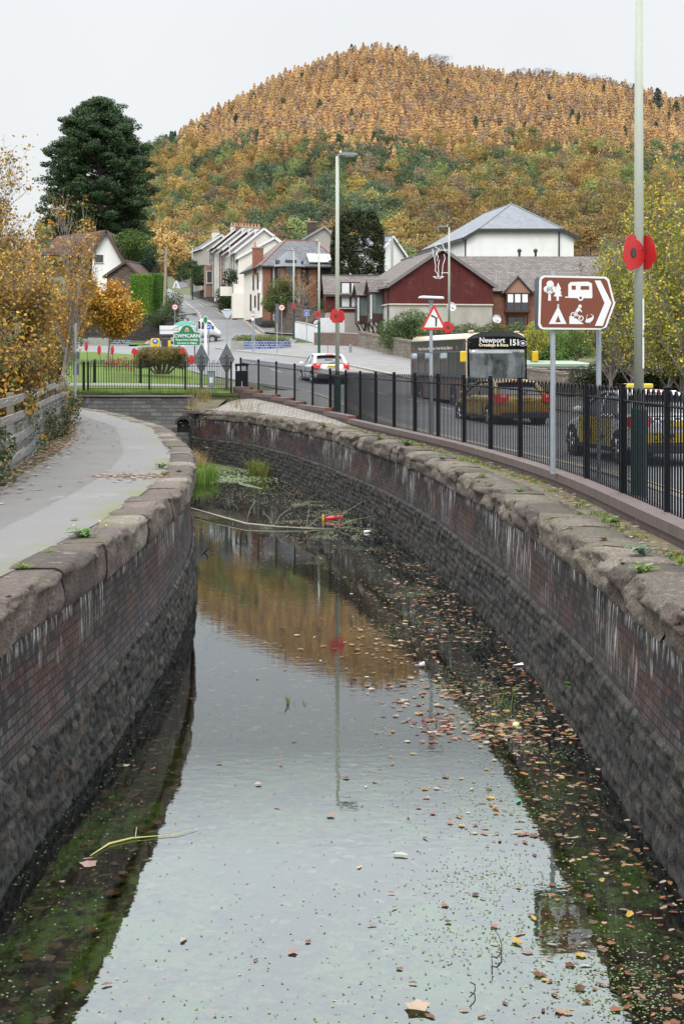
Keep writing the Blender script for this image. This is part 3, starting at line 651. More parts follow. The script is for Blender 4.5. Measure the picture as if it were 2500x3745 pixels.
def wallframe(pts, step):
    p = curve(pts, step); t = np.gradient(p, axis=0); t /= np.hypot(*t.T)[:,None]
    s = np.concatenate([[0], np.cumsum(np.hypot(*np.diff(p, axis=0).T))]); return p, t, s
def canal_wall(pts, side, ztop, zbrick, zrub, name, label, rough_r, pal, mbrick, seed, overhang, depth):
    """side=+1: canal lies to the right of the wall (left bank)"""
    root = thing(name, label, 'canal wall', (pts[2][0], pts[2][1], 0)); ox, oy = pts[2]
    rr = np.random.default_rng(seed)
    # brickwork
    p, t, s = wallframe(pts, .12); nn = np.stack([t[:,1], -t[:,0]], 1)*side      # towards the canal
    nv = 10; v = np.linspace(0, 1, nv); H = zbrick-zrub+.12
    bulge = (fbm(s[:,None]*.35+seed, v[None]*1.1+0*s[:,None], 3)-.5)*.05
    off = .05*v[None] + bulge
    PX_ = p[:,None,0]+nn[:,None,0]*off-ox; PY_ = p[:,None,1]+nn[:,None,1]*off-oy; PZ_ = zbrick - v[None]*H + 0*PX_
    n = len(p); i = (np.arange(n-1)[:,None]*nv+np.arange(nv-1)[None]).ravel(); Fc = np.stack([i, i+1, i+nv+1, i+nv], 1)
    if side < 0: Fc = Fc[:,::-1]
    uv = np.stack([np.repeat(s, nv), np.tile(v*H, n)], 1)
    npmesh('brickwork', np.stack([PX_.ravel(), PY_.ravel(), PZ_.ravel()], 1), Fc, mbrick, parent=root, smooth=True, uv=uv)
    # rubble base: individually bulging stones
    p, t, s = wallframe(pts, .035); nn = np.stack([t[:,1], -t[:,0]], 1)*side
    
    zb = -.5; nv = int((zrub-zb)/.035); hgt = np.linspace(zrub, zb, nv); S_, Hh = np.meshgrid(s, hgt, indexing='ij')
    ww = fbm(S_*1.6, Hh*1.6, 9)*.35
    edge, cid = blocks(S_/.24+ww*.9+seed*10, Hh/.118+ww*1.5+.12*np.sin(S_*1.3), 40+seed)
    rel = np.minimum(edge*2.4, 1)**.5*.028 + (cid-.5)*.028 + (fbm(S_*7, Hh*10, 12)-.5)*.05 + (fbm(S_*24, Hh*34, 14)-.5)*.06
    off = .055 + rel + .05*(zrub-Hh)
    off[:,0] = 0.05
    V = np.stack([p[:,None,0]+nn[:,None,0]*off-ox, p[:,None,1]+nn[:,None,1]*off-oy, Hh], -1).reshape(-1,3)
    n = len(p); i = (np.arange(n-1)[:,None]*nv+np.arange(nv-1)[None]).ravel(); Fc = np.stack([i, i+1, i+nv+1, i+nv], 1)
    if side < 0: Fc = Fc[:,::-1]
    rp = np.array([(.105,.095,.08),(.08,.078,.076),(.14,.12,.095),(.06,.062,.066),(.125,.095,.075),(.12,.115,.10)])*.33
    cc = rp[(cid*5.99).astype(int)]*(.55+.95*hash2(np.floor(cid*9999), np.floor(cid*777), 3))[...,None]
    cc = cc*((.06+.94*np.clip(edge*3-.15,0,1))*(.55+.9*fbm(S_*16, Hh*20, 17)))[...,None]; wet = np.clip((Hh-.0)/.10, 0, 1); cc = cc*(.5+.5*wet)[...,None]
    npmesh('rubble_base', V, Fc, M_rubble, cc.reshape(-1,3), parent=root, smooth=True)
    # coping stones
    sm = curve(pts, .05); t = np.gradient(sm, axis=0); t /= np.hypot(*t.T)[:,None]; nnn = np.stack([t[:,1], -t[:,0]], 1)*side
    s = np.concatenate([[0], np.cumsum(np.hypot(*np.diff(sm, axis=0).T))]); tot = s[-1]
    R = .09 if side > 0 else .15; th = ztop-zbrick
    prof = [(-.02, -th)] + [(0, -th+.02), (0, -th*.75), (0, -th*.55), (-.01, -R*1.05)] + [(-R+R*math.cos(a), -R+R*math.sin(a)) for a in np.linspace(.15, 1.5, 6)] + [(-R-.08, .0), (-R-.2, .0), (-depth, -.01), (-depth, -.06)]
    prof = np.array(prof); d0 = 0.; Vs = []; Fs = []; Cs = []; base = 0
    while d0 < tot-.3:
        ln = rr.uniform(.4, 1.3); d1 = min(d0+ln, tot); near_ = sm[min(int(d0/tot*len(sm)), len(sm)-1), 1] < 26
        du = .045 if near_ else .14; m = max(4, int((d1-d0)/du)); u = np.linspace(d0+.006, d1-.006, m)
        cx = np.interp(u, s, sm[:,0]); cy = np.interp(u, s, sm[:,1]); nx = np.interp(u, s, nnn[:,0]); ny = np.interp(u, s, nnn[:,1])
        col = np.array(pal[rr.integers(len(pal))])*rr.uniform(.4, .72); dz = rr.normal()*.006; do = rr.normal()*.012; er = rough_r*rr.uniform(.5, 1.5)
        e = np.minimum(u-d0, d1-u); pin = np.exp(-e/.02)*.02
        k = len(prof); A = np.zeros((m, k, 3))
        for q in range(k):
            a, b = prof[q]; wgt = 1 if 0 < q < k-3 else .15
            nz = np.array([mnoise.noise(Vector((uu*2.1, q*.28, seed)))*1.0 + .5*mnoise.noise(Vector((uu*5.5, q*.7, seed+9))) + .3*mnoise.noise(Vector((uu*13, q*1.3, seed+5))) for uu in u])
            o_ = overhang + do + a + nz*er*wgt - (pin if q < k-2 else 0); zz = ztop + b + dz + nz*er*.25*(1 if q > 4 else 0) - (pin*.7 if 5 < q else 0)
            if q == 0: zz = zz*0 + zbrick - .012
            A[:,q,0] = cx+nx*o_-ox; A[:,q,1] = cy+ny*o_-oy; A[:,q,2] = zz
        Vs.append(A.reshape(-1,3)); i = (np.arange(m-1)[:,None]*k+np.arange(k-1)[None]).ravel(); f = np.stack([i, i+k, i+k+1, i+1], 1)
        if side < 0: f = f[:,::-1]
        Fs.append(f+base)
        # end faces
        Cs.append(np.repeat(col[None], m*k, 0)); base += m*k
        for e_ in (0, m-1):
            ring = A[e_]; c0 = ring.mean(0); vv = np.vstack([ring, c0]); q_ = np.arange(k-1); ff = np.stack([q_, q_+1, np.full(k-1, k), np.full(k-1, k)], 1)
            Vs.append(vv); Cs.append(np.repeat(col[None]*.6, k+1, 0)); Fs.append(ff+base); base += k+1
        d0 = d1
    Fq = np.concatenate(Fs); V = np.concatenate(Vs); Cc = np.concatenate(Cs)
    mb = bpy.data.meshes.new('coping_stones'); mb.from_pydata(V.tolist(), [], [list(dict.fromkeys(f)) for f in Fq.tolist()])
    ca = mb.color_attributes.new('Col', 'FLOAT_COLOR', 'POINT'); c4 = np.ones((len(V),4), np.float32); c4[:,:3] = Cc; ca.data.foreach_set('color', c4.ravel())
    mb.polygons.foreach_set('use_smooth', [True]*len(mb.polygons)); mb.materials.append(M_coping)
    o = bpy.data.objects.new('coping_stones', mb); C.objects.link(o); o.parent = root
    # dark bed joint below the coping and the solid behind it
    p = curve(pts, .5); t = np.gradient(p, axis=0); t /= np.hypot(*t.T)[:,None]; nn = np.stack([t[:,1], -t[:,0]], 1)*side; j = MB()
    for i in range(len(p)-1):
        a0 = p[i]-nn[i]*.012; a1 = p[i+1]-nn[i+1]*.012; b0 = p[i]-nn[i]*(depth-.06); b1 = p[i+1]-nn[i+1]*(depth-.06)
        for z0, z1 in ((zbrick-.03, ztop-.06),):
            j.add([(a0[0]-ox,a0[1]-oy,z0),(a1[0]-ox,a1[1]-oy,z0),(b1[0]-ox,b1[1]-oy,z0),(b0[0]-ox,b0[1]-oy,z0),(a0[0]-ox,a0[1]-oy,z1),(a1[0]-ox,a1[1]-oy,z1),(b1[0]-ox,b1[1]-oy,z1),(b0[0]-ox,b0[1]-oy,z1)],
                  [(0,1,5,4),(2,3,7,6),(4,5,6,7)])
    j.build('mortar_bed', mat('dark_joint', (.03,.028,.025), .95), root)
    return root
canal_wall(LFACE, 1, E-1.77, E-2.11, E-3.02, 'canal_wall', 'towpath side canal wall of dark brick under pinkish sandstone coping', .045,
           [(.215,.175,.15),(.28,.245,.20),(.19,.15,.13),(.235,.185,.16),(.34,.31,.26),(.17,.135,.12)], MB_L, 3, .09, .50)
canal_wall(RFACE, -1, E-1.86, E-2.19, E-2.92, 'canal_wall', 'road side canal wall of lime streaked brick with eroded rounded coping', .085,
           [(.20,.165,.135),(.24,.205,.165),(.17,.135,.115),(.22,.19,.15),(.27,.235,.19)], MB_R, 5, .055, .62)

# end wall of coursed stone across the head of the canal
n = NB('coursed_stone'); uv = n.src(True); br = n.brick(uv, .42, .15, .012, smooth=.3); vz = n.N.new('ShaderNodeTexVoronoi')
rnd = n.sep(br.outputs['Color'])[0]; c = n.ramp(n.math('ADD', n.math('MULTIPLY', rnd, .6), n.math('MULTIPLY', n.noise(n.map(uv, (3,8,1)), 1, 2), .4)), [(.2,(.045,.045,.044)),(.8,(.11,.107,.10)),(.5,(.075,.075,.072))])
c = n.mix(n.mr(n.noise(uv, 1.2, 7, .7), .5, .7, 0, .7), c, (.055,.055,.055)); c = n.mix(n.mr(br.outputs['Fac'], .3, 1), c, (.05,.05,.048))
c = n.mix(n.math('MULTIPLY', n.mr(n.noise(n.map(uv, (5,1.4,1)), 1, 5, .7), .6, .68), .6), c, (.25,.25,.24))
M_coursed = n.done(c, .85, n.bump(n.math('ADD', n.math('MULTIPLY', br.outputs['Fac'], -1.2), n.noise(uv, 14, 6, .7)), 1, .03))
def uvwall(name, p0, p1, z0, z1, m, parent=None, th=.35, nx=30):
    """straight wall slab from p0 to p1 with uv in metres; z1 may be a function of the fraction"""
    p0 = np.array(p0, float); p1 = np.array(p1, float); d = p1-p0; L_ = np.hypot(*d); d /= L_; nb = np.array([-d[1], d[0]])
    t = np.linspace(0, 1, nx+1); V = []; UV = []; Fs = []
    zt = [z1(q) if callable(z1) else z1 for q in t]; zb = [z0(q) if callable(z0) else z0 for q in t]
    for row, (off, which) in enumerate(((0,0),(0,1),(th,1),(th,0))):
        for i, q in enumerate(t):
            b = p0 + d*L_*q + nb*off; z = zt[i] if which else zb[i]; V.append((b[0], b[1], z)); UV.append((q*L_, z + (off if which else -off)*1.0))
    k = nx+1
    for row in range(3):
        for i in range(nx): Fs.append((row*k+i, row*k+i+1, (row+1)*k+i+1, (row+1)*k+i))
    Fs.append((0, k, 2*k, 3*k)); Fs.append((nx, 3*k+nx, 2*k+nx, k+nx))
    return npmesh(name, V, Fs, m, parent=parent, uv=UV)
ew = thing('end_wall', 'grey coursed stone wall closing the far end of the canal', 'wall', (0,0,0))
uvwall('wall', (-11.5,55.3), (-5.75,54.5), -.4, E-1.40, M_coursed, ew, .4)
cp = MB(); cp.cbox((-11.5-5.75)/2, 55.08, E-1.375, 5.85, .5, .05, math.atan2(-.8, 5.75)); cp.build('cap', mat('dark_cap', (.11,.11,.10), .9, 0, .3, 5, .4), ew)
# culvert mouth and stone slab over it
cv = thing('culvert', 'dark arched culvert mouth under a stone slab at the canal head', 'culvert', (X_(672,53.7), 53.7, E-2.42))
a = MB(); arc = [(math.cos(t_)*.42, math.sin(t_)*.38) for t_ in np.linspace(0, math.pi, 12)]
outer = [(math.cos(t_)*.58, math.sin(t_)*.52) for t_ in np.linspace(math.pi, 0, 12)]
a.prism(arc+outer, (0,.1,0), (1,0,0), (0,0,1), .35); cv.scale = (.55,.7,.6); a.build('arch', mat('arch_stone', (.025,.023,.02), .9, 0, .3, 8, .5), cv)
MB().prism([(.45,-.5)]+[(x_*1.05,z_*1.05) for x_,z_ in arc]+[(-.45,-.5)], (0,.02,0), (1,0,0), (0,0,1), .03).build('opening_shade', mat('void_shade', (.004,.004,.004), 1), cv)  # flat black plate, the shade inside the culvert put into its colour
MB().cbox(.35,.0,.80,1.7,.6,.16,.02,.05).build('slab', mat('slab_stone', (.06,.05,.04), .9, 0, .3, 6, .6), cv)

# sloping cobbled apron between the coping and the brick plinth
n = NB('sett_paving'); uv = n.src(); br = n.brick(n.map(uv, (1,1,1)), .30, .16, .015); rnd = n.sep(br.outputs['Color'])[0]
c = n.mix(rnd, (.17,.155,.145), (.25,.23,.215)); c = n.mix(n.mr(n.noise(uv, 1, 7, .7), .45, .7, 0, .7), c, (.12,.11,.09)); c = n.mix(br.outputs['Fac'], c, (.07,.075,.035))
M_sett = n.done(c, .9, n.bump(n.math('MULTIPLY', br.outputs['Fac'], -1), .7, .02))
ysr = np.concatenate([np.arange(2, 54.1, .5)])
bkr = xat(RFACE, ysr) + .5; plf = xat(FENCE, ysr) - .22
def zap(x, y):
    L0 = xat(RFACE, np.clip(y.ravel(), 2, 54.2)).reshape(y.shape)+.5; R0_ = xat(FENCE, np.clip(y.ravel(), 4, 56)).reshape(y.shape)-.2
    t = np.clip((x-L0)/np.maximum(R0_-L0, .05), 0, 1.1); rise = np.interp(y, [2,38,42,46,50,54,56], [-.02,.0,.06,.2,.36,.5,.55])
    return ZC_R - .05 + t*rise + .03*fbm(x*3, y*3, 8)
M_dirt = ground_mat('mossy_strip', [(.32,(.10,.09,.05)),(.68,(.17,.18,.05)),(.5,(.19,.165,.12))], 2.2, .7, 40)
k1 = ysr <= 41
apr1 = sheet('bank_strip', np.stack([bkr, ysr], 1)[k1], np.stack([plf, ysr], 1)[k1], zap, M_dirt, 6)
k2 = ysr >= 41
Rr = np.stack([plf, ysr], 1)[k2]; Rr[-1] = (-4.6, 56.6)
apr2 = sheet('cobbled_apron', np.stack([bkr, ysr], 1)[k2], Rr, zap, M_sett, 10)
sheet('ground', np.array([(-6.0,54.3),(-6.0,55.5)]), np.array([(-4.9,53.7),(-4.4,55.6)]), lambda x, y: E-1.93+.5*np.clip((y-54)/1.4, 0, 1), M_dirt, 4)

# ---- brick plinth with stepped far end
n = NB('plinth_brick'); uv = n.src(True); br = n.brick(uv, .225, .078, .008); rnd = n.sep(br.outputs['Color'])[0]
c = n.mix(rnd, (.046,.030,.027), (.072,.048,.044)); c = n.mix(n.mr(n.noise(uv, .8, 5), .4, .7, 0, .5), c, (.055,.038,.035)); c = n.mix(n.math('MULTIPLY', br.outputs['Fac'], .85), c, (.03,.024,.02))
c = n.mix(n.math('MULTIPLY', n.mr(n.noise(n.map(uv, (6,1.2,1)), 1, 4, .7), .66, .70), .8), c, (.3,.29,.27))
M_plinth = n.done(c, .8, n.bump(n.math('MULTIPLY', br.outputs['Fac'], -1), .6, .01))
n = NB('plinth_top'); uv = n.src(True); br = n.brick(uv, .078, .5, .006, off=0); rnd = n.sep(br.outputs['Color'])[0]
c = n.mix(rnd, (.075,.055,.053), (.105,.08,.077)); c = n.mix(n.math('MULTIPLY', br.outputs['Fac'], .7), c, (.10,.08,.075)); M_ptop = n.done(c, .6, n.bump(n.math('MULTIPLY', br.outputs['Fac'], -1), .4, .005))
pl = thing('brick_plinth', 'low purplish brick wall below the black railing, stepped at its far end', 'wall', (0,0,0))
fc = curve(FENCE, .1); tt = np.gradient(fc, axis=0); tt /= np.hypot(*tt.T)[:,None]; nl = np.stack([-tt[:,1], tt[:,0]], 1)   # towards the canal (left)
if nl[10,0] > 0: nl = -nl
STEPS = [(0,1.70),(41.5,1.61),(45,1.50),(48.6,1.41),(50,1.32),(51.6,1.24),(53.8,1.13),(54.9,1.03),(56.1,1.03)]
fs_ = np.concatenate([[0], np.cumsum(np.hypot(*np.diff(fc, axis=0).T))])
V1=[];F1=[];U1=[];V2=[];F2=[];U2=[]
def q4(V, F, U, pts, uvs): b = len(V); V += pts; U += uvs; F.append((b,b+1,b+2,b+3))
ends = [y for y, z in STEPS[1:]]
for i in range(len(fc)-1):
    ym = (fc[i,1]+fc[i+1,1])/2; zt = E-1.03
    for y_, z_ in STEPS:
        if ym >= y_: zt = E-z_
    A0 = fc[i]+nl[i]*.24; A1 = fc[i+1]+nl[i+1]*.24; B0 = fc[i]-nl[i]*.10; B1 = fc[i+1]-nl[i+1]*.10; zb = E-2.15
    q4(V1,F1,U1,[(A0[0],A0[1],zb),(A1[0],A1[1],zb),(A1[0],A1[1],zt-.115),(A0[0],A0[1],zt-.115)],[(fs_[i],zb),(fs_[i+1],zb),(fs_[i+1],zt-.115),(fs_[i],zt-.115)])
    q4(V1,F1,U1,[(B1[0],B1[1],zb),(B0[0],B0[1],zb),(B0[0],B0[1],zt-.115),(B1[0],B1[1],zt-.115)],[(fs_[i+1],zb),(fs_[i],zb),(fs_[i],zt-.115),(fs_[i+1],zt-.115)])
    A0 = A0+nl[i]*.012; A1 = A1+nl[i+1]*.012; B0 = B0-nl[i]*.012; B1 = B1-nl[i+1]*.012
    q4(V2,F2,U2,[(A0[0],A0[1],zt-.118),(A1[0],A1[1],zt-.118),(A1[0],A1[1],zt),(A0[0],A0[1],zt)],[(fs_[i],0),(fs_[i+1],0),(fs_[i+1],.118),(fs_[i],.118)])
    q4(V2,F2,U2,[(A0[0],A0[1],zt),(A1[0],A1[1],zt),(B1[0],B1[1],zt),(B0[0],B0[1],zt)],[(fs_[i],.118),(fs_[i+1],.118),(fs_[i+1],.48),(fs_[i],.48)])
    q4(V2,F2,U2,[(B1[0],B1[1],zt-.118),(B0[0],B0[1],zt-.118),(B0[0],B0[1],zt),(B1[0],B1[1],zt)],[(fs_[i+1],.48),(fs_[i],.48),(fs_[i],.49),(fs_[i+1],.49)])
npmesh('brickwork', V1, F1, M_plinth, parent=pl, uv=U1); npmesh('coping', V2, F2, M_ptop, parent=pl, uv=U2)
cp = MB()
for (y_, z_), (y0, z0) in zip(STEPS[1:-1], STEPS[:-2]):
    i = int(np.argmin(abs(fc[:,1]-y_))); rz = math.atan2(tt[i,1], tt[i,0]); c_ = fc[i]+nl[i]*.07
    MB().cbox(c_[0]-tt[i,0]*.05, c_[1]-tt[i,1]*.05, E-z_-.06, .105, .37, .118, rz).build('step_end', mat('orange_brick_end', (.14,.05,.032), .8, 0, .2, 10), pl)
e0 = fc[-1]; MB().cbox(e0[0]+nl[-1][0]*.07, e0[1]+nl[-1][1]*.07+.06, E-1.6, .40, .12, 1.12, math.atan2(tt[-1,1], tt[-1,0])+math.pi/2).build('end_pier', M_plinth, pl)

# ---- black bow-topped railing on the plinth
M_black = mat('black_paint', (.004,.005,.008), .6, 0, .3, 5, spec=.15)
rail = thing('railing', 'black bow topped steel railing along the road side brick plinth', 'railing', (0,0,0), 0)
def ztop_f(y): return E + np.interp(y, [0,44,56], [-.345,-.34,.07])
def zbot_f(y): return E + np.interp(y, [0,40,48,56], [-1.80,-1.80,-1.62,-1.35])
posts = []; d0 = 2.2
fr = fc[::-1]  # far to near not needed
L_tot = fs_[-1]; npan = 23; pd = np.linspace(0.6, L_tot-.05, npan+1)
def fpos(d): return np.array([np.interp(d, fs_, fc[:,0]), np.interp(d, fs_, fc[:,1])])
for a in pd:
    c_ = fpos(a); i = int(np.argmin(abs(fs_-a))); rz = math.atan2(tt[i,1], tt[i,0]); zt = float(ztop_f(c_[1]))+.03; zb = float(zbot_f(c_[1]))-.1
    mb = MB().cbox(0,0,(zb+zt)/2,.065,.065,zt-zb); mb.cbox(0,0,zt+.006,.085,.085,.012)
    o = mb.build('post', M_black, rail, bevel=.004); o.location = (c_[0], c_[1], 0); o.rotation_euler = (0,0,rz)
def bows(mb, P0, P1, zt0, zt1, zb0, zb1, n, r, h=.075, sides=6):
    """n hoops between P0 and P1, then the rails"""
    P0 = Vector((*P0, 0)); P1 = Vector((*P1, 0)); d = P1-P0; L_ = d.length; d.normalize(); sp = L_/n
    for k in range(n):
        f = (k+.5)/n; c_ = P0+d*L_*f; zt = zt0+(zt1-zt0)*f; zb = zb0+(zb1-zb0)*f; hw = sp*.25; pts = [c_-d*hw+Vector((0,0,zb))]
        pts += [c_ + d*(-math.cos(a)*hw) + Vector((0,0,zt-hw*1.3+math.sin(a)*hw*1.3)) for a in np.linspace(0, math.pi, 6)]; pts += [c_+d*hw+Vector((0,0,zb))]
        mb.tube(pts, r, sides, cap=False)
    for z0, z1 in ((zt0-.17, zt1-.17), (zb0+.09, zb1+.09)):
        mb.tube([P0+Vector((0,0,z0)), P1+Vector((0,0,z1))], r*1.25, 6)
for k in range(npan):
    a, b = pd[k]+.03, pd[k+1]-.03; A = fpos(a); B = fpos(b); mb = MB()
    bows(mb, A, B, float(ztop_f(A[1])), float(ztop_f(B[1])), float(zbot_f(A[1])), float(zbot_f(B[1])), 9, .0122)
    mb.build('panel', M_black, rail, smooth=True)
# ---- low bow-topped railing along the lawn
rail2 = thing('railing', 'low green black bow topped railing in front of the grass at the canal head', 'railing', (0,0,0))
M_grn = mat('dark_green_paint', (.004,.009,.008), .6, 0, .3, 5, spec=.15)
lawn_pts = [(-9.95,55.8),(-7.55,55.8),(-6.15,55.9),(-4.35,55.9)]
def zl_(px_y): return E-1.27
for (x, y) in lawn_pts:
    MB().cbox(x, y, E-.68, .07, .07, 1.26).build('post', M_grn, rail2)
MB().cbox(-10.12, 55.8, E-.70, .09, .09, 1.3).build('post', M_grn, rail2)
for (a, b) in zip(lawn_pts[:-1], lawn_pts[1:]):
    n_ = int((b[0]-a[0])/.2); mb = MB(); bows(mb, (a[0]+.04,a[1]), (b[0]-.04,b[1]), E-.06, E-.06, E-1.20, E-1.20, n_, .009); mb.build('panel', M_grn, rail2, smooth=True)
rail3 = thing('railing', 'second dark railing further back on the lawn behind the first one', 'railing', (0,0,0))
for (x0, y0, x1, y1) in ((-12.8,59.6,-10.4,59.9),(-10.4,59.9,-8.5,60.1),(-8.5,60.1,-4.9,60.4)):
    mb = MB(); bows(mb, (x0,y0), (x1,y1), E+.02, E+.02, E-1.1, E-1.1, int((x1-x0)/.2), .008); mb.build('panel', M_grn, rail3, smooth=True)
    MB().cbox(x1, y1, E-.55, .07, .07, 1.2).build('post', M_grn, rail3)
    
# ---------------------------------------------------------------- water, bed, floating things
yw = np.arange(1, 60.1, .4); lw = xat(LFACE, np.clip(yw, 2, 55)) - .12; rw = xat(RFACE, np.clip(yw, 2, 54.2)) + .12
n = NB('canal_bed'); o = n.src(); wv = n.noise(n.map(o, (1,.7,1)), 1.6, 9, .75, .6); fine = n.noise(o, 14, 7, .8, .4); big = n.noise(o, .5, 3)
c = n.ramp(fine, [(.3,(.014,.009,.006)),(.72,(.09,.045,.022)),(.5,(.035,.020,.012))])
weedm = n.math('MULTIPLY', n.math('MULTIPLY', n.mr(n.sep(o)[1], 17, 11.5), n.mr(n.math('ADD', n.math('MULTIPLY', wv, .6), n.math('MULTIPLY', fine, .4)), .47, .54)), n.mr(big, .36, .46, .25, 1))
c = n.mix(weedm, c, n.mix(fine, (.04,.09,.008), (.14,.235,.035)))
M_bed = n.done(c, .9, n.bump(fine, .8, .05))
bed = sheet('canal_bed', np.stack([lw-1.6, yw], 1), np.stack([rw+1.6, yw], 1), lambda x, y: -.16 - .14*fbm(x*1.2, y*1.2, 2) - .7*np.clip((y-13)/8, 0, 1), M_bed, 24)
m, t_, b_ = nodes('water'); N = t_.nodes; L = t_.links
N.remove(b_); fr_ = N.new('ShaderNodeFresnel'); fr_.inputs['IOR'].default_value = 1.74
gl = N.new('ShaderNodeBsdfGlossy'); gl.inputs['Roughness'].default_value = .015; gl.inputs['Color'].default_value = (.90,.97,1,1)
tr = N.new('ShaderNodeBsdfTransparent'); tr.inputs[0].default_value = (.84,.86,.76,1)
mx = N.new('ShaderNodeMixShader'); tcn = N.new('ShaderNodeTexCoord')
def nz_(sc, det, st):
    mp = N.new('ShaderNodeMapping'); mp.inputs['Scale'].default_value = st; L.new(tcn.outputs['Object'], mp.inputs[0])
    a = N.new('ShaderNodeTexNoise'); a.inputs['Scale'].default_value = sc; a.inputs['Detail'].default_value = det; L.new(mp.outputs[0], a.inputs['Vector']); return a.outputs['Fac']
h1 = nz_(5.5, 3, (1,1.6,1)); h2 = nz_(.7, 2, (1,1,1)); msk = N.new('ShaderNodeMapRange'); msk.inputs['From Min'].default_value = .35; msk.inputs['From Max'].default_value = .65; msk.inputs['To Min'].default_value = .25
L.new(h2, msk.inputs['Value']); ml = N.new('ShaderNodeMath'); ml.operation = 'MULTIPLY'; L.new(h1, ml.inputs[0]); L.new(msk.outputs[0], ml.inputs[1])
bp = N.new('ShaderNodeBump'); bp.inputs['Strength'].default_value = .08; bp.inputs['Distance'].default_value = .012; L.new(ml.outputs[0], bp.inputs['Height'])
L.new(bp.outputs[0], fr_.inputs['Normal']); L.new(bp.outputs[0], gl.inputs['Normal'])
L.new(fr_.outputs[0], mx.inputs[0]); L.new(tr.outputs[0], mx.inputs[1]); L.new(gl.outputs[0], mx.inputs[2]); L.new(mx.outputs[0], N['Material Output'].inputs[0])
water = sheet('water', np.stack([lw, yw], 1), np.stack([rw, yw], 1), lambda x, y: x*0, m, 4)

def leaf_poly(r_, kind):
    if kind == 0:    # sycamore / maple outline
        an = np.linspace(0, 2*math.pi, 21)[:-1]; rad = [1 if i % 4 == 0 else (.72 if i % 2 == 0 else .80) for i in range(20)]
        return [(math.cos(a)*rad[i], math.sin(a)*rad[i]*.95) for i, a in enumerate(an)]
    return [(math.cos(a)*(1), math.sin(a)*(.42+.1*math.sin(3*a))) for a in np.linspace(0, 2*math.pi, 9)[:-1]]
lr = np.random.default_rng(77)
LC = np.array([(.42,.27,.20),(.33,.13,.06),(.50,.36,.28),(.24,.09,.05),(.48,.30,.08),(.28,.17,.11),(.56,.46,.36),(.40,.16,.07),(.17,.07,.04)])
def add_leaf(mb, x, y, z, s, kind, col):
    a = lr.random()*6.28; pts = leaf_poly(lr, kind); tl = lr.normal()*.12; vs = []
    for (u, v) in pts:
        vs.append((x + s*(u*math.cos(a)-v*math.sin(a)), y + s*(u*math.sin(a)+v*math.cos(a)), z + abs(tl)*s*(u+1)*.3 + .15*s*abs(v)))
    vs.append((x, y, z)); k = len(pts); mb.add(vs, [(i, (i+1) % k, k) for i in range(k)], tuple(col))
M_dl = foliage('dead_leaf', .15, .6)
def edge_r(y): return float(np.interp(y, yre, xre))
_c = curve(RFACE, .2); _i = np.argsort(_c[:,1]); yre, xre = _c[_i,1], _c[_i,0]; _c = curve(LFACE, .2); _i = np.argsort(_c[:,1]); yle, xle = _c[_i,1], _c[_i,0]
def edge_l(y): return float(np.interp(y, yle, xle))
# sunken leaves on the bed
mb = MB()
for i in range(1300):
    y = 7.5+lr.random()**1.3*11; a, b = edge_l(y)+.1, edge_r(y)-.1; u = lr.random(); u = 1-(1-u)**.6 if lr.random() < .5 else u
    add_leaf(mb, a+(b-a)*u, y, -.13-.08*lr.random(), .035+.03*lr.random(), int(lr.random() < .6), LC[lr.integers(9)]*.3)
stuff(mb.build('sunken_leaves', M_dl), 'brown sunken leaves lying under the water on the canal bed', 'leaf litter')
# drifted leaf mat on the right side
mb = MB()
for i in range(2700):
    y = 7.6+lr.random()**1.1*36; b = edge_r(y)-.08; wd = np.interp(y, [7,12,16,22,30,44], [1.5,1.35,1.25,1.5,1.8,2.2]); x = b - abs(lr.normal())*wd*.62 - .02
    if vnoise(np.array([x*2.2+5]), np.array([y*1.4]), 61)[0] < .42 and lr.random() < .85: continue
    if x < edge_l(y)+.15: continue
    add_leaf(mb, x, y, .006, .016+.028*lr.random(), int(lr.random() < .6), LC[lr.integers(9)]*(.3+.45*lr.random()))
for (cx, cy, n_, sx_, sy_) in ((1.55,14.6,170,.42,.38),(1.1,15.8,80,.4,.7),(.9,19.2,90,.6,.8),(1.5,22.5,60,.4,1.0)):
    for i in range(n_): 
        x = min(cx+lr.normal()*sx_, edge_r(cy)-.1); add_leaf(mb, x, cy+lr.normal()*sy_, .008, .025+.03*lr.random(), int(lr.random() < .5), LC[lr.integers(9)]*.55)
stuff(mb.build('leaf_mat', M_dl), 'dense drift of brown and orange leaves floating along the right wall', 'leaf litter')
# individually floating leaves in the near water
for i in range(42):
    y = 7.9+lr.random()**1.4*11; a, b = edge_l(y)+.15, edge_r(y)-.15; x = a+(b-a)*lr.random()
    k = int(lr.random() < .5); s_ = .022+.024*lr.random(); mb = MB(); ci = int(lr.integers(9)); add_leaf(mb, 0, 0, 0, s_, k, LC[ci]*.5)
    o = mb.build('floating_leaf', M_dl); o.location = (x, y, .01)
    tag(o, ('five pointed ' if k == 0 else 'narrow oval ') + ('pale' if ci in (2,6) else 'yellow' if ci == 4 else 'dark brown' if ci in (3,8,5) else 'orange brown') + ' leaf floating '+('left of' if x < -.5 else 'right of' if x > .6 else 'in')+' the middle, '+('bottom' if y < 9.6 else 'lower' if y < 12 else 'mid')+' water', 'leaf', 'single leaves floating on the near water')
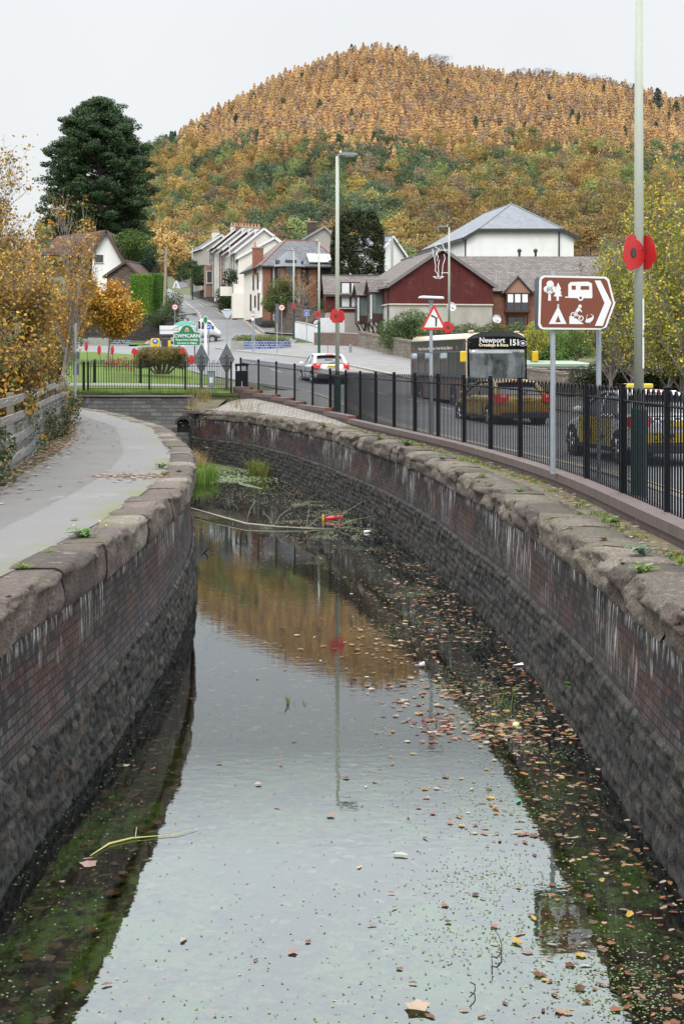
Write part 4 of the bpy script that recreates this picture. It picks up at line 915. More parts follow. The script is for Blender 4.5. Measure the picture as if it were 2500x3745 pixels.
# named bright leaves
for (px, py, kk, s_, cc, lb) in ((1888,3448,1,.06,(.65,.35,.02),'bright yellow oval leaf floating near the reflected brown sign'),(2300,3350,1,.07,(.62,.42,.08),'large curled yellow leaf floating at the right near the wall'),
        (1525,3690,0,.10,(.55,.40,.30),'large pale five pointed leaf floating at the very bottom of the water'),(325,3168,0,.09,(.50,.36,.30),'pale pink five pointed leaf on dark weed by the left wall'),
        (1465,3130,1,.07,(.60,.60,.45),'pale white green leaf floating in the middle of the water'),(1895,2932,1,.06,(.06,.45,.25),None),(2200,3225,1,.055,(.50,.36,.08),'mottled yellow leaf standing tilted on the water right of centre')):
    d = E*F/(py-HZ); mb = MB(); add_leaf(mb, 0, 0, 0, s_*.85, kk, np.array(cc)*.55); o = mb.build('floating_leaf', M_dl); o.location = (X_(px,d), d, .014)
    if lb: tag(o, lb, 'leaf')
    else: o.name = 'plastic_wrapper'; tag(o, 'crumpled green plastic wrapper floating right of the middle', 'litter')
# duckweed: fine specks everywhere, thick patches in places
N_ = 15000; y = 7.6 + 46*np.random.default_rng(5).random(N_)**1.7; rr_ = np.random.default_rng(6); L_ = np.interp(y, yle, xle)+.05; R_ = np.interp(y, yre, xre)-.05; x = L_+(R_-L_)*rr_.random(N_)
cl = fbm(x*.9, y*.45, 71); dens = np.clip((cl-.38)*6, .06, 1); side = np.maximum(np.exp(-(x-L_)/.5), np.exp(-(R_-x)/1.3)); keep = rr_.random(N_) < np.clip(dens*.35+side*.6, 0, 1)
x, y = x[keep], y[keep]
px_, py_ = [x], [y]
for (cx, cy, n_, sx_, sy_) in ((1.5,14.9,1500,.30,.45),(1.2,16.3,700,.3,.5),(1.75,8.6,900,.28,.35),(1.2,10.4,450,.35,.30),(.95,9.3,350,.35,.3),(.9,20,900,.4,1.1),(.6,24,700,.5,1.8),(-.2,33,500,1.0,2.0),(-3.8,45.5,1500,.9,.9),(-5.4,50,7500,1.1,1.5),(-6.0,53,3500,1.2,1.6),(-2.2,39,500,1.3,1.2),(-1.6,26,300,.7,2),*[(float(np.interp(q, yre, xre))-.3-abs(rr_.normal())*.9, q, int(rr_.integers(40,150)), .06+.14*rr_.random(), .08+.2*rr_.random()) for q in 13+26*rr_.random(75)],(1.4,12.3,500,.5,.5)):
    px_.append(cx+rr_.normal(size=n_)*sx_); py_.append(cy+rr_.normal(size=n_)*sy_)
x = np.concatenate(px_); y = np.concatenate(py_); k_ = (x > np.interp(y, yle, xle)+.03) & (x < np.interp(y, yre, xre)-.06) & (y > 7.4); x, y = x[k_], y[k_]
s_ = np.where(y > 44, .03, np.where(y > 30, .016, .0068))*(.6+.9*rr_.random(len(x))); a = rr_.random(len(x))*6.28; an = np.arange(5)/5*6.283
V = np.stack([x[:,None]+s_[:,None]*np.cos(a[:,None]+an), y[:,None]+s_[:,None]*np.sin(a[:,None]+an), np.full((len(x),5), .004)], -1).reshape(-1,3)
pc = np.array([(.22,.30,.12),(.30,.38,.18),(.14,.20,.06),(.38,.42,.26),(.10,.12,.05)])[rr_.integers(0,5,len(x))]*(.4+.35*rr_.random(len(x)))[:,None]*np.where(y > 40, 1.7, 1)[:,None]
stuff(npmesh('duckweed', V, np.arange(len(V)).reshape(-1,5), M_dl, np.repeat(pc, 5, 0)), 'pale green duckweed specks scattered over the water', 'duckweed')
# ---------------------------------------------------------------- buildings
def masonry(name, bw, rh, mortar, cols, mc, bump=.6, tint=None):
    n = NB(name); uv = n.src(True); br = n.brick(uv, bw, rh, mortar); rnd = n.sep(br.outputs['Color'])[0]
    f = n.math('ADD', n.math('MULTIPLY', rnd, .6), n.math('MULTIPLY', n.noise(n.map(uv, (1/bw, 1/rh, 1)), 1, 1), .4)); k = len(cols)
    c = n.ramp(f, [(.2, cols[0]), (.8, cols[-1])] + [(.2+.6*(i+1)/(k-1), cc) for i, cc in enumerate(cols[1:-1])])
    c = n.mix(1., c, (.62,.62,.62), 'MULTIPLY'); c = n.mix(n.mr(n.noise(uv, .5, 6, .7), .4, .7, 0, .5), c, n.mix(1., c, tint or (.6,.6,.6), 'MULTIPLY'))
    c = n.mix(n.math('MULTIPLY', br.outputs['Fac'], .9), c, mc); M = n.done(c, .88, n.bump(n.math('ADD', n.math('MULTIPLY', br.outputs['Fac'], -1), n.math('MULTIPLY', n.noise(uv, 12, 5), .5)), bump, .02)); MATS[name] = M; return M
M_slate = masonry('slate', .28, .22, .012, [(.13,.135,.145),(.17,.175,.19),(.22,.225,.24)], (.07,.07,.075), .5)
M_slateL = masonry('slate_pale', .30, .24, .012, [(.22,.24,.27),(.25,.27,.30),(.28,.30,.33)], (.16,.17,.19), .4)
M_tile = masonry('concrete_tile', .33, .30, .02, [(.15,.13,.12),(.19,.165,.155),(.235,.21,.20)], (.055,.05,.048), .9, (.75,.75,.72))
M_tilebr = masonry('brown_tile', .33, .34, .03, [(.10,.06,.055),(.13,.08,.07),(.17,.10,.085)], (.04,.028,.026), .9)
M_brick = masonry('red_brick', .225, .075, .008, [(.26,.085,.045),(.32,.11,.06),(.38,.15,.085)], (.24,.17,.13), .4)
M_brickB = masonry('orange_brick', .225, .075, .008, [(.30,.11,.07),(.37,.15,.10),(.43,.20,.14)], (.25,.16,.12), .4)
M_brickD = masonry('brown_stone_infill', .35, .16, .02, [(.075,.055,.05),(.11,.075,.065),(.15,.10,.085)], (.05,.04,.038), .7)
M_rock = masonry('rubble_masonry', .34, .17, .025, [(.11,.085,.07),(.19,.145,.12),(.27,.21,.17)], (.06,.05,.042), 1)
M_rockD = masonry('dark_rubble_masonry', .36, .13, .025, [(.05,.043,.038),(.085,.07,.06),(.13,.105,.09)], (.022,.02,.018), 1)
M_rwhite = mat('white_render', (.60,.60,.585), .85, 0, .06, 1.2, .3, 80, dirt=((.40,.39,.36), .4), stretch=(1,1,.4))
M_cream = mat('cream_render', (.56,.53,.47), .88, 0, .07, 1.2, .4, 80, dirt=((.34,.31,.26), .5), stretch=(1,1,.35))
M_dash = mat('grey_pebbledash', (.29,.27,.245), .95, 0, .12, 20, .8, 90, dirt=((.19,.18,.165), .6), stretch=(1,1,.5))
M_fascia_w = mat('white_fascia', (.55,.55,.55), .5, 0, .06, 3)
M_fascia_b = mat('black_fascia', (.018,.018,.02), .5, 0, .2, 3)
M_wbrown = mat('brown_window_frame', (.045,.018,.015), .5, 0, .2, 5)
M_wwhite = mat('white_window_frame', (.75,.75,.74), .4, 0, .05, 5)
M_glass = glass_dark()
M_curt = mat('net_curtain', (.50,.52,.52), .8, 0, .15, 6, stretch=(6,6,.4))
n = NB('maroon_cladding'); o_ = n.src(); st_ = n.N.new('ShaderNodeTexWave'); st_.wave_type = 'BANDS'; st_.bands_direction = 'X'; st_.wave_profile = 'SAW'; st_.inputs['Scale'].default_value = 3.2; n.L.new(n.math('ADD', n.sep(o_)[0], n.sep(o_)[1]), n.N.new('ShaderNodeCombineXYZ').inputs[0])
cmb = [x for x in n.N if x.bl_idname == 'ShaderNodeCombineXYZ'][0]; n.L.new(cmb.outputs[0], st_.inputs['Vector'])
c = n.mix(n.mr(n.noise(n.map(o_, (6,6,.5)), 1, 5, .7), .3, .7), (.055,.007,.006), (.085,.013,.011)); c = n.mix(n.mr(st_.outputs['Fac'], .88, .97), c, (.03,.006,.006))
c = n.mix(n.math('MULTIPLY', n.mr(n.noise(o_, .9, 7, .75), .56, .68), .35), c, (.22,.12,.10)); M_clad = n.done(c, .7, n.bump(st_.outputs['Fac'], .3, .02)); MATS['clad'] = M_clad

def poly_uv(name, polys, m, parent, th=0, proud=None):
    """planar polygons (local points); uv measured along the first edge and across it; optional thickness"""
    me = bpy.data.meshes.new(name); V = []; Fs = []; UV = []
    for P in polys:
        P = [Vector(p) for p in P]; u = (P[1]-P[0]).normalized(); nn = u.cross(P[-1]-P[0]).normalized(); v = nn.cross(u); b = len(V); k = len(P)
        V += [tuple(p) for p in P]; UV += [((p-P[0]).dot(u)+P[0].length*.1, (p-P[0]).dot(v)) for p in P]
        Fs.append([b+i for i in range(k)])
        if th:
            V += [tuple(p - nn*th) for p in P]; UV += [((p-P[0]).dot(u), (p-P[0]).dot(v)) for p in P]
            Fs.append([b+k+i for i in reversed(range(k))])
            for i in range(k): j = (i+1) % k; Fs.append([b+i, b+k+i, b+k+j, b+j])
    me.from_pydata(V, [], Fs); ul = me.uv_layers.new(name='UVMap')
    for p in me.polygons:
        for li in p.loop_indices: ul.data[li].uv = UV[me.loops[li].vertex_index]
    me.materials.append(m); o = bpy.data.objects.new(name, me); C.objects.link(o); o.parent = parent; return o
def wallbox(name, parent, x0, y0, z0, x1, y1, z1, m):
    return poly_uv(name, [[(x0,y0,z0),(x1,y0,z0),(x1,y0,z1),(x0,y0,z1)], [(x0,y1,z0),(x0,y0,z0),(x0,y0,z1),(x0,y1,z1)], [(x1,y0,z0),(x1,y1,z0),(x1,y1,z1),(x1,y0,z1)],
                          [(x1,y1,z0),(x0,y1,z0),(x0,y1,z1),(x1,y1,z1)], [(x0,y0,z1),(x1,y0,z1),(x1,y1,z1),(x0,y1,z1)]], m, parent)
def bars(parent, name, m, segs, w_=.08, d=.08):
    mb = MB()
    for a, b in segs:
        a = Vector(a); b = Vector(b); v = b-a; up = Vector((0,0,1)) if abs(v.normalized().z) < .95 else Vector((1,0,0)); s_ = v.cross(up).normalized()*w_/2; t_ = s_.cross(v).normalized()*d/2
        mb.add([a-s_-t_, a+s_-t_, a+s_+t_, a-s_+t_, b-s_-t_, b+s_-t_, b+s_+t_, b-s_+t_], [(0,3,2,1),(4,5,6,7),(0,1,5,4),(1,2,6,5),(2,3,7,6),(3,0,4,7)])
    return mb.build(name, m, parent)
def window(root, face, u, z, w_, h, off=0, frame=None, nv=1, nh=0, glass=None, sill=True, name='window', curtain=None):
    """face F: wall y=off looking -y, u along x; L: wall x=off looking -x, u along y"""
    frame = frame or M_wwhite; glass = glass or M_glass; f = MB(); t = .06
    def P(a, d, zz): return (a, off-d, zz) if face == 'F' else (off-d, a, zz)
    def bx(mb, a0, a1, z0, z1, d0, d1):
        p, q = P(a0, d0, z0), P(a1, d1, z1); mb.box(min(p[0],q[0]), min(p[1],q[1]), z0, max(p[0],q[0]), max(p[1],q[1]), z1)
    bx(f, u, u+w_, z, z+t, .0, .05); bx(f, u, u+w_, z+h-t, z+h, .0, .05); bx(f, u, u+t, z+t, z+h-t, .0, .05); bx(f, u+w_-t, u+w_, z+t, z+h-t, 0, .05)
    for i in range(1, nv+1):
        c_ = u + w_*i/(nv+1); bx(f, c_-t/2, c_+t/2, z+t, z+h-t, .0, .045)
    for i in range(1, nh+1): c_ = z + h*i/(nh+1); bx(f, u+t, u+w_-t, c_-t/2, c_+t/2, .0, .04)
    fo = f.build(name, frame, root); g = MB(); bx(g, u+t*.9, u+w_-t*.9, z+t*.9, z+h-t*.9, .0, .014); g.build('pane', glass, fo)
    if curtain:
        for s_ in curtain: g = MB(); bx(g, u+w_*s_[0], u+w_*s_[1], z+h*s_[2], z+h*s_[3], .014, .02); g.build('curtain', M_curt, fo)
    if sill: g = MB(); bx(g, u-.07, u+w_+.07, z-.08, z, .0, .12); g.build('sill', mat('sill_stone', (.42,.40,.36), .8, 0, .15, 5), fo)
    return fo
def gable_roof(root, x0, x1, y0, y1, ze, zr, m, over=.25, edge=None, ridge=.5, name='roof', axis='y', th=.1, eR=None):
    """pitched roof; axis y: ridge runs along y. edge: barge/fascia material"""
    eR = ze if eR is None else eR
    if axis == 'y':
        xm = x0+(x1-x0)*ridge; sl = (zr-ze)/(xm-x0); sr = (zr-eR)/(x1-xm)
        a = (x0-over, ze-sl*over); b = (x1+over, eR-sr*over); ya, yb = y0-over*.8, y1+over*.4
        A = [[(a[0],yb,a[1]),(a[0],ya,a[1]),(xm,ya,zr),(xm,yb,zr)], [(b[0],ya,b[1]),(b[0],yb,b[1]),(xm,yb,zr),(xm,ya,zr)]]
        o = poly_uv(name, A, m, root, th)
        if edge:
            bars(o, 'bargeboard', edge, [((a[0],ya-.03,a[1]-.1),(xm,ya-.03,zr-.1)),((b[0],ya-.03,b[1]-.1),(xm,ya-.03,zr-.1))], .07, .24)
            bars(o, 'gutter', edge, [((a[0]-.04,ya,a[1]-.12),(a[0]-.04,yb,a[1]-.12))], .12, .12)
        bars(o, 'ridge_tiles', mat('ridge_tile', (.10,.09,.085), .9), [((xm,ya,zr+.02),(xm,yb,zr+.02))], .22, .1)
    else:
        ym = y0+(y1-y0)*ridge; sl = (zr-ze)/(ym-y0); a = (y0-over, ze-sl*over); b = (y1+over, ze-sl*over); xa, xb = x0-over*.6, x1+over*.6
        o = poly_uv(name, [[(xa,a[0],a[1]),(xb,a[0],a[1]),(xb,ym,zr),(xa,ym,zr)], [(xb,b[0],b[1]),(xa,b[0],b[1]),(xa,ym,zr),(xb,ym,zr)]], m, root, th)
        if edge: bars(o, 'gutter', edge, [((xa,a[0]-.04,a[1]-.12),(xb,a[0]-.04,a[1]-.12))], .12, .12); bars(o, 'bargeboard', edge, [((xa-.03,a[0],a[1]-.1),(xa-.03,ym,zr-.1)),((xa-.03,b[0],b[1]-.1),(xa-.03,ym,zr-.1))], .07, .22)
        bars(o, 'ridge_tiles', mat('ridge_tile', (.10,.09,.085), .9), [((xa,ym,zr+.02),(xb,ym,zr+.02))], .22, .1)
    return o
def chimney(root, x, y, z0, z1, w_=.9, d=.6, m=None, pots=2):
    o = poly_uv('chimney', [[(x-w_/2,y-d/2,z0),(x+w_/2,y-d/2,z0),(x+w_/2,y-d/2,z1),(x-w_/2,y-d/2,z1)], [(x-w_/2,y+d/2,z0),(x-w_/2,y-d/2,z0),(x-w_/2,y-d/2,z1),(x-w_/2,y+d/2,z1)],
         [(x+w_/2,y-d/2,z0),(x+w_/2,y+d/2,z0),(x+w_/2,y+d/2,z1),(x+w_/2,y-d/2,z1)], [(x-w_/2,y-d/2,z1),(x+w_/2,y-d/2,z1),(x+w_/2,y+d/2,z1),(x-w_/2,y+d/2,z1)]], m or M_brick, root)
    MB().cbox(x, y, z1-.08, w_+.12, d+.12, .13).build('chimney_cap', mat('cap_stone', (.25,.20,.17), .9), o)
    for i in range(pots): MB().lathe([(.13,z1),(.11,z1+.35),(.13,z1+.42)], x-w_*.28+i*w_*.56/max(1,pots-1), y, 8).build('chimney_pot', mat('clay_pot', (.38,.20,.12), .8), o)
    return o
def rotz_of(dx, dy): return math.atan2(dy, dx)

# --- maroon clad community building, gable towards the road
x0, y0 = 3.55, 105.; dx, dy = 7.66, 1.3; rz = rotz_of(dx, dy); W = math.hypot(dx, dy)
zb = E-.4; H = thing('community_building', 'maroon boarded gable over grey rendered ground floor beside the road', 'building', (x0, y0, zb), rz)
zl_ = lambda z: z - (zb)  # world z to local
ze, zr, zm = zl_(E+5.75), zl_(E+8.4), zl_(E+4.15); LEN = 14.
poly_uv('wall', [[(0,0,0),(W,0,0),(W,0,zm),(0,0,zm)], [(0,LEN,0),(0,0,0),(0,0,zm),(0,LEN,zm)], [(W,0,0),(W,LEN,0),(W,LEN,zm),(W,0,zm)]], mat('stained_cream_render', (.36,.34,.30), .9, 0, .12, .9, .4, 60, dirt=((.17,.165,.15), .75), stretch=(1,1,.5)), H)
poly_uv('cladding', [[(-.04,-.05,zm+.05),(W+.04,-.05,zm+.05),(W+.04,-.05,ze),(W/2,-.05,zr-.1),(-.04,-.05,ze)], [(-.05,LEN,zm+.05),(-.05,-.05,zm+.05),(-.05,-.05,ze),(-.05,LEN,ze)]], M_clad, H)
bars(H, 'sill_board', mat('pale_board', (.45,.40,.34), .8), [((-.06,-.08,zm),(W+.06,-.08,zm)),((-.08,0,zm),(-.08,LEN,zm))], .08, .1)
gable_roof(H, 0, W, 0, LEN, ze, zr, M_tile, .35, mat('grey_barge', (.13,.12,.12), .7))
gb = MB(); 
for (ya, wd) in ((2.6, 2.0), (8.0, 2.0)):   # oriel bays on the side wall with little gables
    b = bars(H, 'oriel', M_wbrown, [], .1, .1); bpy.data.objects.remove(b)
    z0, z1 = zl_(E+3.05), zl_(E+5.05); o = MB()
    o.box(-.85, ya, z0-.15, -.02, ya+wd, z0); o.box(-.85, ya, z0+.0, -.80, ya+.12, z1); o.box(-.85, ya+wd-.12, z0, -.80, ya+wd, z1); o.box(-.85, ya+wd/2-.06, z0, -.80, ya+wd/2+.06, z1)
    o.box(-.85, ya-.02, z1, -.02, ya+wd+.02, z1+.12); o.box(-.85,ya-.03,z0,-.02,ya,z0+.5)
    for yy_ in (ya+.1, ya+wd-.1): o.tube([(-.03,yy_,z0-1.5),(-.75,yy_,z0-.1)], .06, 6); o.tube([(-.05,yy_,z0-1.7),(-.05,yy_,z0)], .06, 6)
    oo = o.build('oriel_window', M_wbrown, H); MB().box(-.80, ya+.02, z0, -.04, ya+wd-.02, z1).build('pane', mat('pale_glass', (.10,.13,.12), .1, 0, .3, 1.5, spec=1), oo)
    MB().box(-.82,ya+.15,z0+.1,-.803,ya+wd/2-.1,z1-.05).build('curtain', M_curt, oo)
    gr = poly_uv('oriel_roof', [[(-1.1,ya-.25,z1+.1),(1.2,ya-.25,z1+.1),(1.2,ya+wd/2,z1+1.15),(-1.1,ya+wd/2,z1+1.15)],[(1.2,ya+wd+.25,z1+.1),(-1.1,ya+wd+.25,z1+.1),(-1.1,ya+wd/2,z1+1.15),(1.2,ya+wd/2,z1+1.15)]], M_tile, oo, .08)
    poly_uv('oriel_gable', [[(-.9,ya+wd,z1+.12),(-.9,ya,z1+.12),(-.9,ya+wd/2,z1+1.05)]], M_clad, oo)
for ya in (1.2, 4.6, 6.6, 10.4): window(H, 'L', ya, zl_(E+.75), .75, 1.5, 0, M_wbrown, 0, 0)
for q in (.35,6.2): bars(H, 'downpipe', M_fascia_b, [((-.1,q,.3),(-.1,q,ze))], .09, .09)
# left wing
wx, wy = X_(1193,117), 117.; W2 = X_(1318,119)-wx
Wg = thing('community_wing', 'maroon and cream wing with dark front door left of the gabled building', 'building', (wx, wy, zb), .06)
zmw = zl_(Z_(1142,117)); zew = zl_(Z_(1070,117)); zrw = zl_(Z_(1006,119.5))
poly_uv('wall', [[(0,0,0),(W2+3,0,0),(W2+3,0,zmw),(0,0,zmw)], [(0,6,0),(0,0,0),(0,0,zmw),(0,6,zmw)]], M_dash, Wg)
poly_uv('cladding', [[(-.03,-.04,zmw),(W2+3,-.04,zmw),(W2+3,-.04,zew),(-.03,-.04,zew)], [(-.04,6,zmw),(-.04,-.04,zmw),(-.04,-.04,zew),(-.04,3,zrw),(-.04,6,zew)]], M_clad, Wg)
gable_roof(Wg, 0, W2+3.2, 0, 6, zew, zrw, M_tile, .3, M_wbrown, axis='x')
window(Wg, 'F', 1.15, zl_(Z_(1126,117)), 1.65, 2.15, -.05, M_wbrown, 1, 0, curtain=((.08,.44,.05,.95),(.56,.92,.05,.95)))
dr = MB().box(2.9,-.09,0,4.25,.0,zl_(Z_(1198,117))).build('front_door', mat('dark_door', (.035,.012,.016), .45, 0, .2, 4), Wg)
MB().cbox(4.08,-.11,1.3,.05,.05,.2).build('handle', mat('brass', (.5,.35,.12), .3, 1), dr); MB().box(2.78,-.11,0,2.9,.0,zl_(Z_(1196,117))+.1).box(4.25,-.11,0,4.37,0,zl_(Z_(1196,117))+.1).box(2.78,-.11,zl_(Z_(1198,117)),4.37,0,zl_(Z_(1198,117))+.13).build('door_frame', M_wbrown, dr)
ob = MB(); z0, z1 = zl_(Z_(1128,116)), zl_(Z_(1062,116)); ob.box(4.6,-.8,z0-.12,6.1,0,z0).box(4.6,-.8,z1,6.1,0,z1+.12).box(4.6,-.8,z0,4.7,-.72,z1).box(6.0,-.8,z0,6.1,-.72,z1).box(5.3,-.8,z0,5.38,-.72,z1)
ob.tube([(4.7,-.03,z0-1.2),(4.7,-.7,z0-.1)], .06, 6).tube([(6.0,-.03,z0-1.2),(6.0,-.7,z0-.1)], .06, 6)
ob = ob.build('oriel_window', M_wbrown, Wg); MB().box(4.62,-.74,z0,6.08,0,z1).build('pane', mat('pale_glass', (.10,.13,.12)), ob)
poly_uv('oriel_roof', [[(4.45,.9,z1+.1),(4.45,-1,z1+.1),(5.35,-1,z1+1.2),(5.35,.9,z1+1.2)],[(6.25,-1,z1+.1),(6.25,.9,z1+.1),(5.35,.9,z1+1.2),(5.35,-1,z1+1.2)]], M_tile, ob, .08)
poly_uv('oriel_gable', [[(4.6,-.8,z1+.12),(6.1,-.8,z1+.12),(5.35,-.8,z1+1.05)]], M_clad, ob)
# right brick range
bx_, by_ = x0+dx+.1, y0+dy+2.; Rb = thing('brick_range', 'long orange brick range under a wide tiled roof behind the brown sign', 'building', (bx_, by_, zb), .02)
zeR = zl_(Z_(1062,108)); zrR = zl_(Z_(938,114)); LR = 17
wallbox('wall', Rb, 0, 0, 0, LR, 9, zeR, M_brickB)
poly_uv('roof', [[(-2.4,-.35,zeR-.05),(LR,-.35,zeR-.05),(LR,5.5,zrR),(-5.6,5.5,zrR)],[(LR,11,zeR),(-1,11,zeR),(-5.6,5.5,zrR),(LR,5.5,zrR)]], M_tile, Rb, .1)
for i, xx in enumerate((1.1, 4.6, 9.2, 13.0)):
    wd = 1.75; z0, z1 = zl_(Z_(1136,108)), zl_(Z_(1076,108)); o = MB(); yf = -.65
    o.box(xx-.1,yf,z0-.14,xx+wd+.1,0,z0).box(xx-.1,yf,z1,xx+wd+.1,0,z1+.1)
    for k in range(4): o.box(xx+k*(wd-.09)/3,yf,z0,xx+k*(wd-.09)/3+.09,yf+.06,z1)
    o.tube([(xx+.1,-.03,z0-1.1),(xx+.1,yf+.1,z0-.1)], .05, 6).tube([(xx+wd-.1,-.03,z0-1.1),(xx+wd-.1,yf+.1,z0-.1)], .05, 6)
    oo = o.build('oriel_window', M_wbrown, Rb); MB().box(xx+.02,yf+.04,z0,xx+wd-.02,0,z1).build('pane', M_glass, oo)
    for k in range(3): MB().box(xx+.12+k*.55,yf+.02,z0+.62,xx+.52+k*.55,yf+.038,z1-.02).build('blind', M_wwhite, oo)
    poly_uv('oriel_gable', [[(xx-.1,yf,z1+.1),(xx+wd+.1,yf,z1+.1),(xx+wd/2,yf,z1+1.25)]], mat('weathered_board', (.26,.14,.10), .85, 0, .35, 8, stretch=(5,5,.6)), oo)
    poly_uv('oriel_roof', [[(xx-.35,2,z1+.05),(xx-.35,yf-.2,z1+.05),(xx+wd/2,yf-.2,z1+1.4),(xx+wd/2,2,z1+1.4)],[(xx+wd+.35,yf-.2,z1+.05),(xx+wd+.35,2,z1+.05),(xx+wd/2,2,z1+1.4),(xx+wd/2,yf-.2,z1+1.4)]], M_tile, oo, .08)
    window(Rb, 'F', xx+.2, zl_(Z_(1215,108)), 1.3, 1.2, 0, M_wbrown, 1)
bars(Rb, 'downpipe', M_fascia_b, [((3.5,-.06,0),(3.5,-.06,zeR))], .09, .09)
for xx in (1.6, 2.9): MB().tube([(xx+1.4,5.6,zrR-.1),(xx+1.4,5.6,zrR+.35)], .1, 8).lathe([(.16,zrR+.35),(.18,zrR+.5),(.1,zrR+.62)], xx+1.4, 5.6, 8).build('roof_vent', M_fascia_b, Rb)
for (px, py) in ((1813,1168),(1648,1122)):
    d_ = 106.; t = thing('satellite_dish', 'small grey satellite dish on the ' + ('orange brick wall right of the gable' if px > 1700 else 'grey rendered gable wall'), 'satellite dish', P_(px, py, d_ - (1.2 if px<1700 else -.2)), .3)
    MB().lathe([(.02,0),(.2,.03),(.34,.11),(.35,.12),(.2,.05)], n=14).build('dish', mat('dish_grey', (.42,.43,.44), .5), t).rotation_euler = (math.radians(75), 0, 0); MB().tube([(0,.0,0),(0,-.4,-.15)], .015, 5).cbox(0,-.4,-.14,.08,.1,.08).tube([(0,0,-.05),(0,.25,-.2)], .03, 6).build('arm', M_fascia_b, t)
for px, py in ((1812,1010),(1856,1015)):
    t = thing('television_aerial', 'thin roof aerial above the brick range, ' + ('left of the pair' if px < 1830 else 'right of the pair'), 'aerial', P_(px, py+30, 109)); MB().tube([(0,0,-.3),(0,0,1.1)], .02, 5).build('mast', mat('galv', (.45,.47,.48), .5, .6), t)
    m_ = MB(); m_.tube([(-.1,0,1.05),(.5,0,.95)], .012, 4)
    for k in range(6): m_.tube([(-.05+k*.1,-.25,1.04-k*.018),(-.05+k*.1,.25,1.04-k*.018)], .008, 4)
    m_.build('elements', mat('galv', (.45,.47,.48)), t)

# --- tall white hall with half-hipped pale slate roof
hx, hy0 = X_(1706,150), 150.; rzh = .0; Wh = (X_(2096,150)-hx); Hl = thing('white_hall', 'tall white rendered hall with pale slate half hipped roof above the other roofs', 'building', (hx, hy0, E+2), rzh)
zh = lambda py, d=150.: Z_(py, d)-(E+2); zeF, zeS, zpk = zh(838), zh(866), zh(745, 156)
sx_ = -.19  # the hall runs back to the left
def sk(x, y, z): return (x + sx_*y, y, z)
LH = 19.
xa, xb = 1.25, Wh-1.35; xm = X_(1868,156)-hx+.19*6
poly_uv('wall', [[sk(0,0,0),sk(Wh,0,0),sk(Wh,0,zeS),sk(xb,0,zeF),sk(xa,0,zeF),sk(0,0,zeS)], [sk(0,LH,0),sk(0,0,0),sk(0,0,zeS),sk(0,LH,zeS)], [sk(Wh,0,0),sk(Wh,LH,0),sk(Wh,LH,zeS),sk(Wh,0,zeS)]], M_rwhite, Hl)
r0 = sk(-.45,-.35,zeS-.12); r1 = sk(xa-.12,-.35,zeF); r2 = sk(xb+.12,-.35,zeF); r3 = sk(Wh+.45,-.35,zeS-.12); pk = sk(xm,6,zpk); pb = sk(xm,LH-3,zpk); e0_ = sk(-.45,LH,zeS-.12); e3_ = sk(Wh+.45,LH,zeS-.12)
rf = poly_uv('roof', [[e0_,r0,r1,pk,pb],[r1,r2,pk],[r3,e3_,pb,pk,r2]], M_slateL, Hl, .1)
bars(rf, 'hip_ridge', mat('lead_grey', (.12,.12,.13), .7), [(r1,pk),(r2,pk),(pk,pb)], .2, .12)
bars(rf, 'gutter', M_fascia_b, [(tuple(Vector(r1)-Vector((0,.05,.14))),tuple(Vector(r2)-Vector((0,.05,.14)))),(tuple(Vector(r0)-Vector((0,.05,.14))),tuple(Vector(r1)-Vector((0,.05,.14)))),(tuple(Vector(r3)-Vector((0,.05,.14))),tuple(Vector(r2)-Vector((0,.05,.14)))),(tuple(Vector(r0)-Vector((.05,0,.14))),tuple(Vector(e0_)-Vector((.05,0,.14))))], .16, .32)
for q in ([((Wh-1.55,-.08,0),(Wh-1.55,-.08,zeF-.3))],[(sk(-.05,.4,0),sk(-.05,.4,zeS-.3))]): bars(Hl, 'downpipe', M_fascia_b, q, .14, .14)

# --- red brick house with slate hipped roof and white side wall
cx_, cy_ = X_(960,130), 130.; rzb = math.atan2(.22,.975); Bh = thing('brick_house', 'red brick and dark stone house with slate hipped roof and white side wall', 'house', (cx_, cy_, Z_(1172,130)), rzb)
zq = lambda py, d=130.: Z_(py, d)-Z_(1172,130); WB = 7.4; DB = 11.; zeB = zq(972); zpB = zq(880,135.5)
poly_uv('wall', [[(0,0,0),(WB,0,0),(WB,0,zeB),(0,0,zeB)],[(WB,0,0),(WB,DB,0),(WB,DB,zeB),(WB,0,zeB)]], M_brickD, Bh)
poly_uv('side_wall', [[(-.02,DB,0),(-.02,0,0),(-.02,0,zeB),(-.02,DB,zeB)]], M_cream, Bh)
poly_uv('quoins', [[(x_,-.05,0),(x_+.75,-.05,0),(x_+.75,-.05,zeB),(x_,-.05,zeB)] for x_ in (0,1.95,4.3,WB-.7)] + [[(0,-.055,zeB*.49),(WB,-.055,zeB*.49),(WB,-.055,zeB*.49+.18),(0,-.055,zeB*.49+.18)]], M_brick, Bh)
ov = .35; A_ = (-ov,-ov,zeB); B_ = (WB+ov,-ov,zeB); C_ = (WB+ov,DB+ov,zeB); D_ = (-ov,DB+ov,zeB); K1 = (2.9,4.2,zpB); K2 = (WB-1.7,4.2,zpB); K3 = (2.9,DB-3,zpB)
rf = poly_uv('roof', [[A_,B_,K2,K1],[D_,A_,K1,K3],[B_,C_,K3,K2],[C_,D_,K3]], M_slate, Bh, .1)
bars(rf, 'red_ridge_tiles', mat('red_ridge', (.16,.07,.045), .85), [(A_,K1),(K1,K2),(K2,B_)], .2, .12); bars(rf, 'gutter', M_fascia_b, [((-ov,-ov-.06,zeB-.08),(WB+ov,-ov-.06,zeB-.08)),((-ov-.06,-ov,zeB-.08),(-ov-.06,DB,zeB-.08))], .1, .12)
sp_ = Vector(K1)-Vector(A_); pn = MB()
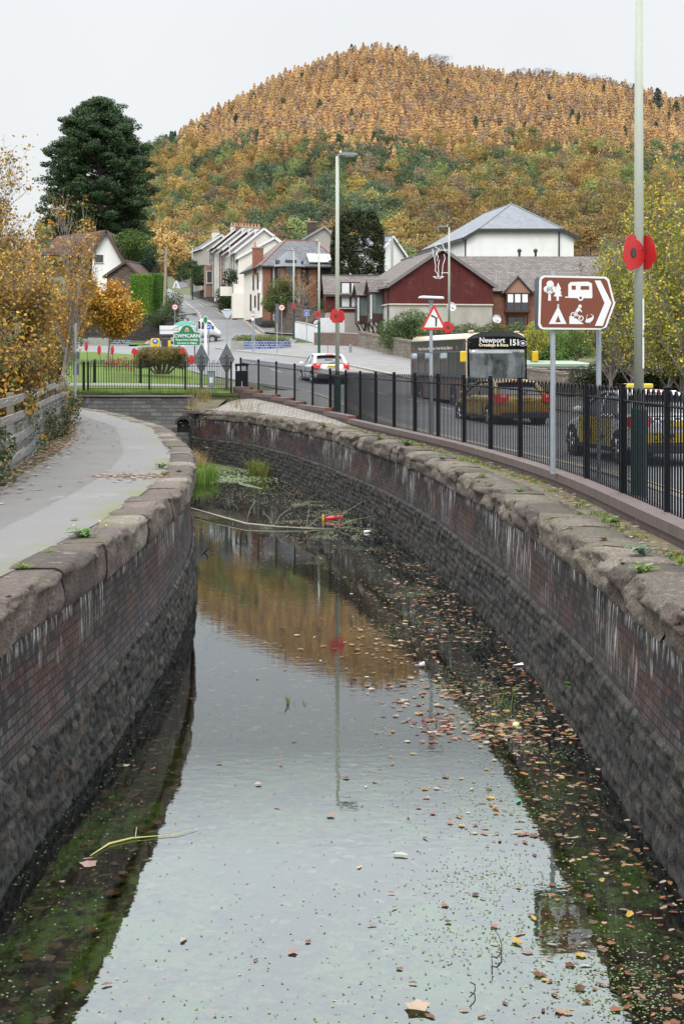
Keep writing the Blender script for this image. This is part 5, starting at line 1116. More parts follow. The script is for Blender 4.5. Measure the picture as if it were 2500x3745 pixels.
nrm = (Vector(B_)-Vector(A_)).cross(Vector(K1)-Vector(A_)).normalized(); vv = nrm.cross(Vector((1,0,0))).normalized()
for k in range(3):
    o3 = Vector((4.35+k*.95,-.05,zeB+.32)) + nrm*.12
    a = o3; b = o3+Vector((.88,0,0)); c3 = b+vv*1.6; d3 = a+vv*1.6; pn.add([a,b,c3,d3,a-nrm*.1,b-nrm*.1,c3-nrm*.1,d3-nrm*.1], [(0,1,2,3),(4,7,6,5),(0,4,5,1),(1,5,6,2),(2,6,7,3),(3,7,4,0)])
    for j in range(7): pn.tube([a+Vector((.08+j*.12,0,0))+nrm*.03, d3+Vector((.08+j*.12,0,0))+nrm*.03], .035, 5)
pn.build('solar_panels', mat('solar_tubes', (.50,.52,.54), .35, .2, .15, 4), Bh)
# two storey bay with polygonal roof
bay = [(1.0,0),(1.55,-1.05),(3.3,-1.05),(3.85,0)]
bo = poly_uv('bay', [[(*bay[i],0),(*bay[i+1],0),(*bay[i+1],zeB-.15),(*bay[i],zeB-.15)] for i in range(3)], M_brick, Bh)
apx = (2.42,.1,zeB+1.55); e_ = [(.7,.1),(1.4,-1.4),(3.45,-1.4),(4.15,.1)]
poly_uv('bay_roof', [[(*e_[i],zeB-.1),(*e_[i+1],zeB-.1),apx] for i in range(3)], M_slateL, bo, .06)
for zz in (zq(1022), zq(1100)): MB().box(1.9,-1.1,zz,2.95,-1.055,zz+1.75).build('window', M_wbrown, bo); MB().box(1.98,-1.12,zz+.08,2.87,-1.1,zz+1.67).build('window_pane', M_glass, bo)
poly_uv('side_window', [[(1.12,-.28,zq(1022)),(1.43,-.87,zq(1022)),(1.43,-.87,zq(1022)+1.75),(1.12,-.28,zq(1022)+1.75)],[(3.42,-.87,zq(1022)),(3.73,-.28,zq(1022)),(3.73,-.28,zq(1022)+1.75),(3.42,-.87,zq(1022)+1.75)]], M_glass, bo).location = (0,-.03,0)
window(Bh, 'F', 5.05, zq(1055), 1.0, 2.2, -.06, M_wbrown, 1); window(Bh, 'F', 6.35, zq(1045), .7, 1.9, -.06, M_wbrown, 0); window(Bh,'F',5.2,zq(1130),.9,1.9,-.06,M_wbrown,0)
for (u, z0, h_) in ((2.0,zq(1052),1.5),(4.6,zq(1052),1.5),(1.6,zq(1132),1.6),(3.6,zq(1118),1.1),(6.2,zq(1128),1.6)): window(Bh, 'L', u, z0, .7, h_, -.03, M_wbrown, 0, sill=False)
poly_uv('wall_plaque', [[(-.06,1.7,zq(1070)),(-.06,.35,zq(1070)),(-.06,.35,zq(1030)),(-.06,1.7,zq(1030))]], mat('plaque_white', (.70,.70,.69), .6, 0, .04, 5), Bh)
chimney(Bh, .15, 3.6, zeB-.6, zq(902,133), .95, .7, M_brick, 1)
bars(Bh, 'downpipe', mat('galv', (.45,.47,.48)), [((1.0,-.1,0),(1.0,-.1,zeB))], .1, .1)
MB().box(-.03,0,-.35,-.025,DB,.3).build('black_plinth', M_fascia_b, Bh)

# --- terrace climbing the hill; five houses, nearest first
ax = Vector((-5.8, 30)).normalized(); ta = math.atan2(-ax.x, ax.y)
gx, gy = X_(865,160), 160.; HW = 5.6; HL = 6.1
TC = [M_cream, M_cream, M_brick, M_cream, M_brickD]
TL = ['cream end terrace house with big plain gable and lean extension', 'second terrace house up the hill, cream front and slate roof', 'third terrace house up the hill with a brick front', 'fourth terrace house up the hill, cream with white party wall', 'fifth terrace house with red bay front, highest but one in the row']
for k in range(5):
    px_ = gx + ax.x*HL*k; py__ = gy + ax.y*HL*k; base = Z_(1130,160)+.62*k
    T = thing('terrace_house', TL[k], 'house', (px_, py__, base), ta, 'terrace houses stepping up the hill')
    ez = Z_(913,160)-Z_(1130,160); rz_ = Z_(832,160)-Z_(1130,160); W_ = HW
    poly_uv('wall', [[(0,0,0),(W_,0,0),(W_,0,ez+.6),(W_*.55,0,rz_-.1),(0,0,ez)],[(0,HL,0),(0,0,0),(0,0,ez),(0,HL,ez)],[(W_,0,0),(W_,HL,0),(W_,HL,ez+.6),(W_,0,ez+.6)]], M_cream if k < 2 else TC[k], T)
    if TC[k] is not M_cream: poly_uv('front', [[(-.03,HL-.1,0),(-.03,.1,0),(-.03,.1,ez),(-.03,HL-.1,ez)]], TC[k], T)
    gable_roof(T, 0, W_, 0, HL-.1, ez, rz_, (M_slate, M_slateL, M_slate, M_tilebr, M_slate)[k], .3, M_fascia_w, ridge=.55, eR=ez+.6)
    for u, z0 in ((.9,ez-2.2),(3.6,ez-2.2),(.9,ez-5.2),(3.4,ez-5.2)): window(T, 'L', u, z0, 1.0, 1.55, -.03, M_wwhite if k % 2 else M_wbrown, 0, 1)
    for u in (.3, 3.0): bars(T, 'downpipe', M_fascia_w, [((-.12,u,0),(-.12,u,ez-.1))], .1, .1)
    chimney(T, W_*.55, HL-.35, rz_-.5, rz_+.6, .7, .4, M_cream if k != 3 else M_brick, 2)
    if k == 4:
        bb = MB(); bb.box(-1.0,1.2,0,-.03,3.6,ez-2.6); bb.build('bay', M_brick, T); window(T,'F',-.9,ez-4.9,.75,1.6,1.18,M_wwhite,0,0)
ex = thing('house_extension', 'cream two storey rear extension with small slate gable below the terrace end', 'house', (X_(872,152), 152, Z_(1130,152)), ta*.5)
zx = lambda py: Z_(py,152)-Z_(1130,152); We = X_(1046,152)-X_(872,152)
poly_uv('wall', [[(0,0,0),(We,0,0),(We,0,zx(900)),(We*.76,0,zx(868)),(0,0,zx(938))],[(0,7.5,0),(0,0,0),(0,0,zx(938)),(0,7.5,zx(938))]], M_cream, ex)
gable_roof(ex, 0, We, 0, 7.4, zx(938), zx(865), M_slate, .22, M_fascia_w, ridge=.76, eR=zx(900))
for u, z0 in ((1.0,zx(1010)),(3.2,zx(1010)),(1.0,zx(1070)),(4.6,zx(1070))): window(ex,'L',u,z0,.9,1.4,-.02,M_wwhite,0)
bars(ex,'downpipe',M_fascia_w,[((-.1,4.3,0),(-.1,4.3,zx(938)))],.1,.1)
# small grey house at the top of the row and others around
def simple_house(name, label, px, pyb, d, w_, l_, ehe, rhe, wallm, roofm, rz=0, edge=None, wins=(), ch=None, ridge=.5):
    t = thing(name, label, 'house', (X_(px,d), d, Z_(pyb,d)), rz); L2 = l_
    poly_uv('wall', [[(0,0,-2),(w_,0,-2),(w_,0,ehe),(w_*ridge,0,rhe-.08),(0,0,ehe)],[(0,L2,-2),(0,0,-2),(0,0,ehe),(0,L2,ehe)],[(w_,0,-2),(w_,L2,-2),(w_,L2,ehe),(w_,0,ehe)]], wallm, t)
    gable_roof(t, 0, w_, 0, L2, ehe, rhe, roofm, .3, edge, ridge=ridge)
    for wn in wins: window(t, *wn)
    if ch: chimney(t, *ch)
    return t
simple_house('grey_house', 'small grey stone house with white gable trim at the top of the terrace', 741, 1010, 208, 3.6, 8, 4.3, 6.2, M_dash, M_slate, .3, M_fascia_w, (('F',1.2,1.2,.9,1.3),), (2.6,3,5.2,6.9,1.1,.5,M_cream,3), .8)
simple_house('grey_house', 'grey pebbledashed house with dark gable trim rising behind the brick house', 1085, 1000, 172, 5.4, 10, Z_(886,172)-Z_(1000,172), Z_(826,172)-Z_(1000,172), M_dash, M_slate, .05, mat('grey_barge2', (.2,.2,.21), .7), (), (1.9,3,3.2,6.6,1.2,.6,M_brickD,1), .62)
simple_house('slate_cottage', 'grey slate roofed cottage glimpsed between the conifer and the maroon gable', 1385, 1010, 150, 4.5, 7, 2.6, 4.4, M_rwhite, M_slateL, .9, M_fascia_w)
simple_house('roadside_cottage', 'low slate roofed cottage at the top of the road', 628, 1078, 255, 1.9, 6, .4, 2.6, M_rwhite, M_slateL, -.2, M_fascia_w)
# white bungalow on the left behind the autumn shrubs
wb = thing('white_bungalow', 'white gabled house with dark brown tiled roof behind the autumn trees', 'house', (X_(338,150), 150, E+8), 0)
zz = lambda py: Z_(py,150)-(E+8); ww = X_(451,150)-X_(336,150)
poly_uv('wall', [[(0,0,-3),(ww,0,-3),(ww,0,zz(972)),(ww*.47,0,zz(848)),(0,0,zz(930))]], M_rwhite, wb)
poly_uv('roof', [[(-6.6,3.5,zz(925)),(-.15,-.3,zz(936)),(ww*.46,-.3,zz(842)),(-4.6,4.5,zz(850))],[(ww*.46,-.3,zz(842)),(ww+.35,-.3,zz(980)),(ww+.35,6,zz(980)),(ww*.46,6,zz(842))]], M_tilebr, wb, .1)
bars(wb, 'bargeboard', mat('brown_barge', (.06,.035,.03), .7), [((-.2,-.34,zz(940)),(ww*.46,-.34,zz(847))),((ww*.46,-.34,zz(847)),(ww+.35,-.34,zz(984)))], .08, .28)
window(wb, 'F', .25, zz(960), .9, .8, 0, M_wbrown, 0)
wb2 = simple_house('brown_roofed_annexe', 'low brown tiled roof just above the clipped conifer hedge', 392, 1010, 142, 3.4, 5, .2, 1.5, M_rock, M_tilebr, -.2, mat('brown_barge', (.06,.035,.03)), (), None, .6)
simple_house('distant_house', 'small white house far off beyond the hedge on the left', 488, 950, 215, 2.6, 5, .6, 1.6, M_dash, M_slate, .4)

# ---------------------------------------------------------------- walls along the roads
def linewall(name, label, pts, h, m, th=.4, cap=None, zoff=-.3, hz=None, group=None):
    t = thing(name, label, 'wall', (pts[0][0], pts[0][1], 0), 0, group); p = rs(pts, max(2, int(np.hypot(*np.diff(np.array(pts, float), axis=0).T).sum()/1.5)+1)); ox, oy = pts[0]
    p = curve(pts, 1.2); polys = []; s_ = 0; V=[]; Fc=[]; UV=[]
    tt_ = np.gradient(p, axis=0); tt_ /= np.hypot(*tt_.T)[:,None]; nn_ = np.stack([-tt_[:,1], tt_[:,0]], 1)*th
    for i in range(len(p)-1):
        l_ = float(np.hypot(*(p[i+1]-p[i]))); z0, z1 = gz(*map(float,p[i])), gz(*map(float,p[i+1])); h0 = h(i/(len(p)-1)) if callable(h) else h; h1 = h((i+1)/(len(p)-1)) if callable(h) else h
        A0, A1, B0, B1 = p[i], p[i+1], p[i]+nn_[i], p[i+1]+nn_[i+1]
        for (a, b, ua, ub, fl) in ((A0,A1,s_,s_+l_,0),(B1,B0,s_+l_,s_,0)):
            za, zb_, ha, hb = (z0,z1,h0,h1) if a is A0 else (z1,z0,h1,h0)
            q4(V,Fc,UV,[(a[0]-ox,a[1]-oy,za+zoff),(b[0]-ox,b[1]-oy,zb_+zoff),(b[0]-ox,b[1]-oy,zb_+hb),(a[0]-ox,a[1]-oy,za+ha)],[(ua,za+zoff),(ub,zb_+zoff),(ub,zb_+hb),(ua,za+ha)])
        q4(V,Fc,UV,[(A0[0]-ox,A0[1]-oy,z0+h0),(A1[0]-ox,A1[1]-oy,z1+h1),(B1[0]-ox,B1[1]-oy,z1+h1),(B0[0]-ox,B0[1]-oy,z0+h0)],[(s_,0),(s_+l_,0),(s_+l_,th),(s_,th)]); s_ += l_
    z0 = gz(*map(float,p[0])); z1 = gz(*map(float,p[-1])); ha = h(0) if callable(h) else h; hb = h(1) if callable(h) else h
    for (a, b, z, hh_) in ((p[0]+nn_[0], p[0], z0, ha), (p[-1], p[-1]+nn_[-1], z1, hb)):
        q4(V,Fc,UV,[(a[0]-ox,a[1]-oy,z+zoff),(b[0]-ox,b[1]-oy,z+zoff),(b[0]-ox,b[1]-oy,z+hh_),(a[0]-ox,a[1]-oy,z+hh_)],[(0,0),(th,0),(th,hh_),(0,hh_)])
    npmesh('masonry', V, Fc, m, parent=t, uv=UV)
    if cap:
        cb = MB()
        for i in range(len(p)-1):
            z0, z1 = gz(*map(float,p[i])), gz(*map(float,p[i+1])); h0 = h(i/(len(p)-1)) if callable(h) else h; h1 = h((i+1)/(len(p)-1)) if callable(h) else h
            for kk in range(3):
                f0, f1 = kk/3, (kk+.86)/3; zr_ = random.uniform(.06,.16) if cap == 'rough' else .08
                q = []
                for f in (f0, f1):
                    c_ = p[i]*(1-f)+p[i+1]*f; z_ = (z0+h0)*(1-f)+(z1+h1)*f; a_ = c_-nn_[i]*.08; b__ = c_+nn_[i]*1.08
                    q += [(a_[0]-ox,a_[1]-oy,z_+.003),(b__[0]-ox,b__[1]-oy,z_+.003),(a_[0]-ox,a_[1]-oy,z_+zr_),(b__[0]-ox,b__[1]-oy,z_+zr_)]
                cb.add(q, [(0,1,3,2),(4,6,7,5),(0,2,6,4),(1,5,7,3),(2,3,7,6)])
        cb.build('cope', M_rock if m is M_rock else m if cap == 'rough' else M_kerb, t)
    return t
linewall('roadside_wall', 'curving lichen covered rubble wall beside the pavement behind the bus', [(10.3,63),(7.6,72.5),(5.7,80),(3.6,90),(1.6,100)], 1.05, masonry('lichen_rubble', .4, .22, .03, [(.17,.145,.11),(.26,.22,.17),(.33,.29,.23)], (.12,.10,.08), 1), .45, 'rough')
linewall('brick_garden_wall', 'low brown brick wall in front of the dark front door', [(1.5,100.6),(-.4,103.5),(-1.9,104.5)], .95, masonry('brown_brick', .225, .075, .01, [(.17,.11,.09),(.22,.15,.12),(.27,.19,.155)], (.14,.11,.09)), .3, 'cap')
linewall('stone_retaining_wall', 'pinkish rubble wall below the brick house garden', [(-.9,119.5),(-3.4,121.6),(-5.6,126.5)], lambda f: 1.9+1.2*f, M_rock, .4, 'rough')
linewall('painted_wall', 'white painted block wall at the corner of the side street', [(-3.9,118),(-2.3,112),(-1.95,108.5)], 1.25, mat('white_block', (.52,.53,.54), .7, 0, .08, 2, .3, 30), .25, 'cap')
linewall('painted_wall', 'lower white painted wall joining the grey house wall', [(-1.85,112),(.2,112.5)], 1.9, mat('white_block', (.72,.73,.74)), .25)
linewall('hillside_wall', 'tall dark stone retaining wall climbing beside the hill road', [(-10.9,166),(-14.0,180),(-18.3,202),(-21.5,218),(-24.6,236)], lambda f: 3.6-1.2*f, M_rockD, .5, 'rough')
pb_ = thing('rendered_garage', 'cream rendered garage block with brick corner beside the hill road', 'garage', (X_(850,150), 150, gz(X_(850,150),150)-.3), ta*.6)
wallbox('wall', pb_, 0,0,0, 2.45,6,Z_(1072,150)-pb_.location.z, M_cream); wallbox('brick_pier', pb_, 2.1,-.08,0, 2.55,.4,Z_(1068,150)-pb_.location.z, M_brick); MB().box(-.03,-.03,0,2.4,-.01,.5).build('black_plinth', M_fascia_b, pb_)
bl = thing('balustrade', 'pale concrete parapet above the cream garage', 'parapet', (X_(805,152), 152, Z_(1082,152)), ta*.6); MB().box(0,0,0,1.3,.15,1.0).box(1.4,-1,.2,4.2,-.85,1.25).build('panel', M_cream, bl); MB().box(1.3,-.9,.2,1.5,.1,1.4).build('post', M_kerb, bl)
linewall('dark_stone_wall', 'dark dry looking stone wall across the verge on the left', [(X_(645,124),124),(X_(560,125.5),125.5),(X_(460,126.5),126.5),(X_(330,127.5),127.5),(X_(200,128.5),128.5)][::-1], 1.75, M_rockD, .4, 'rough')
# blue tiled planters
n = NB('blue_tile'); uv = n.src(True); br = n.brick(uv, .20, .17, .02); rnd = n.sep(br.outputs['Color'])[0]
c = n.mix(n.mr(rnd, .3, .7), (.012,.018,.09), (.06,.11,.28)); c = n.mix(br.outputs['Fac'], c, (.30,.32,.38)); M_blue = n.done(c, .35)
pc_ = G(950, 99); pl2 = thing('planter', 'low oval roadside planter faced in blue tiles with clipped ground cover', 'planter', (0,0,0))
ang = np.linspace(0, 2*math.pi, 25)[:-1]; ex_, ey_ = 2.15, 1.6; cX, cY = X_(948,99), 100.6; zz0 = gz(cX, cY-1.6)
def ringwall(name, par, cx, cy, rx, ry, z0, z1, m, frm=0, to=24, th=.3, n_=24):
    V=[];Fc=[];UV=[]; s=0
    for i in range(frm, to):
        a0, a1 = 2*math.pi*i/n_, 2*math.pi*(i+1)/n_; A=(cx+rx*math.cos(a0), cy+ry*math.sin(a0)); B=(cx+rx*math.cos(a1), cy+ry*math.sin(a1)); l_ = math.dist(A,B)
        a=(cx+(rx-th)*math.cos(a0), cy+(ry-th)*math.sin(a0)); b=(cx+(rx-th)*math.cos(a1), cy+(ry-th)*math.sin(a1))
        q4(V,Fc,UV,[(*A,z0),(*B,z0),(*B,z1),(*A,z1)],[(s,z0),(s+l_,z0),(s+l_,z1),(s,z1)]); q4(V,Fc,UV,[(*A,z1),(*B,z1),(*b,z1),(*a,z1)],[(s,0),(s+l_,0),(s+l_,th),(s,th)]); s+=l_
    return npmesh(name, V, Fc, m, parent=par, uv=UV)
ringwall('tile_facing', pl2, cX, cY, ex_, ey_, zz0-.4, zz0+.68, M_blue, 16, 30); ringwall('concrete_rim', pl2, cX, cY, ex_-.02, ey_-.02, zz0-.4, zz0+.69, M_kerb, 6, 16)
v, f, c = leafcloud([(cX+dx_, cY+dy_, zz0+.78, .75, .7, .36) for dx_, dy_ in ((-1.3,-.2),(-.9,-.5),(-.4,-.3),(0,-.5),(.5,-.3),(1.0,-.5),(1.3,0),(-1.1,.6),(.8,.5))], 900, .05, [(.16,.22,.05),(.22,.29,.07),(.11,.16,.04),(.26,.22,.10)], 61, .2, .8)
npmesh('ground_cover', v, f, LEAF, c, pl2)
for i, (pa, pb, d_) in enumerate(((248,318,116),(322,402,116.5),(402,478,117))):
    m_ = M_blue if i != 1 else M_kerb; linewall('verge_planter_wall', ('low blue tiled wall on the verge, left section', 'plain concrete block between the two blue tiled verge walls', 'low blue tiled wall on the verge, right section')[i], [(X_(pa,d_),d_),(X_(pb,d_),d_+.1)], .42 if i != 1 else .62, m_, .4)
# ---- pump house shed on the right
sh = thing('pump_house', 'flat green roofed low shed with pebbledash walls behind the bus', 'shed', (X_(1785,78), 78, E-1.7), .06)
Zs = lambda py, d=78: Z_(py,d)-(E-1.7); Ws = 5.6
poly_uv('wall', [[(0,0,-.6),(Ws,0,-.6),(Ws,0,Zs(1350)),(0,0,Zs(1350))],[(Ws,0,-.6),(Ws,5,-.6),(Ws,5,Zs(1350)),(Ws,0,Zs(1350))]], mat('pinkish_dash', (.24,.19,.17), .95, 0, .15, 14, .8, 60), sh)
MB().box(-.1,-.2,Zs(1348),Ws+.1,5,Zs(1333)).build('white_fascia', M_fascia_w, sh)
poly_uv('roof', [[(-.2,-.35,Zs(1331)),(Ws+.2,-.35,Zs(1331)),(Ws+.2,5.4,Zs(1318)),(-.2,5.4,Zs(1318))]], mat('green_roof', (.20,.26,.20), .8, 0, .12, 1.5), sh, .14)
MB().box(2.1,-.05,Zs(1425),3.2,-.01,Zs(1390)).build('shutter', mat('slatted_shutter', (.05,.06,.08), .5, 0, .3, 30, stretch=(.1,.1,8)), sh)
MB().box(1.95,-.12,Zs(1384),3.35,-.01,Zs(1370)).build('lintel', M_kerb, sh)
nb = MB().box(.5,-.05,Zs(1410),1.65,-.02,Zs(1357)).build('notice_board', mat('notice_white', (.72,.72,.70), .6), sh)
# ---------------------------------------------------------------- lettering and flat shapes
def text_mesh(body, size, m, parent, loc, rot, name='lettering', align='CENTER', th=.002, bold=0, sx=1):
    cu = bpy.data.curves.new(name, 'FONT'); cu.body = body; cu.size = size; cu.align_x = align; cu.align_y = 'CENTER'; cu.extrude = th; cu.offset = bold; cu.resolution_u = 3
    o = bpy.data.objects.new(name+'_c', cu); C.objects.link(o); bpy.context.view_layer.update()
    me = bpy.data.meshes.new_from_object(o.evaluated_get(bpy.context.evaluated_depsgraph_get())); bpy.data.objects.remove(o)
    me.name = name; me.materials.clear(); me.materials.append(m); q = bpy.data.objects.new(name, me); C.objects.link(q); q.parent = parent; q.location = loc; q.rotation_euler = rot; q.scale = (sx,1,1); return q
FRONT = (math.pi/2, 0, 0)
def flat(polys, name, m, parent, y=0, th=.004, ox=0, oz=0, sc=1):
    """polygons in the x-z plane facing -y, each a thin plate standing proud"""
    mb = MB()
    for P in polys:
        mb.prism([(p[0]*sc, p[1]*sc) for p in P], (ox, y, oz), (1,0,0), (0,0,1), th)   # x cross z = -y : outwards
    return mb.build(name, m, parent)
def circ(cx, cy, r, n=20, r2=None): return [(cx+r*math.cos(2*math.pi*k/n), cy+(r2 or r)*math.sin(2*math.pi*k/n)) for k in range(n)]
def rrect(x0, y0, x1, y1, r, n=5):
    o = []
    for (cx, cy, a0) in ((x1-r,y0+r,-90),(x1-r,y1-r,0),(x0+r,y1-r,90),(x0+r,y0+r,180)):
        for k in range(n+1): a = math.radians(a0+90*k/n); o.append((cx+r*math.cos(a), cy+r*math.sin(a)))
    return o
M_galv = mat('galvanised', (.28,.31,.34), .45, .5, .12, 3, .1, 60)
M_galv2 = mat('grey_post', (.17,.19,.21), .6, .2, .12, 4)
M_signw = mat('sign_white', (.56,.56,.56), .45, 0, .03, 4); M_signb = mat('sign_black', (.02,.02,.022), .5, 0, .1, 4)
M_signr = mat('sign_red', (.42,.022,.014), .45, 0, .06, 4); M_signbr = mat('sign_brown', (.13,.030,.011), .45, 0, .05, 4)
M_signg = mat('sign_green', (.006,.14,.055), .45, 0, .05, 4); M_signbl = mat('sign_blue', (.02,.09,.42), .45, 0, .05, 4)
M_back = mat('sign_back', (.075,.085,.095), .6, .1, .15, 3)
M_poppy = mat('poppy_red', (.36,.008,.009), .5, 0, .06, 6); M_yell = mat('yellow_plastic', (.50,.33,.01), .45, 0, .06, 4)
M_lampg = mat('lamp_green_base', (.006,.045,.038), .5, 0, .15, 3); M_lampp = mat('lamp_post_paint', (.29,.31,.26), .6, .1, .10, 2, stretch=(3,3,.5), dirt=((.21,.235,.17), .4))

# ---------------------------------------------------------------- lamps and poppies
def lamp(px, py_top, d, base_z, label, head='flat', r=.065, green=1.5, hd=1, rr=.085, lean=0):
    x = X_(px, d); zt = Z_(py_top, d); H_ = zt-base_z; t = thing('street_lamp', label, 'street lamp', (x, d, base_z), 0)
    if green: MB().cyl(0,0,-.3,green,rr,14).build('base', M_lampg, t, smooth=False, bevel=.01); MB().tube([(0,0,green),(0,0,green+.05)], [rr,r], 14).build('collar', M_lampg, t)
    else: MB().cyl(0,0,-.3,1.4,rr,14).build('base', M_lampp, t)
    MB().tube([(0,0,green or 1.35),(0,0,H_*.6),(0,0,H_)], [r,r*.93,r*.75], 12).build('post', M_lampp, t, smooth=True)
    if head:
        a = MB().tube([(0,0,H_-.02),(.05*hd,0,H_+.04),(.25*hd,-.02,H_+.06)], [.035,.035,.03], 8).build('arm', M_galv2, t)
        h = MB(); h.prism([(.12*hd,-.03),(.62*hd,-.03),(.66*hd,.0),(.60*hd,.045),(.2*hd,.06),(.1*hd,.03)][::(1 if hd > 0 else -1)], (0,.1,H_+.05), (1,0,0), (0,0,1), .22)
        h.build('lantern', M_galv2, t, bevel=.01); MB().cbox(.4*hd,-.01,H_+.015,.32,.16,.012).build('lens', mat('lamp_lens', (.55,.55,.52), .2), t)
        MB().lathe([(.02,H_+.10),(.035,H_+.12),(.035,H_+.16),(.01,H_+.18)], .1*hd, 0, 8).build('photocell', M_signw, t)
    return t
def petals():
    """outline of a two-lobed paper poppy"""
    o = []
    for k in range(48):
        a = 2*math.pi*k/48; rr = .80 + .20*abs(math.cos(1.5*a + .3))**.7 - .16*math.exp(-((a-1.15)/.13)**2) - .16*math.exp(-((a-3.9)/.13)**2)- .12*math.exp(-((a-2.45)/.12)**2)
        o.append((rr*math.cos(a), rr*math.sin(a)*1.05))
    return o
PET = petals()
def poppy(loc, r, yaw, label, ctr=True, flip=1, group=None):
    t = thing('poppy', label, 'poppy decoration', loc, yaw, group)
    flat([[(flip*p[0]*r, p[1]*r) for p in PET][::flip]], 'petals', M_poppy, t, 0, .006)
    if ctr:
        c = flat([circ(0,0,r*.24,16,r*.28)], 'centre', M_signb, t, -.007, .006)
        flat([circ(r*.05*math.cos(a), r*.12*math.sin(a), r*.02, 6) for a in (0,2,4)], 'dots', mat('dot_gold', (.35,.25,.08), .6), c, -.0131, .002)
    return t
def tie(loc, r): pass
lamp(1233, 572, 45, gz(X_(1233,45),45), 'tall pale street lamp behind the middle of the black railing', 'flat', .068, 1.4, 1, .10)
lm = lamp(2334, -260, 18, E-2.12, 'nearest street lamp on the right, its head above the picture', None, .0625, 1.5, 1, .092)
lamp(1166, 886, 86, gz(X_(1166,86),86), 'green based street lamp on the pavement behind the planter', 'flat', .07, 2.2, -1, .085)
lamp(1074, 918, 115, gz(X_(1074,115),115), 'green based street lamp beside the white painted wall', 'flat', .07, 2.6, -1, .09)
lamp(840, 897, 163, gz(X_(840,163),163), 'street lamp on the pavement in front of the cream terrace', 'flat', .08, 2.4, -1, .10)
lamp(1641, 832, 92, gz(X_(1641,92),92), 'street lamp standing in front of the maroon gable', 'flat', .075, 1.6, -1, .09)
lamp(704, 906, 212, gz(X_(704,212),212), 'far street lamp against the dark hillside wall', 'flat', .09, 2.6, -1, .11)
lamp(298, 1010, 108, gz(X_(298,108),108), 'street lamp on the verge half hidden by the autumn tree', 'flat', .07, 2.1, 1, .09)
poppy(P_(2313,925,17.84), .225, math.radians(40), 'large red poppy on the left face of the nearest street lamp', True)
poppy(P_(2356,925,18.03), .215, math.radians(-54), 'red poppy seen from behind on the right side of the nearest street lamp', False, -1)
MB_ = MB(); MB_.lathe([(.066,0),(.068,.004),(.068,.012),(.066,.016)], n=16); o = MB_.build('cable_tie', M_signb, lm); o.location = (0,0,Z_(918,18)-(E-2.12))
o = MB().cbox(.045,-.052,0,.03,.004,.88,.7).build('number_strip', M_signw, lm); o.location = (0,0,Z_(1220,18)-(E-2.12))
text_mesh('H 45', .05, M_signb, lm, (.049,-.057,Z_(1220,18)-(E-2.12)), (math.pi/2, math.pi/2, .6), 'strip_number', th=.001)
poppy(P_(1227,1156,44.9), .22, .35, 'red poppy on the tall lamp behind the middle railing'); poppy(P_(1243,1158,44.95), .20, -.6, 'second red poppy overlapping behind the one on the tall middle lamp', False, -1)
poppy(P_(1074,1122,114.8), .19, 0, 'red poppy on the lamp beside the white painted wall'); poppy(P_(1161,1149,85.8), .20, .5, 'red poppy on the green based lamp behind the planter')
poppy(P_(837,1059,162.7), .24, .7, 'red poppy on the lamp in front of the cream terrace'); poppy(P_(704,1024,211.7), .26, .0, 'red poppy on the far lamp against the hillside wall')
poppy(P_(297,1128,107.8), .20, .4, 'red poppy on the lamp half hidden by the autumn tree'); poppy(P_(1637,1197,32.6), .135, 0, 'small red poppy fixed at the corner of the red triangle warning sign')
# wire figure light on the lamp by the gable
wf = thing('wire_figure', 'wire outline of a hanging figure light fixed to the lamp by the gable', 'light decoration', P_(1600,960,91.6))
def pxp(L_): return [((X_(a,91.6)-X_(1600,91.6)), -.05, Z_(b,91.6)-Z_(960,91.6)) for a, b in L_]
m_ = MB()
for L_ in ([(1580,910),(1584,935),(1588,950),(1596,925),(1605,910),(1592,905),(1590,895),(1605,890),(1618,895),(1622,908),(1628,920)],[(1588,950),(1592,975),(1590,990),(1598,1000),(1600,1012)],[(1605,950),(1601,975),(1603,1010)],
          [(1622,930),(1626,945),(1618,970),(1616,1000),(1614,1012)],[(1583,1012),(1592,1018),(1608,1019),(1620,1013)],[(1583,1012),(1600,1014),(1622,1012)],[(1596,925),(1601,940),(1596,955)]): m_.tube(pxp(L_), .022, 5)
m_.tube(pxp([(1600,915),(1638,915)]), .02, 5).tube(pxp([(1612,998),(1638,998)]), .02, 5); m_.build('wire', mat('wire_white', (.6,.62,.63), .4), wf)

# ---------------------------------------------------------------- the brown tourist sign
sd_ = 21.2; bs = thing('brown_sign', 'brown arrow shaped tourist sign with white pictograms pointing right', 'road sign', P_(1968,1108,sd_), .14)
u = sd_/F      # metres per photograph pixel
def bp_(L_): return [((a-1968)*u*1.0, -(b-1108)*u) for a, b in L_]
def offp(P, k):
    P = np.array(P); c = P.mean(0); return [tuple(c+(p-c)*k) for p in P]
board = bp_([(1984,1205),(2200,1205),(2224,1196),(2256,1112),(2258,1105),(2254,1098),(2234,1020),(2222,1010),(1987,1007),(1974,1014),(1970,1028),(1966,1188),(1972,1200)][::1])
board = board[::-1] if sum((board[i][0]*board[(i+1)%13][1]-board[(i+1)%13][0]*board[i][1]) for i in range(13)) < 0 else board
flat([board], 'white_border', M_signw, bs, .0, .012)
inner = bp_([(1982,1197),(2208,1199),(2218,1190),(2247,1112),(2249,1105),(2246,1098),(2227,1026),(2216,1017),(1990,1014),(1979,1022),(1974,1182)][::-1]); 
def fixo(P): return P if sum((P[i][0]*P[(i+1)%len(P)][1]-P[(i+1)%len(P)][0]*P[i][1]) for i in range(len(P))) > 0 else P[::-1]
flat([fixo(inner)], 'brown_panel', M_signbr, bs, -.0125, .003)
yy_ = -.0158
def pic(polys, nm, m=M_signw, y=None, th=.002): return flat([fixo(bp_(P)) for P in polys], nm, m, bs, yy_ if y is None else y, th)
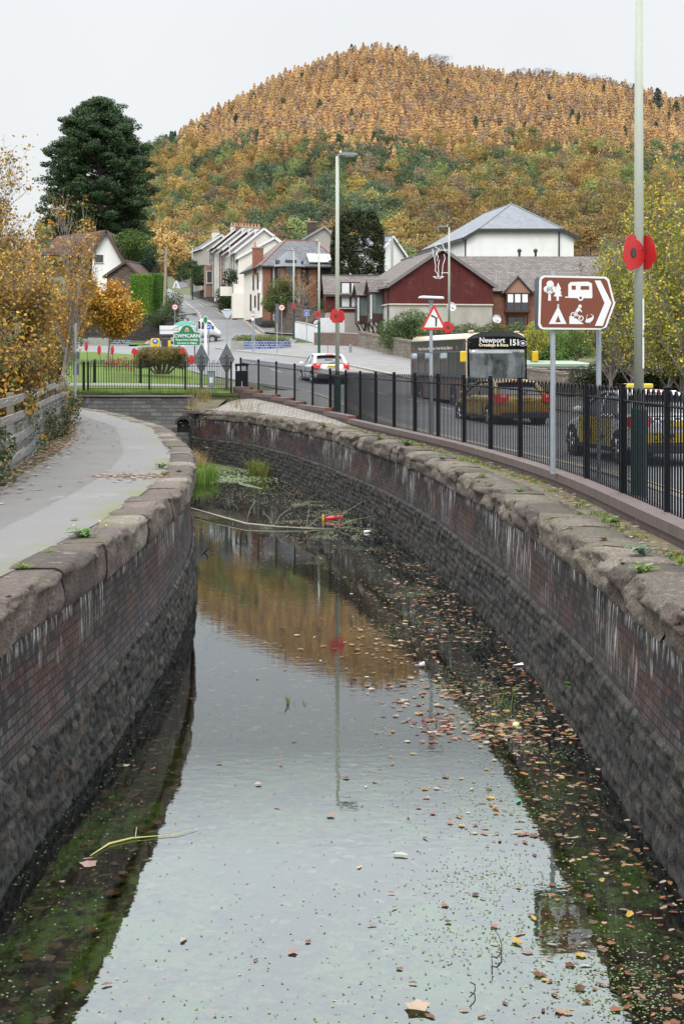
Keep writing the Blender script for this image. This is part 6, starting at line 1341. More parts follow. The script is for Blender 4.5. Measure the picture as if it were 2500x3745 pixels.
z3 = lambda L_: [(1700+a/1.96, 800+b/1.96) for a, b in L_]      # from the enlarged view
def cpx(cx, cy, r, n=14): return [(cx+r*math.cos(2*math.pi*k/n), cy+r*math.sin(2*math.pi*k/n)) for k in range(n)]
pic([cpx(*z3([(608,470)])[0],14), cpx(*z3([(583,505)])[0],12), cpx(*z3([(630,505)])[0],12), cpx(*z3([(605,515)])[0],13), z3([(597,530),(612,530),(614,587),(592,587)])], 'broadleaf_pictogram')
pic([z3([(667,457),(690,505),(680,505),(693,532),(684,532),(698,556),(672,556),(672,587),(655,587),(655,556),(632,556),(647,532),(640,532),(654,505),(645,505)])], 'conifer_pictogram')
pic([z3([(742,470),(760,452),(890,448),(918,462),(921,560),(915,568),(852,568),(845,548),(820,548),(812,568),(742,566)]), z3([(718,557),(745,557),(745,565),(718,565)])], 'caravan_pictogram')
pic([cpx(*z3([(833,566)])[0],11)], 'caravan_wheel', y=yy_-.0008); pic([cpx(*z3([(833,566)])[0],5)], 'wheel_hub', M_signbr, yy_-.003)
for q in ([(767,478),(798,478),(798,507),(767,507)],[(834,480),(897,480),(897,507),(834,507)]): pic([z3(q)], 'caravan_window', M_signbr, yy_-.0022, .001)
pic([z3([(667,626),(729,754),(598,754)]), z3([(658,612),(664,612),(676,630),(668,632)]), z3([(676,612),(670,612),(658,630),(666,632)])], 'tent_pictogram'); pic([z3([(667,694),(686,741),(646,741)])], 'tent_opening', M_signbr, yy_-.0022, .001)
pic([z3([(750,697),(770,702),(790,712),(805,716),(822,730),(838,738),(857,754),(750,754)])], 'slope_pictogram')
def ringp(cx, cy, ro, ri, nm):
    mb = MB(); (cx, cy), = z3([(cx,cy)]); n_ = 18
    for k in range(n_):
        a0, a1 = 2*math.pi*k/n_, 2*math.pi*(k+1)/n_
        mb.prism(fixo(bp_([(cx+ro*math.cos(a0),cy+ro*math.sin(a0)),(cx+ro*math.cos(a1),cy+ro*math.sin(a1)),(cx+ri*math.cos(a1),cy+ri*math.sin(a1)),(cx+ri*math.cos(a0),cy+ri*math.sin(a0))])), (0,yy_-.0005,0), (1,0,0), (0,0,1), .002)
    return mb.build(nm, M_signw, bs)
ringp(778,688,10,6.6,'bicycle_wheel'); ringp(836,712,10,6.6,'bicycle_wheel')
pic([z3([(776,686),(800,678),(802,683),(778,691)]), z3([(800,680),(822,690),(836,710),(832,713),(818,696),(798,686)]), z3([(800,665),(806,665),(800,690),(794,690)])], 'bicycle_frame')
pic([cpx(*z3([(829,626)])[0],6.5), z3([(812,636),(825,632),(832,642),(828,656),(815,668),(800,674),(790,668),(800,652)]), z3([(826,642),(832,642),(845,666),(840,670),(828,658)]), z3([(795,664),(808,668),(812,690),(806,700),(800,698),(803,682),(790,676)])], 'cyclist_pictogram')
pic([z3([(866,736),(878,718),(900,712),(918,704),(924,692),(904,684),(916,683),(931,694),(929,714),(918,732),(900,742),(880,745)]), z3([(883,682),(886,682),(876,722),(873,722)]), z3([(898,742),(908,751),(904,740)])], 'fish_pictogram')
pic([z3([(938,440),(982,440),(1064,600),(998,766),(940,766),(1012,602)])], 'chevron')
for px in (2022, 2190):
    dd = 21.25 if px < 2100 else 21.75
    zb_ = E-1.70 if px < 2100 else E-2.1; x_ = X_(px, dd)
    o = MB().cyl(0,0,0,(E+1.33 if px < 2100 else E+1.2)-zb_,.039,14).build('post', M_galv, bs, smooth=False, autosm=30); o.parent = None; tag(o, None)
    o.parent = bs; Mi = Matrix.Translation(bs.location) @ Matrix.Rotation(.14,4,'Z'); o.matrix_local = Mi.inverted() @ Matrix.Translation((x_, dd+.06, zb_))
bars(bs, 'rear_rail', M_galv2, [((.03,.02,.3),(1.1,.02,.3)),((.03,.02,-.28),(1.1,.02,-.28))], .04, .05)
b2 = thing('rear_sign', 'grey back of a second sign mounted behind the brown tourist sign', 'road sign', P_(1957,1110,21.6), .14)
flat([rrect(0,-.40,1.16,.40,.05)], 'panel', M_back, b2, .06, .012); bars(b2, 'rail', M_galv2, [((.0,.09,.28),(1.1,.09,.28)),((.0,.09,-.28),(1.1,.09,-.28))], .03, .05)

# ---------------------------------------------------------------- triangular warning sign
d_ = 33.; tw = thing('warning_sign', 'red bordered triangular junction warning sign on a grey post with a lamp on top', 'road sign', P_(1585,1160,d_), 0); k = d_/F
def rtri(w_, h_, r, cy=0):
    pts = [(-w_/2,0),(w_/2,0),(0,h_)]; o = []
    for i in range(3):
        p = Vector(pts[i]); a = (Vector(pts[i-1])-p).normalized(); b = (Vector(pts[(i+1)%3])-p).normalized()
        for f in (0,.5,1): o.append(tuple(p + a*r*(1-f) + b*r*f - (a+b)*r*.35*(1 if f == .5 else 0)))
    return [(x, y+cy) for x, y in o]
bz = -(1206-1160)*k; o1 = rtri(96*k, 95*k, .035, bz); o2 = rtri(70*k, 69*k, .01, bz+8.5*k)
flat([o1], 'red_border', M_signr, tw, 0, .01); flat([o2], 'white_face', M_signw, tw, -.0102, .002)
zt = lambda L_: [((1500+a/3.136-1585)*k, -(1150+b/3.136-1160)*k) for a, b in L_]
flat([fixo(zt([(283,137),(302,137),(304,60),(302,48),(318,40),(312,27),(296,38),(280,22),(240,3),(233,12),(240,28),(262,32),(278,42),(284,60)]))], 'junction_symbol', M_signb, tw, -.0124, .002)
MB().cyl(-.06,.05,-2.0-(Z_(1160,d_)-E)+.02,.36,.042,12).build('post', M_galv, tw, autosm=30)
MB().prism([(-.30,.02),(.30,.0),(.28,.055),(-.20,.075),(-.28,.06)], (-.06,.1,.42), (1,0,0), (0,0,1), .2).build('sign_light', M_signw, tw, bevel=.012); MB().cbox(-.06,.02,.40,.12,.08,.10).build('bracket', M_galv2, tw)
text_mesh('H45', .06, M_signb, tw, (-.06,-.0,-.82), FRONT, 'post_number', th=.001)

# ---------------------------------------------------------------- town sign
d_ = 84.; k = d_/F; vs = thing('village_sign', 'green village name sign with rounded top in front of the truck', 'road sign', P_(684,1230,d_), 0)
def vb(e): 
    L_ = [(636-e,1262+e),(732+e,1262+e),(732+e,1217-e),(712+e,1214-e)]
    for a in np.linspace(20, 160, 9): L_.append((684+(22+e)*math.cos(math.radians(a)), 1209-(20+e)*math.sin(math.radians(a))))
    L_ += [(656-e,1214-e),(636-e,1217-e)]; return fixo([((a-684)*k, -(b-1230)*k) for a, b in L_])
flat([vb(2)], 'white_border', M_signw, vs, 0, .02); flat([vb(0)], 'green_panel', M_signg, vs, -.021, .004)
text_mesh('CWMCARN', .285, M_signw, vs, (0,-.027,.02), FRONT, bold=.006, sx=1.02); text_mesh('Please Drive Carefully', .15, M_signw, vs, (0,-.027,-.21), FRONT, bold=.004, sx=.98); text_mesh('Gyrrwch yn Ofalus', .15, M_signw, vs, (0,-.027,-.40), FRONT, bold=.004)
flat([[(-.12,.28),(.12,.28),(.10,.40),(.04,.50),(0,.54),(-.04,.50),(-.10,.40)]], 'crest', mat('crest_pink', (.55,.35,.28), .6), vs, -.026, .004); flat([[(-.05,.30),(.05,.30),(.05,.42),(-.05,.42)]], 'crest_shield', M_signr, vs, -.031, .003)
for sx_ in (-.45, .45): MB().cbox(sx_, .05, -1.05, .07, .07, 1.9).build('post', mat('dark_post', (.05,.05,.05), .6), vs)
# ---------------------------------------------------------------- small road signs
def round_sign(px, py, d, r, txt, label, ring=True, base=None, face=None, postpx=0):
    t = thing('road_sign', label, 'road sign', P_(px, py, d), 0); kx = d/F
    if ring:
        flat([circ(0,0,r,24)], 'red_ring', M_signr, t, 0, .01); flat([circ(0,0,r*.78,24)], 'white_face', M_signw, t, -.0105, .003); text_mesh(txt, r*.95, M_signb, t, (0,-.015,0), FRONT, 'numerals', bold=.006)
    else: flat([circ(0,0,r,20)], 'white_rim', M_signw, t, 0, .01); flat([circ(0,0,r*.85,20)], 'blue_face' if face is M_signbl else 'green_face', face, t, -.0105, .003); flat([[(-r*.4,-r*.15),(r*.4,-r*.15),(r*.4,r*.15),(-r*.4,r*.15)]], 'symbol', M_signw, t, -.0138, .002)
    zb_ = gz(t.location.x, d) - t.location.z; MB().cyl(postpx*kx,.05,zb_-.1,r*.8,.04,10).build('post', M_galv2, t); return t
round_sign(640,1123,124,.26,'20','white round 20 sign with red ring above the truck'); round_sign(1030,1125,112,.25,'20','white round 20 sign with red ring in front of the stone wall')
gs_ = thing('grey_sign_back', 'tall grey sign back on a pole left of the right hand 20 sign', 'road sign', P_(1013,1146,92), 0); flat([rrect(-.1,-.6,.12,.62,.02)], 'panel', M_back, gs_, 0, .02); MB().cyl(0,.06,gz(X_(1013,92),92)-gs_.location.z,.62,.045,10).build('post', M_galv, gs_)
ts = thing('dead_end_sign', 'square blue dead end sign with white T on a pole by the wall', 'road sign', P_(1121,1144,110), 0); flat([rrect(-.19,-.2,.19,.2,.02)], 'white_rim', M_signw, ts, 0, .01); flat([rrect(-.17,-.18,.17,.18,.02)], 'blue_face', M_signbl, ts, -.0105, .003)
flat([[(-.03,-.13),(.03,-.13),(.03,.05),(-.03,.05)]], 'stem', M_signw, ts, -.0138, .002); flat([[(-.10,.05),(.10,.05),(.10,.12),(-.10,.12)]], 'bar', M_signr, ts, -.0138, .002); MB().cyl(0,.05,gz(X_(1121,110),110)-ts.location.z,.25,.035,10).build('post', M_galv, ts)
gw = thing('give_way_sign', 'grey back of an inverted triangle sign on a thin pole left of the planter', 'road sign', P_(831,1142,104), 0); flat([fixo([(-.46,.14),(.46,.14),(.10,-.42),(-.10,-.42)])], 'panel', mat('sign_back_pale', (.36,.41,.45), .5, .2), gw, 0, .012); MB().cbox(0,.0,.20,.5,.1,.07).build('top_light', M_signw, gw)
MB().cyl(0,.06,gz(X_(831,104),104)-gw.location.z,.2,.04,10).build('post', M_galv, gw)
ns = thing('sign_post', 'twin grey poles with small notice in front of the planter', 'road sign', P_(926,1160,95), 0); flat([rrect(-.12,-.22,.06,.22,.02)], 'notice', M_signw, ns, 0, .01); flat([circ(-.03,0.05,.07,12)], 'roundel', M_signr, ns, -.0105, .002)
for q in (-.06, .06): MB().cyl(q,.05,gz(X_(926,95),95)-ns.location.z,.42,.04,10).build('post', M_galv, ns)
wp = thing('white_post', 'white post carrying a small green round sign in front of the truck cab', 'sign post', G(752,88), 0); hh_ = Z_(1170,88)-wp.location.z; MB().cbox(0,0,hh_/2,.17,.1,hh_).build('post', M_signw, wp)
flat([circ(0,0,.16,18,.24)], 'white_rim', M_signw, wp, -.06, .01, 0, hh_-.0); flat([circ(0,0,.13,18,.2)], 'green_face', M_signg, wp, -.071, .003, 0, hh_)
round_sign(763,1196,90,.2,'', 'round blue direction sign beside the white post', False, face=M_signbl)
# bollards
for px, lab, ma, mbk in ((568,'yellow reflective bollard with blue arrow beside the truck',M_yell,None),(608,'black and yellow bollard seen edge on behind the truck tail',M_signb,M_yell)):
    b = thing('bollard', lab, 'bollard', G(px, 102, .02), .15); q = MB().prism([(-.28,0),(.28,0),(.33,.15),(.33,.78),(.25,.84),(-.25,.84),(-.33,.78),(-.33,.15)], (0,.15,0), (1,0,0), (0,0,1), .3).build('body', ma, b, bevel=.03)
    if mbk is None: flat([circ(0,.62,.2,18)], 'arrow_disc', M_signbl, b, -.152, .01); flat([fixo([(-.12,.62),(.05,.56),(.03,.66),(.13,.74),(.05,.74),(-.02,.68),(-.04,.74)])], 'arrow', M_signw, b, -.165, .003)
    else: MB().box(.12,-.17,.15,.33,-.152,.7).build('yellow_panel', M_yell, b)
    MB().box(-.36,-.2,-.1,.36,.2,.06).build('foot', M_signb, b)
# diamond sign backs by the lawn
for px, lab in ((737,'dark diamond sign back on the left, standing on the lawn corner'),(829,'dark diamond sign back on the right beside the litter bin')):
    d_ = 57.3; k = d_/F; t = thing('diamond_sign', lab, 'road sign', P_(px,1314,d_), 0); flat([[(-29*k,0),(0,-58*k),(29*k,0),(0,58*k)]], 'panel', M_back, t, 0, .02)
    MB().cbox(0,-.04,-.62,.12,.08,1.6).build('post', mat('brown_grey_post', (.035,.037,.040), .7), t); bars(t, 'bracket', M_galv2, [((-.2,-.03,.12),(.2,-.03,.12)),((-.2,-.03,-.2),(.2,-.03,-.2))], .03, .04)
pb_ = G(773,57.2); t = thing('dog_waste_bin', 'grey metal bin with white notice on the lawn between the diamond signs', 'bin', (pb_.x, pb_.y, E-1.26)); MB().cbox(0,0,.42,.28,.2,.78).cbox(0,0,.83,.32,.24,.05).build('body', M_galv2, t, bevel=.01); flat([rrect(-.07,.35,.07,.58,.01)], 'notice', M_signw, t, -.105, .004); MB().cbox(0,.05,.02,.08,.08,.2).build('leg', M_galv2, t)
t = thing('litter_bin', 'black square litter bin with hood at the end of the brick plinth', 'litter bin', (X_(884,57.5), 57.5, E-1.26)); MB().cbox(0,0,.42,.5,.45,.84).build('body', M_black, t, bevel=.02); MB().cbox(0,0,1.08,.52,.47,.10).cbox(-.22,0,.95,.05,.42,.2).cbox(.22,0,.95,.05,.42,.2).build('hood', M_black, t, bevel=.01); flat([circ(0,.38,.045,12),[(-.03,.2),(.03,.2),(.05,.33),(-.05,.33)]], 'litter_symbol', M_signw, t, -.23, .003)
t = thing('junction_post', 'grey pole with small control boxes standing behind the wooden fence', 'post', (X_(276,44), 44, E-1.6)); MB().cyl(0,0,-.2,2.75,.04,10).build('pole', M_galv, t); MB().cbox(-.05,-.08,1.72,.16,.12,.24).build('upper_box', mat('mossy_box', (.10,.10,.04), .8), t); MB().cbox(.06,.06,1.75,.12,.1,.24).build('rear_box', M_back, t); MB().cbox(.02,.05,1.32,.18,.1,.34).build('lower_box', M_back, t)
t = thing('utility_cabinet', 'small dark green utility cabinet by the white wall', 'cabinet', G(1206,105)); MB().cbox(0,0,.4,.5,.35,.9).cbox(0,0,.87,.55,.4,.05).build('body', mat('cabinet_green', (.02,.07,.05), .6), t, bevel=.02); MB().cbox(.0,-.18,.42,.02,.01,.7).build('door_seam', M_signb, t)
t = thing('marker_post', 'short grey marker post on the pavement by the brick wall', 'post', G(1281,92)); MB().cbox(0,0,.3,.19,.15,.62).build('post', M_galv2, t, bevel=.02)
# tall utility pole with wires on the left
t = thing('telegraph_pole', 'tall wooden telegraph pole beside the clipped hedge', 'pole', G(598,128)); H_ = Z_(905,128)-t.location.z; MB().tube([(0,0,-.4),(.25,0,H_)], [.15,.11], 8).build('pole', mat('pole_wood', (.22,.18,.13), .9, 0, .2, 4, .3), t); MB().cbox(-.2,0,H_-1.2,.9,.08,.08).cbox(0,0,H_-.4,.2,.2,.3).build('crossarm', M_galv2, t); MB().cyl(-.18,-.12,-.2,2.6,.09,8).build('cable_guard', M_galv2, t)
t = thing('telegraph_pole', 'grey telegraph pole behind the roofs right of the dark conifer', 'pole', P_(1433,1000,142)); MB().tube([(0,0,-5),(0,0,Z_(868,142)-Z_(1000,142))], .13, 8).build('pole', mat('pole_grey', (.30,.29,.27), .9), t)
w1 = P_(1433,880,142); w2 = P_(1600,868,150); wr = MB(); pts = [w1.lerp(w2, f)-Vector((0,0,.8*math.sin(math.pi*f)))for f in np.linspace(0,1,10)]; wr.tube(pts, .03, 4)
w3 = P_(1300,850,170); wr.tube([w1.lerp(w3, f)-Vector((0,0,.8*math.sin(math.pi*f))) for f in np.linspace(0,1,10)], .03, 4); o = wr.build('overhead_wire', M_signb); tag(o, 'thin overhead wire sagging between pole and roofs above the maroon gable', 'wire')

# ---------------------------------------------------------------- poppies on the lawn
for i, (px, py, lean) in enumerate(((317,1268,-.28),(364,1282,-.15),(412,1283,.02))):
    d_ = 76.; base = G(px+8*(1 if i < 2 else 0), d_); t = thing('poppy_stake', 'red folded poppy on a leaning stake, ' + ('leftmost of three','second from left','third, above the knitted row')[i], 'poppy decoration', base); top = P_(px, py, d_)-base
    MB().tube([(0,0,-.1), tuple(top)], .018, 6).build('stake', M_signb, t); flat([[(-.10,-.18),(.02,-.24),(.10,0),(.06,.24),(-.04,.28),(-.11,.1)]], 'petals', M_poppy, t, top.y, .01, top.x, top.z)
for i, (px, py, r_, lab) in enumerate(((492,1286,.15,'round red poppy left of the brown lawn shrub'),(667,1284,.13,'red poppy poking out right of the lawn shrub'),(703,1315,.19,'large red poppy beside the left diamond sign'))):
    d_ = 64.; base = G(px, d_); t = thing('poppy_stake', lab, 'poppy decoration', base); top = P_(px, py, d_)-base; MB().tube([(0,0,-.1),(top.x,.03,top.z)], .018, 6).build('stake', M_signb, t); flat([[(p[0]*r_, p[1]*r_) for p in PET]], 'petals', M_poppy, t, 0, .01, top.x, top.z)
m_ = MB(); r8 = np.random.default_rng(8); d_ = 70.
kn = thing('knitted_poppies', 'row of stakes hung with clusters of small red knitted poppies on the lawn', 'poppy decoration', G(435,d_))
for i in range(11):
    px = 386+i*10.5; b = G(px, d_)-kn.location; h_ = .55+.2*r8.random(); m_.tube([tuple(b), tuple(b+Vector((.05*r8.normal(),0,h_)))], .012, 5)
    for k in range(6): c_ = b+Vector((r8.normal()*.07, -.02, h_*(.25+.8*r8.random()))); m_.cur = 1; m_.ico(c_, .03+.018*r8.random(), 1, (1,.5,1)); m_.cur = 0
m_.build('stakes_and_flowers', [M_signb, M_poppy], kn)
# ---------------------------------------------------------------- vehicles
def loft(rows, mats, name, parent, sub=2, closed=True, matf=None, smooth=True):
    """rows: list of rings (same point count); closed rings, end caps"""
    n = len(rows[0]); V = [tuple(p) for r_ in rows for p in r_]; Fc = []; mi = []
    for i in range(len(rows)-1):
        for k in range(n if closed else n-1):
            k2 = (k+1) % n; Fc.append((i*n+k, i*n+k2, (i+1)*n+k2, (i+1)*n+k)); mi.append(matf(i, k) if matf else 0)
    if closed: Fc.append(tuple(range(n-1,-1,-1))); Fc.append(tuple((len(rows)-1)*n+k for k in range(n))); mi += [0,0]
    me = bpy.data.meshes.new(name); me.from_pydata(V, [], Fc)
    for m in (mats if isinstance(mats, list) else [mats]): me.materials.append(m)
    for p, q in zip(me.polygons, mi): p.material_index = q; p.use_smooth = smooth
    bm = bmesh.new(); bm.from_mesh(me); bmesh.ops.recalc_face_normals(bm, faces=bm.faces[:]); bm.to_mesh(me); bm.free()
    o = bpy.data.objects.new(name, me); C.objects.link(o); o.parent = parent
    if sub: s_ = o.modifiers.new('s', 'SUBSURF'); s_.levels = sub; s_.render_levels = sub
    return o
M_tyre = mat('tyre', (.018,.018,.019), .85, 0, .2, 8, .3, 40); M_rim = mat('alloy', (.42,.43,.44), .3, .8, .1, 4)
M_cglass = mat('car_glass', (.012,.014,.017), .04, 0, .4, 1, spec=1.0, coat=.6); M_plast = mat('black_plastic', (.02,.02,.022), .55, 0, .2, 5)
M_tail = mat('tail_lamp', (.50,.008,.008), .15, 0, .1, 8, spec=.8, coat=.6); M_chrome = mat('chrome', (.6,.6,.6), .15, 1)
def wheel(parent, x, y, r=.32, w_=.2, side=1):
    t = MB(); pr_ = [(r*.62,-w_/2),(r*.93,-w_/2),(r,-w_/2+.03),(r,w_/2-.03),(r*.93,w_/2),(r*.62,w_/2)]
    n_ = 24; vs = []; fs = []
    for (rad, off) in pr_:
        for k in range(n_): a = 2*math.pi*k/n_; vs.append((x+off, y+rad*math.cos(a), r+rad*math.sin(a)))
    for i in range(len(pr_)-1):
        for k in range(n_): k2 = (k+1)%n_; fs.append((i*n_+k, i*n_+k2, (i+1)*n_+k2, (i+1)*n_+k))
    t.add(vs, fs); wo = t.build('wheel', M_tyre, parent, autosm=40); rm = MB(); xo = x+side*w_*.40
    for k in range(5):
        a = 2*math.pi*k/5; rm.tube([(xo,y,r),(xo+side*.01,y+r*.62*math.cos(a),r+r*.62*math.sin(a))], [.045,.03], 6)
    vs = []; fs = []
    for i, (rad, off) in enumerate(((r*.63,0),(r*.56,.02),(r*.56,-.06))):
        for k in range(n_): a = 2*math.pi*k/n_; vs.append((xo+side*off, y+rad*math.cos(a), r+rad*math.sin(a)))
    for i in range(2):
        for k in range(n_): k2 = (k+1)%n_; fs.append((i*n_+k, i*n_+k2, (i+1)*n_+k2, (i+1)*n_+k))
    rm.add(vs, fs); rm.build('rim', M_rim, wo)
    MB().tube([(x-side*.05,y,r),(xo-side*.08,y,r)], r*.56, 20).build('brake_disc', M_plast, wo); return wo
def car(name, label, loc, rz, paint, L_=4.3, W_=1.78, H_=1.48, hatch=.30, plate='', saloon=False, belt=.94):
    """rear of the car at y=0, front at y=L; x to the right, seen from behind"""
    t = thing(name, label, 'car', loc, rz); hw = W_/2
    # lower body rings: bottom -> belt, half width per level
    st = [(0.02,.34,.80,.88),(.10,.28,.92,.985),(.55,.24,.98,1.0),(1.4,.22,.99,1.0),(2.4,.22,.985,1.0),(3.2,.22,.90,1.0),(3.75,.24,.80,.98),(4.15,.28,.70,.90),(4.3,.36,.58,.72)]
    rows = []
    for (y, zb_, zt_, k_) in st:
        y = y*L_/4.3; w_ = hw*k_; zt_ = zt_*belt/.94; zm = zb_+(zt_-zb_)*.5
        rows.append([(-w_*.90,y,zb_),(-w_*.99,y,zb_+.10),(-w_,y,zm),(-w_*.985,y,zt_-.09),(-w_*.90,y,zt_),(0,y,zt_+.03),(w_*.90,y,zt_),(w_*.985,y,zt_-.09),(w_,y,zm),(w_*.99,y,zb_+.10),(w_*.90,y,zb_),(0,y,zb_)])
    body = loft(rows, paint, 'body', t, 2)
    # greenhouse: glass hull, roof and pillars
    yr0 = .22 if not saloon else .75; g = [(yr0,.86,0.02),(yr0+hatch,1.16,.5),(yr0+hatch+.28,H_-.10,1),(L_*.36,H_-.02,1),(L_*.52,H_-.03,1),(L_*.61,H_-.16,1),(L_*.70,1.14,.6),(L_*.765,.90,0.03)]
    gr = []
    for (y, z, f) in g:
        b_ = belt-.06; top = max(z, b_+.03); wb_ = hw*.90; wt = hw*(.90-.20*(top-b_)/(H_-b_)); gr.append([(-wb_,y,b_),(-(wb_+wt)/2*1.01,y,(b_+top)/2),(-wt,y,top-.04),(-wt*.8,y,top),(0,y,top+.015),(wt*.8,y,top),(wt,y,top-.04),((wb_+wt)/2*1.01,y,(b_+top)/2),(wb_,y,b_)])
    n9 = 9; gl_ = loft(gr, M_cglass, 'windows', t, 1, closed=False)
    rf_ = [[(p[0]*1.015, p[1], p[2]+.022) for p in r_[2:7]] for r_ in gr[2:6]]; rf_[0] = [(p[0], p[1]-.14, p[2]-.01) for p in rf_[0]]; roof = loft(rf_, paint, 'roof', t, 2, closed=False)
    so_ = roof.modifiers.new('sol', 'SOLIDIFY'); so_.thickness = .03
    pm = MB()
    for s_ in (-1, 1):
        def gp(i, k): p = gr[i][k if s_ < 0 else 8-k]; return Vector((p[0]*1.012, p[1], p[2]))
        pm.tube([gp(0,0)+Vector((0,.12,.02)), gp(1,2), gp(2,2)+Vector((0,-.05,.0)), gp(2,2)], [.10,.09,.07,.05], 6)             # rear quarter
        pm.tube([gp(2,2), gp(3,2), gp(4,2), gp(5,2), gp(6,2), gp(7,2)], .035, 6)                       # cant rail and A pillar
        pm.tube([Vector((s_*hw*.915, L_*.44, belt-.04)), gp(4,1)+Vector((0,-.25,0)), Vector((gp(4,2).x, L_*.45, gp(4,2).z))], .03, 6)
        pm.tube([Vector((s_*hw*.915, L_*.22, belt-.04)), Vector((gp(3,2).x, L_*.21, gp(3,2).z-.02))], .045, 6)
    pm.build('pillars', paint, t, smooth=True)
    # details
    for s_ in (-1, 1):
        for y in (L_*.185, L_*.80):
            arch = MB(); arch.tube([(s_*(hw-.26),y,.33),(s_*(hw+.004),y,.33)], .37, 22); arch.build('wheel_arch', M_plast, t); wheel(t, s_*(hw-.085), y, .32, .2, s_)
        mb = MB(); mb.ico((s_*(hw+.10), L_*.655, belt+.06), .11, 2, (1.0,.6,.75)); mb.tube([(s_*(hw-.08),L_*.655,belt),(s_*(hw+.05),L_*.655,belt+.03)], .03, 6); mb.build('mirror', paint if s_ else M_plast, t, smooth=True)
        tl = MB(); 
        tl.add([(s_*hw*.60,-.028,.98),(s_*hw*.93,.02,1.02),(s_*hw*1.0,.30,.97),(s_*hw*1.005,.26,.80),(s_*hw*.95,.015,.70),(s_*hw*.66,-.03,.80)], [(0,1,4,5),(1,2,3,4)] if s_ > 0 else [(5,4,1,0),(4,3,2,1)])
        o = tl.build('tail_lamp', M_tail, t); so2 = o.modifiers.new('sol', 'SOLIDIFY'); so2.thickness = .05; so2.offset = 0
        if name != 'taxi': MB().cbox(s_*hw*.8, -.025, .95, .16, .03, .08).build('lamp_glow', mat('tail_lamp_lit', (1,.25,.18), .2), t)
        for y in (L_*.24+.25, L_*.53): MB().tube([(s_*(hw+.004), y, .30),(s_*(hw+.012), y, .6),(s_*(hw*.985+.004), y, belt-.08)], .006, 4).build('door_gap', M_plast, t)
        MB().cbox(s_*(hw+.015), L_*.44, .78, .02, .18, .03).build('door_handle', paint, t); MB().cbox(s_*(hw-.02), L_*.5, .27, .06, L_*.44, .07).build('side_skirt', M_plast, t)
        MB().cbox(s_*hw*.72,-.03,.46,.2,.03,.07).build('reflector', M_tail, t)
    MB().cbox(0,-.01,.36,W_*.86,.10,.20).build('rear_bumper_insert', M_plast, t, bevel=.03)
    MB().cbox(0,-.045,.85,.52,.02,.11).build('number_plate', M_yell, t)
    if plate: text_mesh(plate, .085, M_signb, t, (0,-.058,.85), FRONT, 'plate_text')
    MB().cbox(0,.10+hatch*.2,.99,W_*.68,.02,.02,0,0,0).build('tailgate_gap', M_plast, t); MB().cbox(0,yr0+hatch+.06,H_-.065,.40,.05,.03).build('high_brake_lamp', M_tail, t)
    MB().tube([(-.1,yr0+.07,.99),(.28,yr0+.19,1.10)], .012, 5).build('rear_wiper', M_plast, t)
    return t
M_py = mat('paint_yellow_gold', (.26,.155,.010), .22, .1, .04, 2, coat=.8); M_pw = mat('paint_white', (.52,.53,.54), .28, 0, .03, 2, coat=.7)
dr_ = math.atan2(.18, 1)       # direction of travel leans left
yc = car('hatchback', 'golden yellow hatchback driving away beside the bus, brake lamps lit', (X_(1918,44), 44, gz(X_(1918,44),44)-.03), dr_*1.5, M_py, 4.3, 1.80, 1.47, .34, 'CX15 EOK')
wc = car('hatchback', 'white hatchback driving away by the far end of the black railing', (X_(1214,68), 68, gz(X_(1214,68),68)+.02), dr_*1.25, M_pw, 4.1, 1.74, 1.5, .34, 'FY62 KLM')
MB().tube([(0,1.0,1.5),(-.05,.75,1.95)], .012, 5).build('aerial', M_plast, wc)
tx = car('taxi', 'white taxi saloon with yellow panels and chequered band nearest behind the railing', (X_(2475,28.2), 28.2, gz(X_(2448,27.6),27.6)+.01), dr_*.95, M_pw, 4.6, 1.84, 1.5, .30, '', True, .98)
for s_ in (-1,1):
    o = MB().cbox(s_*(.925),1.75,.62,.012,.95,.58).build('yellow_door_panel', mat('panel_yellow', (.36,.27,.012), .4), tx)
    o = MB().cbox(s_*(.925),2.75,.62,.012,.85,.58).build('yellow_door_panel', mat('panel_yellow', (.36,.27,.012)), tx)
    q = MB()
    for i in range(26):
        for j in range(2):
            if (i+j) % 2 == 0: q.cbox(s_*.915, .35+i*.11, .945+j*.055, .02, .11, .055)
    q.build('chequer_band', mat('chequer_grey', (.13,.15,.18), .5), tx)
text_mesh('TAXI', .26, M_signb, tx, (-.935,2.85,.72), (math.pi/2,0,-math.pi/2), 'door_letters', th=.001); text_mesh('01495', .17, M_signb, tx, (-.935,1.75,.50), (math.pi/2,0,-math.pi/2), 'door_number', th=.001)
MB().cbox(0,-.04,.58,1.55,.02,.20).build('rear_band', mat('panel_yellow', (.36,.27,.012)), tx); text_mesh('01495', .19, M_signb, tx, (-.28,-.052,.58), FRONT, 'rear_number', th=.001, bold=.004)
q = MB()
for i in range(15):
    for j in range(2):
        if (i+j) % 2 == 0: q.cbox(-.77+i*.11, -.035, .90+j*.05, .11, .02, .05)
q.build('rear_chequer', mat('chequer_grey', (.13,.15,.18)), tx); MB().cbox(0,2.1,1.565,.62,.22,.10).build('roof_sign', mat('panel_yellow', (.36,.27,.012)), tx, bevel=.03)
t = thing('parked_car', 'pale blue parked car half hidden behind the white wall', 'car', G(1178,118), .2); t.location.z += .1
bd_ = loft([[(-.8*k_,y,.3),(-.86*k_,y,.6),(-.8*k_,y,zt_),(0,y,zt_+.02),(.8*k_,y,zt_),(.86*k_,y,.6),(.8*k_,y,.3)] for y, k_, zt_ in ((0,.9,.8),(.2,1,.95),(1.2,1,.95),(2.6,1,.92),(3.6,.95,.75),(3.8,.8,.55))], mat('paint_pale_blue', (.45,.55,.66), .3, .1, .03, 2, coat=.6), 'body', t, 1)
